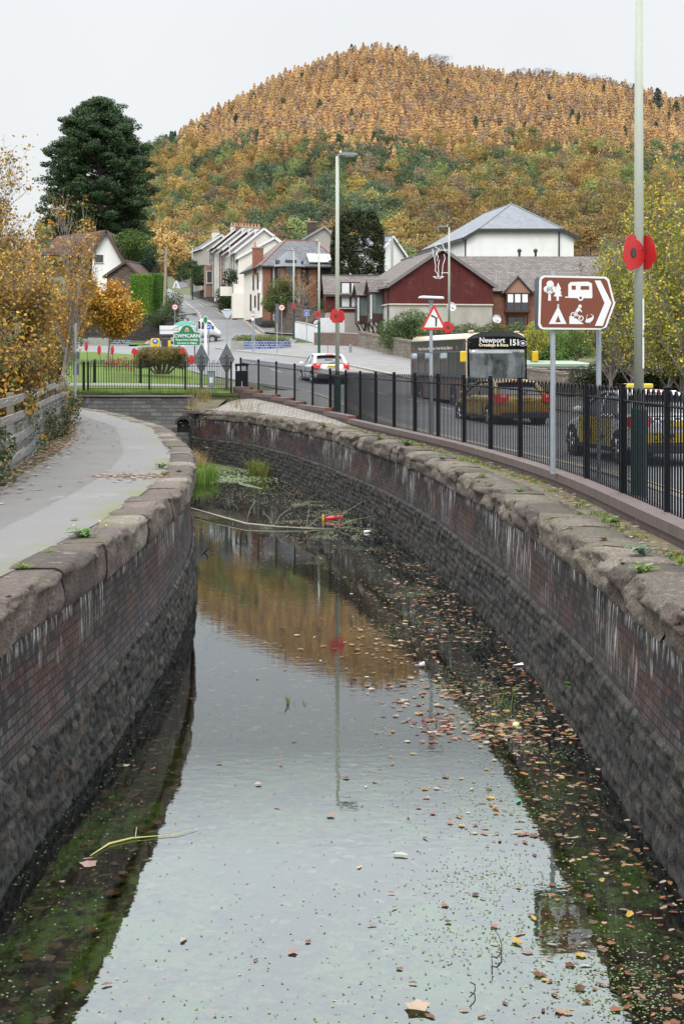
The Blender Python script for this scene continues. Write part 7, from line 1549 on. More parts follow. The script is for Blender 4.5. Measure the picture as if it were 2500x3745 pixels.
loft([[(-.72*k_,y,.9),(-.62*k_,y,z_),(0,y,z_+.02),(.62*k_,y,z_),(.72*k_,y,.9)] for y, k_, z_ in ((.15,.9,.95),(.6,1,1.38),(2.0,1,1.42),(2.9,.95,.97))], M_cglass, 'windows', t, 1, False)
for s_ in (-1,1):
    for y in (.7,3.0): wheel(t, s_*.72, y, .3, .18, s_)
    MB().cbox(s_*.6,-.0,.8,.2,.06,.2).build('tail_lamp', M_tail, t)

# ---- bus
bus = thing('bus', 'single deck bus in cream, copper and blue showing 151 Newport on its front', 'bus', (X_(1826,54), 54, gz(X_(1826,54),54)+.01), math.atan2(.19,1)*1.05)
BW, BL, BH = 2.40, 9.2, 2.92; h_ = BW/2
M_bcream = mat('bus_cream', (.38,.31,.22), .3, 0, .05, 2, coat=.5); M_bcop = mat('bus_copper', (.15,.10,.07), .35, .2, .12, 1, coat=.3); M_bblue = mat('bus_blue', (.03,.09,.22), .25, .1, .08, 2, coat=.8); M_bblk = mat('bus_black_glass', (.006,.007,.008), .18, 0, .2, 1, spec=.12)
def ring(y, w_, zb_, zt_, r_=.22):
    return [(-w_,y,zb_),(-w_,y,1.0),(-w_,y,zt_-r_),(-w_+r_*.3,y,zt_-r_*.3),(-w_+r_,y,zt_),(0,y,zt_+.05),(w_-r_,y,zt_),(w_-r_*.3,y,zt_-r_*.3),(w_,y,zt_-r_),(w_,y,1.0),(w_,y,zb_)]
rows = [ring(.42,h_*.93,.30,BH-.12),ring(.5,h_,.30,BH),ring(BL-.3,h_,.30,BH),ring(BL,h_*.97,.35,BH-.1)]
loft(rows, M_bcream, 'body_shell', bus, 0)
MB().box(-h_-.012,.55,.32,-h_+.01,BL-.15,1.12).build('copper_side', M_bcop, bus); MB().box(h_-.01,.55,.32,h_+.012,BL-.15,1.12).build('copper_side', M_bcop, bus)
MB().box(-h_-.016,.5,1.13,-h_+.01,BL-.2,2.70).build('side_glazing', M_bblk, bus); MB().box(h_-.01,.5,1.13,h_+.016,BL-.2,2.70).build('side_glazing', M_bblk, bus)
sw = MB()
for i, y in enumerate((.55,1.75,2.95,4.15,5.35,6.55,7.75,8.7)): sw.box(-h_-.03,y-.035,1.15,-h_-.014,y+.035,2.22); sw.box(h_+.014,y-.035,1.15,h_+.03,y+.035,2.22)
sw.box(-h_-.028,.55,2.20,-h_-.015,BL-.3,2.24); sw.box(-h_-.028,.55,1.13,-h_-.015,BL-.3,1.17)
for y in (3.0,5.4,7.8): sw.box(-h_-.028,y,1.92,-h_-.015,y+1.15,1.95)
sw.build('window_bars', mat('bus_grey_frame', (.05,.055,.06), .5), bus)
for i, y in enumerate((3.0,5.4,7.8)): MB().box(-h_-.026,y+.08,1.97,-h_-.016,y+1.07,2.18).build('hopper_window', mat('bus_pale_glass', (.22,.27,.30), .1, 0, .4, 2, spec=1), bus)
q = text_mesh('Newport   Crosskeys   Risca   Cwmcarn   Abercarn   Newbridge   Blackwood', .17, M_signw, bus, (-h_-.02,5.0,2.37), (math.pi/2,0,-math.pi/2), 'side_route_names', th=.001)
for i in range(8): MB().cbox(-h_-.022,1.6+i*.98,2.37,.006,.12,.12).build('route_dot', M_signr, bus)
# front: windscreen, black header, blue apron
scr = MB(); nx_ = 12
def fy(x, z): return .10 + .22*(abs(x)/h_)**3 + max(0, z-1.0)*.045 - .02
def patch(nm, x0, x1, z0, z1, m, dy=0, n_=14, topf=None):
    vs = []; fs = []; nz_ = 6
    for i in range(n_+1):
        for j in range(nz_+1):
            x = x0+(x1-x0)*i/n_; z = z0+((topf(x) if topf else z1)-z0)*j/nz_; vs.append((x, fy(x, z)-dy, z))
    for i in range(n_):
        for j in range(nz_): a = i*(nz_+1)+j; fs.append((a, a+nz_+1, a+nz_+2, a+1))
    mb = MB(); mb.add(vs, fs); o = mb.build(nm, m, bus, smooth=True); s2 = o.modifiers.new('s','SOLIDIFY'); s2.thickness = .02; s2.offset = -1; return o
# front surface is curved, so build shell front, then screens on it
patch('front_shell', -h_*.985, h_*.985, .32, 2.9, M_bblk, .0, 20, lambda x: BH+.05-.30*(abs(x)/h_)**4)
n = NB('bus_windscreen'); o_ = n.src(); c = n.mix(n.mr(n.noise(o_, 1.4, 5, .7), .38, .6), (.02,.023,.026), (.085,.10,.11)); MATS['ws'] = n.done(c, .05, None, 1.0); n.b.inputs['Coat Weight'].default_value = 1  # pale patches paint sky reflections into the windscreen colour
patch('windscreen', -h_*.93, h_*.93, 1.02, 2.33, MATS['ws'], .02, 20)
patch('destination_header', -h_*.93, h_*.93, 2.32, 2.8, M_bblk, .028, 20, lambda x: 2.86-.16*(abs(x)/h_)**3)
patch('blue_apron', -h_*.95, h_*.95, .55, 1.03, M_bblue, .03, 20); patch('copper_bumper', -h_*.95, h_*.95, .30, .56, M_bcop, .034, 20)
yf = .03+2.55*.045-.0
text_mesh('Newport', .27, M_signw, bus, (-.28,.075,2.64), FRONT, 'destination', bold=.006); text_mesh('Crosskeys & Risca', .155, mat('sign_cream', (.8,.68,.45), .5), bus, (-.22,.068,2.46), FRONT, 'via_text', bold=.003)
text_mesh('151', .32, M_signw, bus, (.60,.07,2.55), FRONT, 'route_number', bold=.012, sx=.9)
lg = flat([[(p[0]*.17, p[1]*.11) for p in circ(0,0,1,20)]], 'contactless_oval', M_signw, bus, .11, .006, .95, 2.53); flat([[(p[0]*.15, p[1]*.095) for p in circ(0,0,1,20)]], 'oval_inner', M_signb, lg, .103, .003, .95, 2.53); flat([[(-.07,-.03),(.03,-.05),(.08,.0),(.02,.05),(-.05,.03)]], 'hand_mark', M_signw, lg, .0995, .003, .95, 2.53)
for s_ in (-1,1):
    o = MB().cbox(s_*.88,.12,.72,.30,.05,.20).build('headlight', mat('headlight_glass', (.75,.78,.8), .1, 0, .1, 3, spec=1), bus, bevel=.03); 
    MB().tube([(s_*1.05,.25,2.55),(s_*1.38,.10,2.62),(s_*1.42,.05,2.30)], .022, 6).build('mirror_arm', M_plast, bus); MB().cbox(s_*1.42,.04,2.02,.24,.12,.42).build('mirror', M_yell, bus, bevel=.04)
    for y in (2.2, 7.4): a = MB(); a.tube([(s_*(h_-.4),y,.46),(s_*(h_+.016),y,.46)], .54, 24); a.build('wheel_arch', M_plast, bus); wheel(bus, s_*(h_-.13), y, .46, .28, s_)
MB().tube([(-.6,.0,1.06),(.25,.02,1.24)], .016, 5).tube([(-.6,.0,1.06),(-.75,.02,1.0)], .02, 5).build('wiper', M_plast, bus); MB().tube([(.55,.0,1.06),(-.1,.02,1.16)], .016, 5).build('wiper', M_plast, bus)
patch('number_plate', -.26, .26, .42, .53, M_signw, .06, 2); text_mesh('YX12 AEO', .10, M_signb, bus, (0,.012,.475), FRONT, 'plate_text')
MB().cbox(-h_+.25,.62,BH+.06,.16,.3,.1).cbox(h_-.3,.7,BH+.05,.16,.3,.08).build('roof_pod', M_bcream, bus, bevel=.03)

# ---- drop-side truck with a small crane
tk = thing('tipper_truck', 'white dropside truck with green tarpaulin and small folded crane at the roundabout', 'truck', (X_(584,121), 121.5, gz(X_(680,121),121)+.02), .05)
k = 121/F; MB().box(0,-1.0,.62,3.05,1.0,.78).build('chassis', M_plast, tk)
bd_ = MB().box(0,-1.02,.78,3.1,-.96,1.5).box(0,.96,.78,3.1,1.02,1.5).box(0,-1.02,.78,.06,1.02,1.5).box(3.04,-1.02,.78,3.1,1.02,1.75).build('dropsides', M_pw, tk, bevel=.01)
bars(bd_, 'hinge_line', M_galv2, [((.02,-1.03,1.14),(3.08,-1.03,1.14)),((1.55,-1.03,.8),(1.55,-1.03,1.5))], .03, .03)
tp = MB(); vs = []; fs = []
for i in range(13):
    for j in range(7): xx = 1.1+2.0*i/12; yy2 = -1.05+2.1*j/6; zz_ = 1.52+.42*math.sin(math.pi*min(1,max(0,(i-.5)/11.5)))**.5*(.75+.25*math.sin(math.pi*j/6)) + .05*mnoise.noise(Vector((xx*3,yy2*3,0))); zz_ = zz_ if 0 < j < 6 else zz_-.35; vs.append((xx, yy2, zz_))
for i in range(12):
    for j in range(6): a = i*7+j; fs.append((a,a+7,a+8,a+1))
tp.add(vs, fs); tp.build('tarpaulin', mat('green_tarp', (.02,.16,.12), .45, 0, .15, 5), tk, smooth=True)
MB().tube([(2.3,.3,1.5),(2.35,.3,2.1),(1.6,.2,2.45),(2.8,.1,2.55)], [.10,.09,.08,.06], 8).tube([(2.8,.1,2.55),(3.1,.1,2.35)], .05, 6).cbox(2.9,.1,2.5,.35,.25,.2).build('crane', mat('crane_dark', (.06,.045,.045), .5), tk)
cab = [[(x_,-.96,zb_),(x_,-1.0,zm_),(x_,-.84,zt_),(x_,.84,zt_),(x_,1.0,zm_),(x_,.96,zb_)] for x_, zb_, zm_, zt_ in ((3.2,.45,1.2,2.0),(3.35,.42,1.22,2.12),(4.1,.42,1.22,2.12),(4.45,.42,1.2,1.85),(4.75,.42,1.12,1.30),(5.1,.42,.95,1.12),(5.2,.5,.8,.9))]
loft(cab, M_pw, 'cab', tk, 1)
MB().prism([(3.55,1.22),(4.35,1.22),(4.62,1.28),(4.32,1.82),(3.55,1.9)], (0,-.93,0), (1,0,0), (0,0,1), .04).build('side_window', M_cglass, tk); MB().prism([(3.28,1.25),(3.47,1.25),(3.47,1.9),(3.28,1.9)], (0,-.93,0), (1,0,0), (0,0,1), .04).build('rear_side_window', M_cglass, tk)
MB().cbox(4.55,-1.12,1.35,.12,.16,.28).build('mirror', M_plast, tk); MB().cbox(.02,-.7,.6,.05,.35,.13).cbox(.02,.7,.6,.05,.35,.13).build('tail_lamp', M_tail, tk)
def twheel(x, y, r=.36):
    o = MB().tube([(x,y-.1,r),(x,y+.1,r)], r, 20).build('wheel', M_tyre, tk); MB().tube([(x,y-.11,r),(x,y-.105,r)], r*.55, 14).build('rim', M_rim, o)
for x_ in (1.1, 4.45):
    for y_ in (-.88, .88): twheel(x_, y_)
# ---------------------------------------------------------------- vegetation
def branch_tree(loc, H_, wid, seed, nl=3, trunk_r=.075, col=None, stems=1, leaf=.07, nleaf=3000, leafcols=None, name='autumn_tree', label='', lean=(0,0), top=1.0, group=None, clump=.28, twig=True, barkm=None, lowbare=.15, start=.15, leafn='leaves', minr=.004, cat='tree', up=.55):
    """recursive branching skeleton; leaves hang in loose clumps on the outer twigs"""
    r_ = random.Random(seed); t = thing(name, label, cat, loc, 0, group); mb = MB(); tips = []; segs = []
    def grow(p, d, ln, r, lev):
        n_ = 4; pts = [p]; rs_ = [r]; q = p.copy(); dd = d.copy()
        for i in range(n_):
            dd = (dd + Vector((r_.gauss(0,.13), r_.gauss(0,.13), .05*up)) ).normalized(); q = q + dd*ln/n_; pts.append(q.copy()); rs_.append(max(minr, r*(1-.17*(i+1))))
            if lev > 0 and (lev < nl or i >= 0) and (i+1)/n_ > (start if lev == nl else .0):
                k = 2
                for _ in range(k):
                    a = r_.random()*6.283; e = Vector((math.cos(a), math.sin(a), up*r_.uniform(.2,1.3))); nd = (dd*.55 + e*.62).normalized(); grow(q.copy(), nd, ln*r_.uniform(.45,.68), max(minr, rs_[-1]*.6), lev-1)
        segs.append((pts, rs_, 5 if lev > 1 else 3))
        if lev <= 1: tips.append(q.copy()); tips.append(pts[2])
    for s_ in range(stems):
        a = r_.random()*6.28; off = Vector((math.cos(a), math.sin(a), 0))*(.0 if stems == 1 else .45*H_*.12*s_**.5)
        grow(off, Vector((lean[0]+r_.gauss(0,.1)*(stems>1), lean[1]+r_.gauss(0,.1)*(stems>1), 1)).normalized(), H_*.62*r_.uniform(.85,1.1), trunk_r, nl)
    T = np.array([tuple(x) for x in tips]); kz = H_/max(T[:,2]); cxy = T[:,:2].mean(0)*0; kx = wid/np.percentile(np.hypot(T[:,0]-cxy[0], T[:,1]-cxy[1]), 92)
    def sq(p): q = Vector((p[0]*kx, p[1]*kx, p[2]*kz)); r0 = math.hypot(q.x, q.y)+1e-6; f_ = wid*1.2*math.tanh(r0/(wid*1.2))/r0; return Vector((q.x*f_, q.y*f_, q.z))
    for pts, rs_, n_ in segs: mb.tube([sq(p) for p in pts], rs_, n_, cap=False)
    tips = [sq(p) for p in tips]
    mb.build('branches', barkm or M_bark, t, smooth=True)
    if nleaf:
        rg = np.random.default_rng(seed); T = np.array([tuple(x) for x in tips]); T = T[T[:,2] > H_*lowbare]; sel = T[rg.integers(0, len(T), max(1, nleaf//7))]
        lob = np.concatenate([sel, np.full((len(sel),3), clump)*(.5+rg.random((len(sel),1)))], 1)
        v, f, c = leafcloud(lob, 7, leaf, leafcols, seed, .9, .2, .4, .7); npmesh(leafn, v, f, LEAF, c, t)
    return t
def massplant(name, label, lobes, n, size, cols, seed, cat='bush', parts='foliage', wood=None, loc=(0,0,0), group=None, jitter=.4, flat_=.2, up=0, stem=True):
    lo = np.array(lobes, float); loc = Vector((float(lo[:,0].mean()), float(lo[:,1].mean()), float((lo[:,2]-lo[:,5]).min()))); lo[:,0] -= loc.x; lo[:,1] -= loc.y; lo[:,2] -= loc.z
    t = thing(name, label, cat, loc, 0, group); v, f, c = leafcloud(lo, n, size, cols, seed, jitter, flat_, .8, .5, up); npmesh(parts, v, f, LEAF, c, t)
    if stem:
        mb = MB(); rg = random.Random(seed)
        for l_ in lo[:: max(1, len(lo)//10)]:
            mb.tube([(l_[0]*.3, l_[1]*.3, -.2), (l_[0]*.8, l_[1]*.8, l_[2]*.6), (l_[0]+rg.gauss(0,.1), l_[1], l_[2]+l_[5]*.6)], [.05,.035,.01], 4)
        mb.build('stems', M_bark, t)
    return t
YEL = [(.62,.36,.05),(.52,.26,.03),(.72,.50,.09),(.40,.21,.04),(.32,.28,.06),(.58,.25,.03)]
ORG = [(.75,.36,.04),(.62,.27,.03),(.80,.48,.07),(.48,.21,.04),(.40,.30,.06)]
BRN = [(.46,.30,.09),(.30,.16,.05),(.44,.30,.10),(.22,.17,.05),(.18,.16,.05)]
IVY = [(.035,.075,.025),(.05,.10,.03),(.08,.12,.04),(.03,.055,.02),(.10,.10,.05)]
YGR = [(.44,.44,.07),(.34,.38,.07),(.64,.52,.06),(.26,.32,.07),(.75,.55,.05),(.19,.26,.07)]
M_birch = mat('birch_bark', (.24,.22,.19), .85, 0, .3, 6, .3, 20, stretch=(1,1,.4)); M_twig = mat('twig_grey', (.13,.11,.095), .9, 0, .25, 8)
# --- left side: autumn trees behind the wooden fence
def bt(px, d, zb, H_, wid, seed, n, lf, cols, label, **k): branch_tree((X_(px,d), d, E+zb), H_, wid, seed, 3, nleaf=n, leaf=lf, leafcols=cols, label=label, **k)
bt(-60,34,-1.7,7.4,2.3,1,19000,.042,YEL+BRN,'tall thin yellow leaved tree with bare upper twigs at the left edge',stems=3,barkm=M_twig,lowbare=.02,up=1.1)
bt(15,31,-1.7,4.4,1.3,2,17000,.038,BRN+YEL,'bushy brown and yellow tree leaning over the wooden fence',stems=3,barkm=M_twig,lowbare=.1,up=.8)
bt(70,43,-1.6,5.0,1.35,3,18000,.045,YEL+BRN[:3],'dense yellow brown tree in the middle of the left thicket',stems=3,barkm=M_twig,lowbare=.0,up=.9)
bt(215,54,-1.5,8.0,1.6,4,3600,.055,YEL+ORG[:2],'tall grey stemmed tree with yellow leaves in front of the big pine',stems=2,barkm=M_birch,clump=.34,lowbare=.1,up=1.1,name='birch_tree')
bt(40,52,-1.5,7.2,1.5,8,5000,.055,YEL+BRN[:2],'thin yellow tree with see through crown left of the grey stemmed tree',stems=2,barkm=M_twig,clump=.34,lowbare=.1,up=1.1)
bt(100,37,-1.7,2.5,1.0,14,13000,.04,BRN+YEL[:2]+IVY[1:3],'straggly brown thicket shrub just behind the fence rails',stems=3,barkm=M_twig,lowbare=.0,cat='bush',name='thicket_shrub')
bt(-20,25,-1.8,2.7,.9,15,8000,.04,YEL+IVY[1:3]+BRN,'leafy yellow green shrub against the near end of the fence',stems=3,barkm=M_twig,clump=.24,lowbare=.0,cat='bush',name='thicket_shrub')
bt(190,57,-1.4,2.9,1.1,24,5000,.05,BRN+IVY[1:4],'brown green shrub beside the grey control box pole',stems=3,barkm=M_twig,clump=.3,lowbare=.0,cat='bush',name='thicket_shrub')
for px, d, H_, w_, sd, cl, lab in ((400,82,4.8,2.1,5,ORG+YEL[:2],'bright orange tree with pale trunk over the verge'),(262,80,4.9,1.7,6,ORG[:3]+YEL,'golden orange tree left of the bright orange one')):
    branch_tree((X_(px,d),d,gz(X_(px,d),d)-.2), H_, w_, sd, 3, nleaf=13000, leaf=.075, leafcols=cl, label=lab, barkm=M_birch if sd == 5 else M_bark, clump=.42, lowbare=.22, up=.35, name='orange_tree', start=.3)
lob = []
rg = random.Random(5)
for i in range(26): y = 20+rg.random()*22; lob.append((-4.95-(y-20)*.13-rg.uniform(-.08,.5), y, Z_PATH+rg.uniform(.05,.75), .28, .7, .34))
massplant('ivy_hedge', 'ivy and dead bramble tangled through the wooden fence', lob, 420, .035, IVY+IVY+BRN[:2]+[(.16,.13,.09)], 51, 'hedge')
lob = [(float(np.interp(q,[26,38,46,55],[-7.0,-9.0,-11.2,-15]))-rg.uniform(.5,2.6), q, E-1.6+rg.uniform(.2,1.4), 1.0, 1.2, .8) for q in np.linspace(26,54,28)]
massplant('undergrowth', 'dark leafy undergrowth filling the gap below the left trees', lob, 420, .06, BRN+IVY+YEL[3:5], 52, 'bush')
lob = [(float(np.interp(y_,[37,46,55],[-7.1,-9.4,-12.8]))-rg.uniform(.1,.9), y_, Z_PATH+rg.uniform(.1,.9), .5, .7, .55) for y_ in np.linspace(37,54,16)]
massplant('bramble_bank', 'brown bramble bank where the fence ends beside the path', lob, 420, .04, BRN+[(.20,.16,.12),(.10,.13,.05)], 53, 'bush')
# leaf litter along the path edge
mb = MB(); 
for i in range(1500):
    y = 17.5+lr.random()*26; x = float(np.interp(y, [17,19.7,23.2,27.1,32.6,38.8,46], [-4.9,-4.85,-5.15,-5.5,-6.2,-7.3,-9.2])) - .28 + abs(lr.normal())*.22*(1 if lr.random() < .8 else 2); add_leaf(mb, x, y, Z_PATH+.012+.03*lr.random(), .035+.035*lr.random(), int(lr.random()<.5), LC[lr.integers(9)]*.5)
for i in range(160): add_leaf(mb, -3.25+lr.normal()*.3, 21.8+lr.normal()*.35, Z_PATH+.02, .03+.03*lr.random(), int(lr.random()<.5), LC[lr.integers(9)]*.5)
for i in range(60): add_leaf(mb, -5+lr.random()*2.3, 12+lr.random()*36, Z_PATH+.02, .03+.03*lr.random(), int(lr.random()<.5), LC[lr.integers(9)]*.5)
for i in range(500):
    y = 8+lr.random()**1.5*34; add_leaf(mb, float(np.interp(y, *(lambda c_: (c_[np.argsort(c_[:,1]),1], c_[np.argsort(c_[:,1]),0]))(curve(FENCE,.5))))-.36-abs(lr.normal())*.2, y, ZC_R+.0+.03*lr.random(), .025+.025*lr.random(), int(lr.random()<.5), LC[lr.integers(9)]*.5)
stuff(mb.build('leaf_litter', M_dl), 'dry brown leaves lying along the path edge and the wall foot', 'leaf litter')
# --- wooden post and rail fence with wire netting
fx_ = [(-4.75,17.5),(-5.1,21),(-5.55,25),(-6.35,30),(-7.0,34.5),(-7.75,40),(-8.4,43.5)]
wf_ = thing('wooden_fence', 'weathered four rail wooden fence with wire netting along the left of the path', 'fence', (-6.3,30,0)); fcv = curve(fx_, .1); fS = np.concatenate([[0], np.cumsum(np.hypot(*np.diff(fcv, axis=0).T))])
M_wood = mat('weathered_wood', (.13,.112,.092), .9, 0, .25, 5, .6, 30, stretch=(1,1,1), dirt=((.10,.11,.05), .5)); M_wood2 = mat('weathered_rail', (.15,.135,.115), .9, 0, .28, 6, .7, 30, dirt=((.07,.065,.05), .7))
def fp(s_): return np.array([np.interp(s_, fS, fcv[:,0])+6.3, np.interp(s_, fS, fcv[:,1])-30])
ps = np.arange(.4, fS[-1], 1.75); k_rg = random.Random(3)
for s_ in ps:
    a = fp(s_); b = fp(s_+.1); rz = math.atan2(b[1]-a[1], b[0]-a[0]); o = MB().cbox(0,0,.62,.09,.11,1.5).build('post', M_wood, wf_, bevel=.01); nn_ = np.array([-(b-a)[1], (b-a)[0]])*10*.09; o.location = (a[0]+nn_[0]*0-.09, a[1], Z_PATH-.1+k_rg.uniform(-.02,.05)); o.rotation_euler = (k_rg.gauss(0,.02), k_rg.gauss(0,.02), rz)
for j, zz_ in enumerate((1.13,.83,.50,.18)):
    for i in range(0, len(ps)-1, 2):
        e = min(i+2, len(ps)-1); pts = [fp(q) for q in np.linspace(ps[i], ps[e], 5)]; dz = k_rg.gauss(0,.015); mb = MB()
        for q in range(4):
            a, b = pts[q], pts[q+1]; ln = math.dist(a, b); mb.cbox((a[0]+b[0])/2, (a[1]+b[1])/2, Z_PATH+zz_+dz+.005*q, ln*1.01, .04, .13, math.atan2(b[1]-a[1], b[0]-a[0]))
        mb.build('rail', M_wood2, wf_)
mb = MB(); 
for s_ in np.arange(.2, fS[-1]-.2, .15): a = fp(s_); mb.tube([(a[0]+.05, a[1], Z_PATH+.05),(a[0]+.05+.01*math.sin(s_*9), a[1], Z_PATH+.45),(a[0]+.05, a[1], Z_PATH+.85)], .0035, 3, cap=False)
for zz_ in (.08,.25,.42,.6,.75,.86,1.16): mb.tube([(fp(s_)[0]+.055, fp(s_)[1], Z_PATH+zz_+.02*math.sin(s_*5+zz_*20)) for s_ in np.arange(.2, fS[-1]-.2, .3)], .004, 3, cap=False)
mb.build('wire_netting', M_galv, wf_)

# --- big pine
def pine(px, pyt, d, zb, W_, seed, label):
    x = X_(px, d); H_ = Z_(pyt, d)-zb; t = thing('pine_tree', label, 'tree', (x, d, zb)); r_ = random.Random(seed); mb = MB(); mb.tube([(0,0,-1),(.2,0,H_*.5),(0,0,H_*.95)], [.45,.33,.06], 8); lob = []
    for i in range(190):
        f = .14+.86*(i/190)**.9; z = H_*f; R_ = W_*.5*(math.sin(min(1,(f-.08)/.42)*math.pi/2)**.6 if f < .5 else (1-((f-.5)/.52)**2.1)**.75); a = i*2.4+r_.uniform(-.4,.4); e = R_*r_.uniform(.78,1.1)
        tip = Vector((math.cos(a)*e, math.sin(a)*e, z+e*.10)); mb.tube([(0,0,z-.8), tuple(tip*.55+Vector((0,0,z*.45-.3))), tuple(tip)], [.11,.07,.02], 4, cap=False)
        for g in (1.0, .80, .58): 
            for k in range(2): lob.append((tip.x*g+r_.gauss(0,.5), tip.y*g+r_.gauss(0,.5), z+e*.1*g+r_.gauss(0,.25), r_.uniform(.6,1.1), r_.uniform(.6,1.1), r_.uniform(.3,.6)))
    lob.append((0,0,H_,.8,.8,.7)); mb.build('branches', M_bark, t)
    v, f, c = leafcloud(lob, 150, .125, [(.035,.075,.028),(.048,.10,.035),(.065,.125,.042),(.022,.045,.02),(.08,.135,.05)], seed, .45, .35, .9, .4); npmesh('needles', v, f, LEAF, c, t)
pine(362, 372, 165, gz(X_(362,165),165), 12.0, 9, 'very tall dark green pine dominating the left skyline')
# monkey-puzzle like dark conifer
d_ = 128.; bx2 = X_(1308,d_); zb_ = gz(bx2, d_); zt_ = Z_(778,d_); zl0 = Z_(1015,d_); lob = []; rg = random.Random(8)
for i in range(420):
    f = rg.random(); z = zl0+(zt_-zl0)*f; R_ = 2.45*(1-abs(f-.35)**2.2*1.9)**.5 if f > .35 else 2.3+.2*f; R_ = max(.15, R_); a = rg.random()*6.28; lob.append((bx2+math.cos(a)*R_*.92, d_+math.sin(a)*R_*.92, z, .32,.32,.38))
for i in range(30): lob.append((bx2+rg.gauss(0,.9), d_+rg.gauss(0,.9), zl0+(zt_-zl0)*rg.random()*.85, 1,1,.9))
t = massplant('dark_conifer', 'dense dark rounded monkey puzzle tree behind the maroon wing', lob, 60, .085, [(.018,.038,.014),(.03,.05,.018),(.012,.025,.012),(.10,.105,.02)], 71, 'tree', stem=False, jitter=.35)
MB().tube([(0,0,-(t.location.z-zb_)),(0,0,3)], [.35,.15], 8).build('trunk', M_bark, t)
# clipped hedge
def hedge_box(name, label, x0, y0, x1, y1, z0, z1, n_, size, cols, seed):
    rg = np.random.default_rng(seed); t = thing(name, label, 'hedge', ((x0+x1)/2, (y0+y1)/2, z0)); P = []; Nn = []
    hx_, hy_, hz2 = (x1-x0)/2, (y1-y0)/2, z1-z0
    for fx, w_ in (('front',.45),('top',.2),('left',.12),('right',.23)):
        m_ = int(n_*w_); a = rg.random((m_,2)); bump = .12*(fbm(a[:,0]*5, a[:,1]*5, 3)-.5)+.06*rg.normal(size=m_)
        if fx == 'front': q = np.stack([-hx_+2*hx_*a[:,0], -hy_+bump, hz2*a[:,1]], 1); nn_ = (0,-1,.2)
        elif fx == 'top': q = np.stack([-hx_+2*hx_*a[:,0], -hy_+2*hy_*a[:,1], hz2+bump], 1); nn_ = (0,-.2,1)
        elif fx == 'left': q = np.stack([-hx_+bump, -hy_+2*hy_*a[:,0], hz2*a[:,1]], 1); nn_ = (-1,0,.2)
        else: q = np.stack([hx_+bump, -hy_+2*hy_*a[:,0], hz2*a[:,1]], 1); nn_ = (1,0,.2)
        P.append(q); Nn.append(np.tile(nn_, (m_,1)))
    c = np.concatenate(P); nr = np.concatenate(Nn)+rg.normal(size=(len(c),3))*.45; nr /= np.linalg.norm(nr, axis=1)[:,None]; A = np.cross(nr, rg.normal(size=(len(c),3))); A /= np.linalg.norm(A, axis=1)[:,None]; B = np.cross(nr, A); s_ = size*(.6+.8*rg.random(len(c)))[:,None]
    V = np.stack([c-A*s_, c-B*s_*.6, c+A*s_, c+B*s_*.6], 1).reshape(-1,3); cc = np.array(cols)[rg.integers(0,len(cols),len(c))]*(.5+.25*rg.random(len(c)))[:,None]
    npmesh('foliage', V, np.arange(len(V)).reshape(-1,4), LEAF, np.repeat(cc,4,0), t); MB().box(-hx_+.15,-hy_+.15,-.3,hx_-.15,hy_-.15,hz2-.15).build('dark_core', mat('hedge_core', (.012,.02,.008), .95), t); return t  # near-black box fills the hedge behind the leaf shell
CON = [(.11,.24,.025),(.15,.30,.03),(.08,.18,.02),(.20,.36,.04)]
d_ = 133; hedge_box('clipped_hedge', 'large clipped bright green conifer hedge, front block', X_(478,d_), d_, X_(545,d_), d_+4, gz(X_(520,d_),d_), Z_(1006,d_), 26000, .06, CON, 81)
hedge_box('clipped_hedge', 'taller clipped green conifer hedge right beside the pole', X_(540,136), 136, X_(588,136), 141, gz(X_(560,136),136), Z_(1003,136), 22000, .06, [(.09,.20,.03),(.12,.25,.035),(.06,.14,.02)], 82)
massplant('ivy_bank', 'dark ivy bank tumbling over the wall end below the hedge', [(X_(px,125), 124.6+k*.3, Z_(py,125), .9,.6,.7) for k, (px,py) in enumerate(((560,1170),(585,1160),(600,1180),(615,1150),(628,1120),(632,1090),(545,1175),(610,1130),(635,1150)))], 700, .06, IVY, 83, 'bush')
massplant('garden_tree', 'rounded mid green tree between the white bungalow and the road', [(X_(px,152), 152+k*.5, Z_(py,152), 1.5,1.5,1.3) for k, (px,py) in enumerate(((440,895),(475,875),(510,890),(530,925),(430,940),(470,930),(505,950),(450,985),(490,985),(420,960)))], 900, .10, [(.07,.15,.025),(.12,.20,.035),(.18,.25,.05),(.04,.09,.02)], 84, 'tree')
massplant('dark_shrubs', 'dark evergreen shrubs at the garden edge behind the hedge', [(X_(px,146), 146, Z_(py,146), .8,.8,1.2) for px,py in ((525,990),(545,960),(560,990),(535,1020),(575,1030),(500,1010),(550,940))], 800, .08, [(.02,.05,.03),(.03,.07,.03),(.015,.035,.022)], 85, 'bush')
massplant('roadside_bushes', 'ivy green bushes on top of the hillside wall', [(X_(px,d2), d2, Z_(py,d2), 1.2,1.2,.9) for px,py,d2 in ((670,975,212),(690,985,212),(682,1000,210),(715,1000,205),(735,1005,200),(700,970,212),(660,1010,225),(760,1000,195))], 700, .11, IVY+[(.09,.16,.04)], 86, 'bush')
hedge_box('dark_hedge', 'dark clipped hedge above the hillside wall beside the terrace', X_(708,200), 199, X_(762,200), 202, Z_(1035,200), Z_(974,200), 9000, .09, IVY, 87)
massplant('climber', 'ivy clad bushes below the concrete parapet', [(X_(px,154), 154, Z_(py,154), .8,.7,.9) for px,py in ((812,1080),(830,1095),(822,1120),(840,1110),(828,1060),(860,1015),(840,1010))], 700, .08, IVY, 88, 'bush')
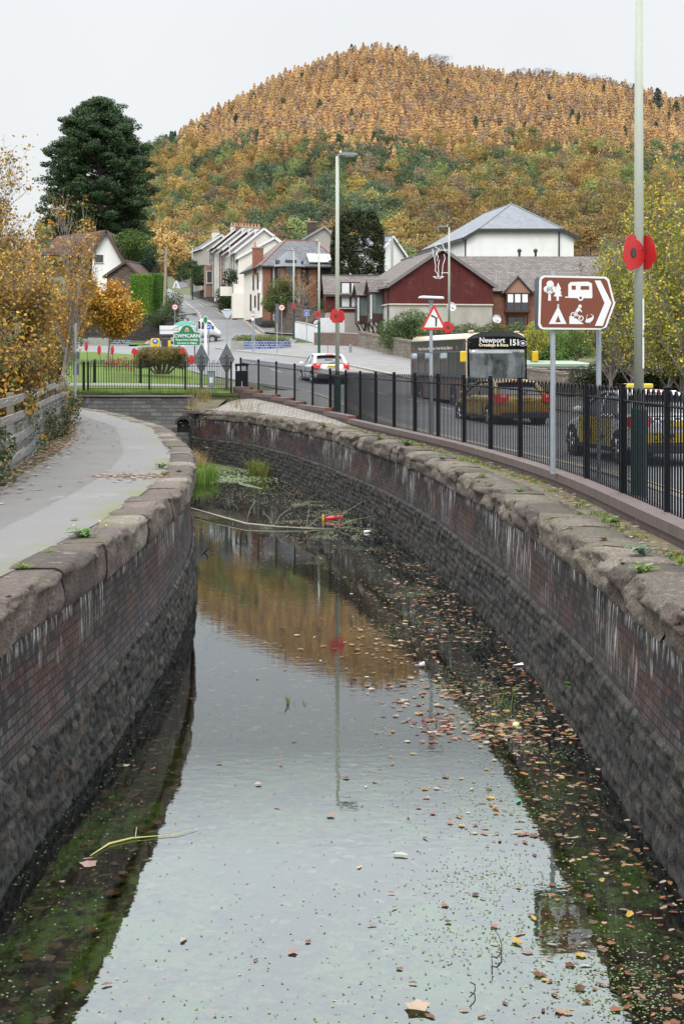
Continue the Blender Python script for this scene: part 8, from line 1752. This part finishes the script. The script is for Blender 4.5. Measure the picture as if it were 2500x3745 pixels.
massplant('garden_shrub', 'green garden shrub in front of the brick house bay', [(X_(px,124), 124, Z_(py,124), .8,.8,.75) for px,py in ((1010,1050),(1040,1035),(1065,1050),(1000,1085),(1030,1090),(1060,1085),(1000,1115),(985,1110),(1045,1110))], 750, .07, [(.07,.15,.03),(.11,.19,.04),(.16,.22,.07),(.20,.18,.08)], 89, 'bush')
branch_tree((X_(1110,123),123,Z_(1160,123)), 4.2, 1.9, 33, 3,trunk_r=.16, nleaf=700, leaf=.07, leafcols=[(.42,.20,.07),(.35,.22,.06)], label='pruned bare branched tree with a few orange leaves before the brick house', barkm=M_birch, clump=.3, name='pruned_tree', lowbare=.4, up=.7)
massplant('garden_shrub', 'low green shrubs on the garden wall under the dark window', [(X_(px,121), 121, Z_(py,121), .6,.5,.45) for px,py in ((1150,1140),(1170,1130),(1185,1145),(1165,1150),(1180,1120))], 500, .06, [(.06,.14,.03),(.10,.18,.04)], 90, 'bush')
# lawn shrub
massplant('lawn_shrub', 'rounded brown green clipped shrub on the lawn', [(X_(500+170*f,64), 64.5+.5*math.sin(9*f), Z_(1322-20*math.sin(math.pi*f),64), .42,.45,.42) for f in np.linspace(.06,.94,13)]+[(X_(520+130*f,64), 64.6, Z_(1290,64), .38,.4,.30) for f in np.linspace(0,1,9)], 900, .032, [(.24,.20,.05),(.30,.20,.06),(.16,.18,.04),(.34,.18,.08),(.12,.14,.04)], 91, 'bush')
# shrubs in front of the maroon gable and behind the bus
def rowbush(name, label, pts, d_, s_, n_, size, cols, seed): return massplant(name, label, [(X_(px,d_), d_+((i*7)%5)*.3, Z_(py,d_), s_,s_,s_*.8) for i,(px,py) in enumerate(pts)], n_, size, cols, seed, 'bush')
rowbush('roadside_shrub', 'leafy green shrubs over the stone wall left of the gable', ((1415,1200),(1430,1225),(1455,1190),(1480,1170),(1500,1195),(1515,1160),(1460,1230),(1490,1230),(1530,1200),(1540,1170),(1420,1245),(1520,1230),(1450,1215)), 90, .72, 800, .05, [(.07,.15,.04),(.12,.21,.06),(.05,.10,.03),(.18,.24,.08)], 92)
rowbush('roadside_shrub', 'long dark green hedge growing along the foot of the gable behind the bus', [(1560+i*24, 1215+10*math.sin(i*1.7)) for i in range(20)]+[(1560+i*24, 1245) for i in range(20)], 88, .66, 520, .05, [(.06,.12,.03),(.10,.17,.04),(.04,.08,.025),(.22,.20,.06)], 93)
rowbush('bamboo_clump', 'feathery light green bamboo behind the shed', [(1985+i*27, 1235+12*math.sin(i*2.1)-(i%3)*14) for i in range(8)]+[(1985+i*27, 1275) for i in range(8)]+[(1960+i*20,1300) for i in range(6)], 84, .75, 900, .045, [(.13,.26,.05),(.20,.33,.08),(.08,.18,.04),(.26,.34,.10)], 94)
rowbush('yellow_bush', 'yellow green bush between bus and brown sign', ((1940,1230),(1955,1255),(1975,1225),(1950,1280),(1985,1250),(1920,1250),(1965,1200)), 80, .55, 600, .05, YGR, 95)
# right hand trees
bt(2350,52,-1.7,6.6,1.9,41,10000,.045,YGR,'thin yellow green tree behind the nearest lamp post',stems=3,barkm=M_twig,lowbare=.05,up=.9,name='hedgerow_tree')
bt(2480,46,-1.7,6.3,2.1,42,18000,.045,YGR[:3]+YGR,'dense yellow leaved tree at the right edge',stems=3,barkm=M_twig,lowbare=.0,up=.6,name='hedgerow_tree')
bt(2235,58,-1.7,6.9,1.5,43,5000,.05,[(.30,.28,.10),(.22,.24,.07),(.45,.42,.30),(.50,.48,.40),(.36,.26,.06)],'pale seed headed scrub tree left of the lamp post',stems=3,barkm=M_twig,lowbare=.1,up=1.0,name='hedgerow_tree')
bt(2560,40,-1.8,7.6,2.0,44,9000,.05,YGR,'tall yellow tree reaching in from beyond the right edge',stems=2,barkm=M_twig,lowbare=.05,up=.9,name='hedgerow_tree')
massplant('hedgerow', 'mixed yellow and green hedgerow filling in below the right trees', [(X_(px,60), 58+(k%4)*.8, Z_(py,60), 1.0,1.0,.9) for k,(px,py) in enumerate([(2190+i*33, 1290-(i%4)*75-rg.random()*60) for i in range(12)]+[(2170+i*40, 1180+(i%3)*40) for i in range(10)])], 650, .06, YGR+IVY[1:3], 96, 'hedge')
t = thing('ivy_wall', 'bank wall overhung with ivy and dead stems at the right', 'wall', (X_(2140,62), 62, E-1.7)); uvwall('masonry', (0,0), (9,-2), -.5, 1.15, M_rockD, t)
lob = [(x_, -.25-x_*.22, 1.3-.5*rg.random(), .5,.35,.5) for x_ in np.linspace(-.3,9,26)]; v,f,c = leafcloud(lob, 500, .05, IVY, 97, .4); npmesh('ivy', v,f,LEAF,c,t)
lob = [(x_, -.32-x_*.22, .35+.4*rg.random(), .5,.15,.45) for x_ in np.linspace(-.3,9,24)]; v,f,c = leafcloud(lob, 320, .05, [(.17,.11,.07),(.12,.08,.05),(.22,.15,.10)], 98, .5); npmesh('dead_stems', v,f,LEAF,c,t)
# --- grasses
def blades(name, label, cat, spots, cols, seed, n=60, h=.3, w_=.012, lean=.35, parent=None, kind=None):
    """spots: (x,y,z,radius) - tapering bent blades"""
    rg = np.random.default_rng(seed); V = []; Fc = []; Cc = []; b = 0; x0,y0,z0 = spots[0][:3]
    for (x,y,z,rad) in spots:
        for i in range(n):
            a = rg.random()*6.28; rr = rad*math.sqrt(rg.random()); p = np.array([x+rr*math.cos(a)-x0, y+rr*math.sin(a)-y0, z-z0]); hh = h*(.5+.7*rg.random()); l_ = lean*hh*rg.normal(size=2); s_ = np.array([math.cos(a+1), math.sin(a+1), 0])*w_*.5
            m1 = p+np.array([l_[0]*.3,l_[1]*.3,hh*.6]); tp = p+np.array([l_[0],l_[1],hh*(1-.2*abs(rg.normal()))]); V += [p-s_,p+s_,m1+s_*.8,m1-s_*.8,tp]; c_ = np.array(cols[rg.integers(len(cols))])*(.45+.3*rg.random()); Cc += [c_]*5; Fc += [[b,b+1,b+2,b+3],[b+3,b+2,b+4,b+4]]; b += 5
    me = bpy.data.meshes.new(name); me.from_pydata([tuple(v) for v in V], [], [list(dict.fromkeys(f)) for f in Fc]); ca = me.color_attributes.new('Col','FLOAT_COLOR','POINT'); c4 = np.ones((len(V),4),np.float32); c4[:,:3] = np.array(Cc); ca.data.foreach_set('color', c4.ravel()); me.materials.append(LEAF)
    o = bpy.data.objects.new(name, me); C.objects.link(o); o.location = (x0,y0,z0)
    if parent: o.parent = parent
    if label: tag(o, label, cat, None, kind)
    return o
GRN = [(.13,.26,.03),(.20,.34,.05),(.09,.18,.02),(.26,.36,.08)]; STR = [(.42,.30,.13),(.34,.23,.09),(.50,.38,.19),(.28,.18,.08)]
blades('lawn_grass', 'short blades fringing the lawn above the end wall', 'grass', [(x_, 55.55+.25*math.sin(x_*3), E-1.28, .35) for x_ in np.linspace(-12,-5.2,40)]+[(-13+8.5*f, 56.5+3*((i*.37)%1), E-1.24, .6) for i, f in enumerate(np.linspace(0,1,60))], GRN+[(.22,.26,.07)], 101, 90, .16, .012, .5, kind='stuff')
blades('reeds', 'tall dry straw coloured reeds at the head of the canal', 'reeds', [(X_(px,d2), d2, -.05, .38) for px,d2 in ((655,50),(680,49.5),(700,48.5),(720,47.5),(640,50.5),(670,48.5),(735,46.5),(690,50.5),(715,49.8),(650,49))], STR, 102, 120, .8, .014, .32)
blades('green_reeds', 'fresh green reed tuft in front of the dry reeds', 'reeds', [(X_(px,d2), d2, -.03, .32) for px,d2 in ((715,45.5),(740,45),(765,45.2),(728,44.2),(752,44.6))], GRN, 103, 170, .62, .014, .4)
blades('green_reeds', 'grass tuft growing out of the water beside the orange ball', 'reeds', [(X_(948,47), 47, -.03, .22),(X_(925,47), 46.8, -.03, .15),(X_(965,46), 46.2, -.03, .15)], GRN+STR[:2], 104, 120, .65, .013, .45)
for px, py, n_, h_, lab in ((1058,2573,9,.16,'small tuft of green blades in the middle of the open water'),(1110,2575,3,.09,'tiny pair of blades right of the small water tuft'),(1810,2580,5,.34,'left clump of thin reed blades near the right wall'),(1865,2600,6,.38,'right clump of thin reed blades near the right wall')):
    d_ = E*F/(py-HZ); blades('water_grass', lab, 'water grass', [(X_(px,d_), d_, -.02, .05)], GRN, 105+px, n_, h_, .01, .35)
# --- weeds on the copings and walls
def weed(px, py, z, size, label, cols, seed, kind='leafy', d=None):
    d_ = d or (E-z)*F/(py-HZ); x = X_(px, d_); t = thing('weed', label, 'weed', (x, d_, z)); rg = np.random.default_rng(seed); V=[];Fc=[];Cc=[];b=0
    n_ = 26 if kind == 'leafy' else 60
    for i in range(n_):
        a = rg.random()*6.28; l_ = size*(.4+.7*rg.random()); up_ = .25+.6*rg.random(); w_ = l_*(.16 if kind == 'leafy' else .04); dr = np.array([math.cos(a), math.sin(a)*.8, 0]); pr_ = np.array([-dr[1], dr[0], 0]); o_ = np.array([rg.normal()*size*.12, rg.normal()*size*.12, 0])
        P0 = o_; P1 = o_+dr*l_*.4+np.array([0,0,l_*up_*.6]); P2 = o_+dr*l_*.8+np.array([0,0,l_*up_*.65]); P3 = o_+dr*l_+np.array([0,0,l_*up_*.45])
        V += [P0-pr_*w_*.2,P0+pr_*w_*.2,P1+pr_*w_,P1-pr_*w_,P2+pr_*w_*.9,P2-pr_*w_*.9,P3]; Fc += [(b,b+1,b+2,b+3),(b+3,b+2,b+4,b+5),(b+5,b+4,b+6)]; c_ = np.array(cols[rg.integers(len(cols))])*(.45+.3*rg.random()); Cc += [c_]*7; b += 7
    me = bpy.data.meshes.new('leaves'); me.from_pydata([tuple(v) for v in V], [], Fc); ca = me.color_attributes.new('Col','FLOAT_COLOR','POINT'); c4 = np.ones((len(V),4),np.float32); c4[:,:3] = np.array(Cc); ca.data.foreach_set('color', c4.ravel()); me.materials.append(LEAF); o = bpy.data.objects.new('leaves', me); C.objects.link(o); o.parent = t; return t
WG = [(.08,.20,.03),(.13,.27,.05),(.06,.14,.03)]; WS = [(.16,.24,.16),(.22,.29,.20),(.10,.18,.11)]; WY = [(.26,.34,.04),(.20,.30,.04)]
zc = ZC_L+.0; w_ = weed(315,1965,zc+.0,.20,'large leafy dandelion like weed on the left coping',WG,1)
fl = MB()
st_ = MB()
for (dx_, dz_) in ((-.12,.12),(.14,.16),(.20,.12)): st_.tube([(dx_*.4,0,0),(dx_,0,dz_)], .002, 4); fl.ico((dx_,0,dz_), .009, 1)
st_.build('flower_stems', mat('stem_green', (.05,.11,.02), .8), w_)
fl.build('yellow_flowers', mat('flower_yellow', (.65,.5,.03), .7), w_)
weed(90,2078,zc,.11,'flat bright green grass weed at the near end of the left path',WY,2,'grass'); weed(185,2022,zc,.07,'tiny grass tuft behind the near one on the left coping',WY,3,'grass'); weed(590,1712,zc,.14,'broad leafed weed on the left coping at the bend',WG,4); weed(600,1735,zc,.11,'bright grass tuft just in front of the bend weed',WY,5,'grass'); weed(655,1727,zc,.09,'small weed at the outer edge of the bend coping',WG,6); weed(620,1640,zc,.13,'long patch of grass on the far left coping',WY,7,'grass')
weed(372,2560,1.0,.10,'fern like weed growing out of the left rubble base',WG,8,d=14.6)
zr2 = ZC_R+.01
for i,(px,py,s_,c_,k_,lab) in enumerate(((2350,2030,.22,WS,'leafy','grey green spreading weed on the right coping near the edge'),(2345,2095,.16,[(.16,.27,.05),(.2,.3,.08)],'leafy','round leaved light green weed hanging over the right coping front'),(2490,2060,.12,WY,'grass','yellow green moss tuft at the right picture edge'),(1765,1745,.16,WY,'grass','bright grass tuft halfway along the right coping'),(1490,1630,.24,WG,'leafy','broad green dock leaves by the plinth on the right'),(1620,1680,.20,WS,'leafy','sage coloured trailing weed beside the broad dock leaves'),(1390,1610,.18,WG,'leafy','small green plant left of the dock leaves'),(1250,1530,.30,IVY[1:3]+WS,'leafy','climbing plant at the foot of the tall lamp'),(1180,1560,.25,WS+STR,'leafy','grey leaved shrublet left of the tall lamp foot'),(1660,1700,.12,STR,'grass','dry straw tuft on the right strip'),(1900,1800,.10,WG,'leafy','low green weed between coping and plinth'),(2240,1910,.10,WG,'leafy','small dark weed against the plinth at the right'),(2120,1880,.09,WY,'grass','mossy tuft at the plinth foot'),(2210,1975,.08,[(.3,.08,.04),(.13,.2,.05)],'leafy','reddish seedling on the right coping'))): weed(px,py,zr2,s_,lab,c_,20+i,k_)
weed(1925,2275,1.1,.11,'small green plant in the right rubble base',WG,40,d=19.5); weed(2105,2620,.35,.14,'green weed at the waterline of the right wall',WG,41,d=14.9); weed(1385,1870,.3,.16,'dark weed at the foot of the right wall by the red toy',IVY,42,d=32)
blades('dry_weeds', 'dry brown seed stalks on the cobbled apron', 'weed', [(X_(885,50),50,E-1.75,.25),(X_(930,48.5),48.5,E-1.78,.2),(X_(860,51),51,E-1.7,.2)], STR+[(.16,.10,.06)], 106, 26, .55, .01, .35)
blades('dry_weeds', 'brown straggly stems at the corner by the culvert', 'weed', [(X_(730,54.5),54.3,E-1.6,.3),(X_(760,54.3),54.0,E-1.6,.2),(X_(700,54),53.9,E-1.9,.3)], STR+[(.16,.10,.06)], 107, 40, .8, .01, .4)
rg2 = np.random.default_rng(9)
c_ = curve(FENCE,.5); o_ = np.argsort(c_[:,1]); 
sp = [(float(np.interp(y, c_[o_,1], c_[o_,0]))-.38-abs(rg2.normal())*.15, y, ZC_R-.03, .12) for y in 9+rg2.random(110)**1.3*34]
blades('moss_fringe', 'fringe of moss and short grass along the foot of the brick plinth', 'moss', sp, WY+WG+[(.30,.30,.06)], 108, 22, .06, .012, .6, kind='stuff')

# ---------------------------------------------------------------- things in the water
def wl(px, py, z=.0): d_ = (E-z)*F/(py-HZ); return Vector((X_(px,d_), d_, z))
t = thing('fallen_branch', 'long pale bare branch lying across the water', 'branch', wl(700,1858)); a = Vector((0,0,.10)); P = [wl(700,1860,.10),wl(790,1885,.09),wl(900,1915,.07),wl(1000,1925,.05),(wl(1120,1932,.03)),wl(1220,1934,.0)]
mb = MB(); mb.tube([tuple(p-t.location) for p in P], [.028,.026,.022,.018,.012,.006], 7)
for (i, up_, dx_) in ((2,.5,.15),(3,.4,.3),(3,.3,-.2),(4,.42,.05),(4,.35,.5),(5,.6,.5),(5,.3,.8)): p = P[i]-t.location; mb.tube([tuple(p), tuple(p+Vector((dx_*.5,.1,up_*.6))), tuple(p+Vector((dx_*1.3,.2,up_)))], [.008,.005,.003], 4)
mb.build('stem', mat('pale_branch', (.27,.26,.20), .8), t, smooth=True)
t = thing('twig', 'thin bent twig sticking up from the near water', 'twig', wl(1830,3400,.0)); mb = MB(); Q = [wl(px,py,.03) for px,py in ((1800,3390),(1822,3420),(1833,3455),(1832,3485),(1815,3503),(1796,3498),(1800,3540),(1795,3560))]; mb.tube([tuple(q-t.location) for q in Q], [.002,.003,.004,.005,.005,.004,.003,.002], 5).tube([tuple(Q[3]-t.location), tuple(wl(1812,3480,.04)-t.location)], .003, 4); mb.build('stem', mat('dark_twig', (.02,.016,.012), .8), t)
t = thing('twig', 'short dark hooked twig at the bottom of the water', 'twig', wl(1725,3620,.0)); mb = MB(); Q = [wl(px,py,.03) for px,py in ((1718,3592),(1735,3600),(1736,3622),(1728,3635),(1716,3646))]; mb.tube([tuple(q-t.location) for q in Q], .004, 5); mb.build('stem', mat('dark_twig', (.02,.016,.012)), t)
t = thing('twig', 'yellowish stalk floating at the edge of the left shadow', 'twig', wl(400,3080,.01)); mb = MB(); Q = [wl(px,py,.012) for px,py in ((330,3130),(400,3085),(480,3065),(560,3058),(650,3050),(720,3030))]; mb.tube([tuple(q-t.location) for q in Q], [.003,.008,.007,.004,.003,.002], 5).tube([tuple(wl(495,3065,.02)-t.location), tuple(wl(500,3025,.05)-t.location)], .003, 4); mb.build('stem', mat('straw_stalk', (.34,.32,.10), .8), t)
t = thing('broken_branch', 'dark submerged branch stub near the left wall', 'branch', wl(760,2022)); MB().tube([(-.12,0,-.05),(0,0,.08),(.08,0,.03),(.14,.02,.05)], [.02,.018,.014,.006], 6).tube([(0,0,.08),(-.03,0,.14)], .008, 4).build('stub', mat('dark_twig', (.02,.016,.012)), t)
t = thing('plastic_toy', 'red and yellow plastic toy floating by the right wall', 'toy', wl(1220,1898,.03)); t.scale = (.7,.7,.7); MB().tube([(-.30,0,0),(-.1,.02,.03),(.1,.02,.06),(.30,0,.07)], [.06,.08,.055,.07], 8).build('body', mat('toy_red', (.40,.015,.015), .4), t, smooth=True); MB().cbox(-.36,0,.04,.07,.12,.20).build('yellow_end', M_yell, t, bevel=.02); MB().tube([(.02,.0,.09),(.10,.0,.11)], .035, 6).build('grip', M_signb, t)
t = thing('orange_ball', 'orange ball sitting in the grass tuft in the water', 'ball', wl(938,1722,.08)); MB().ico((0,0,0), .14, 3, (1.05,1.05,.85)).build('ball', mat('ball_orange', (.60,.22,.02), .45, 0, .15, 3), t, smooth=True); MB().tube([(0,0,.10),(.02,0,.15)], .015, 6).build('stalk', mat('dark_twig', (.02,.016,.012)), t)
t = thing('tennis_ball', 'pale yellow green tennis ball floating by the right wall', 'ball', wl(1885,2652,.015)); MB().ico((0,0,0), .036, 3).build('ball', mat('tennis_felt', (.50,.58,.22), .95, 0, .15, 20, .5, 90), t, smooth=True); MB().tube([(.036*math.cos(a), .036*math.sin(a)*.9, .018*math.cos(2*a)+.012) for a in np.linspace(0,6.28,20)], .0018, 4).build('seam', M_signw, t)
t = thing('paper_cup', 'crushed white and purple paper cup on the water', 'litter', wl(1542,2432,.03)); t.scale = (.6,.6,.6); MB().tube([(-.05,0,0),(.05,.02,.03)], [.03,.045], 8).cbox(.0,-.02,.03,.05,.04,.05,.4,.5).build('cup', M_signw, t); MB().cbox(-.09,0,.0,.12,.04,.01,.2).build('lid', mat('lilac', (.30,.24,.5), .6), t)
t = thing('plastic_wrapper', 'white and blue wrapper floating beside the right wall', 'litter', wl(1908,2433,.01)); MB().add([(-.12,0,.0),(.06,-.03,.01),(.12,.03,.015),(-.02,.04,.03)], [(0,1,2,3)]) ; m_ = MB(); m_.add([(-.12,0,.0),(.0,-.03,.012),(.0,.03,.03),(.12,-.01,.004),(.12,.04,.015)], [(0,1,2),(1,3,4,2)]); m_.build('film', M_signw, t); MB().cbox(.07,.0,.02,.09,.03,.01,.3).build('blue_stripe', mat('film_blue', (.10,.35,.55), .4), t)
t = thing('plastic_bottle', 'flattened white plastic scrap by the toy', 'litter', wl(1340,1945,.02)); t.scale = (.6,.6,.6); m_ = MB(); m_.tube([(-.1,0,0),(.06,.02,.02),(.12,.02,.03)], [.045,.04,.015], 8); m_.build('body', mat('milky_plastic', (.6,.66,.64), .3), t); MB().tube([(.12,.02,.03),(.15,.02,.035)], .018, 8).build('cap', M_signw, t)
rgw = np.random.default_rng(3)
for i in range(14):
    p = wl(780+rgw.random()*150, 1672+rgw.random()*16, .02); cc_ = [(.6,.62,.6),(.1,.25,.5),(.6,.4,.1),(.55,.58,.5)][i % 4]; o = MB().cbox(0,0,0,.10+.08*rgw.random(),.08,.05,rgw.random()*3,.2).build('floating_litter', mat('litter_'+'abcd'[i % 4], cc_, .5), None); o.location = p; tag(o, 'small pale piece of litter caught in the weed at the canal head', 'litter', 'scraps of litter at the canal head')
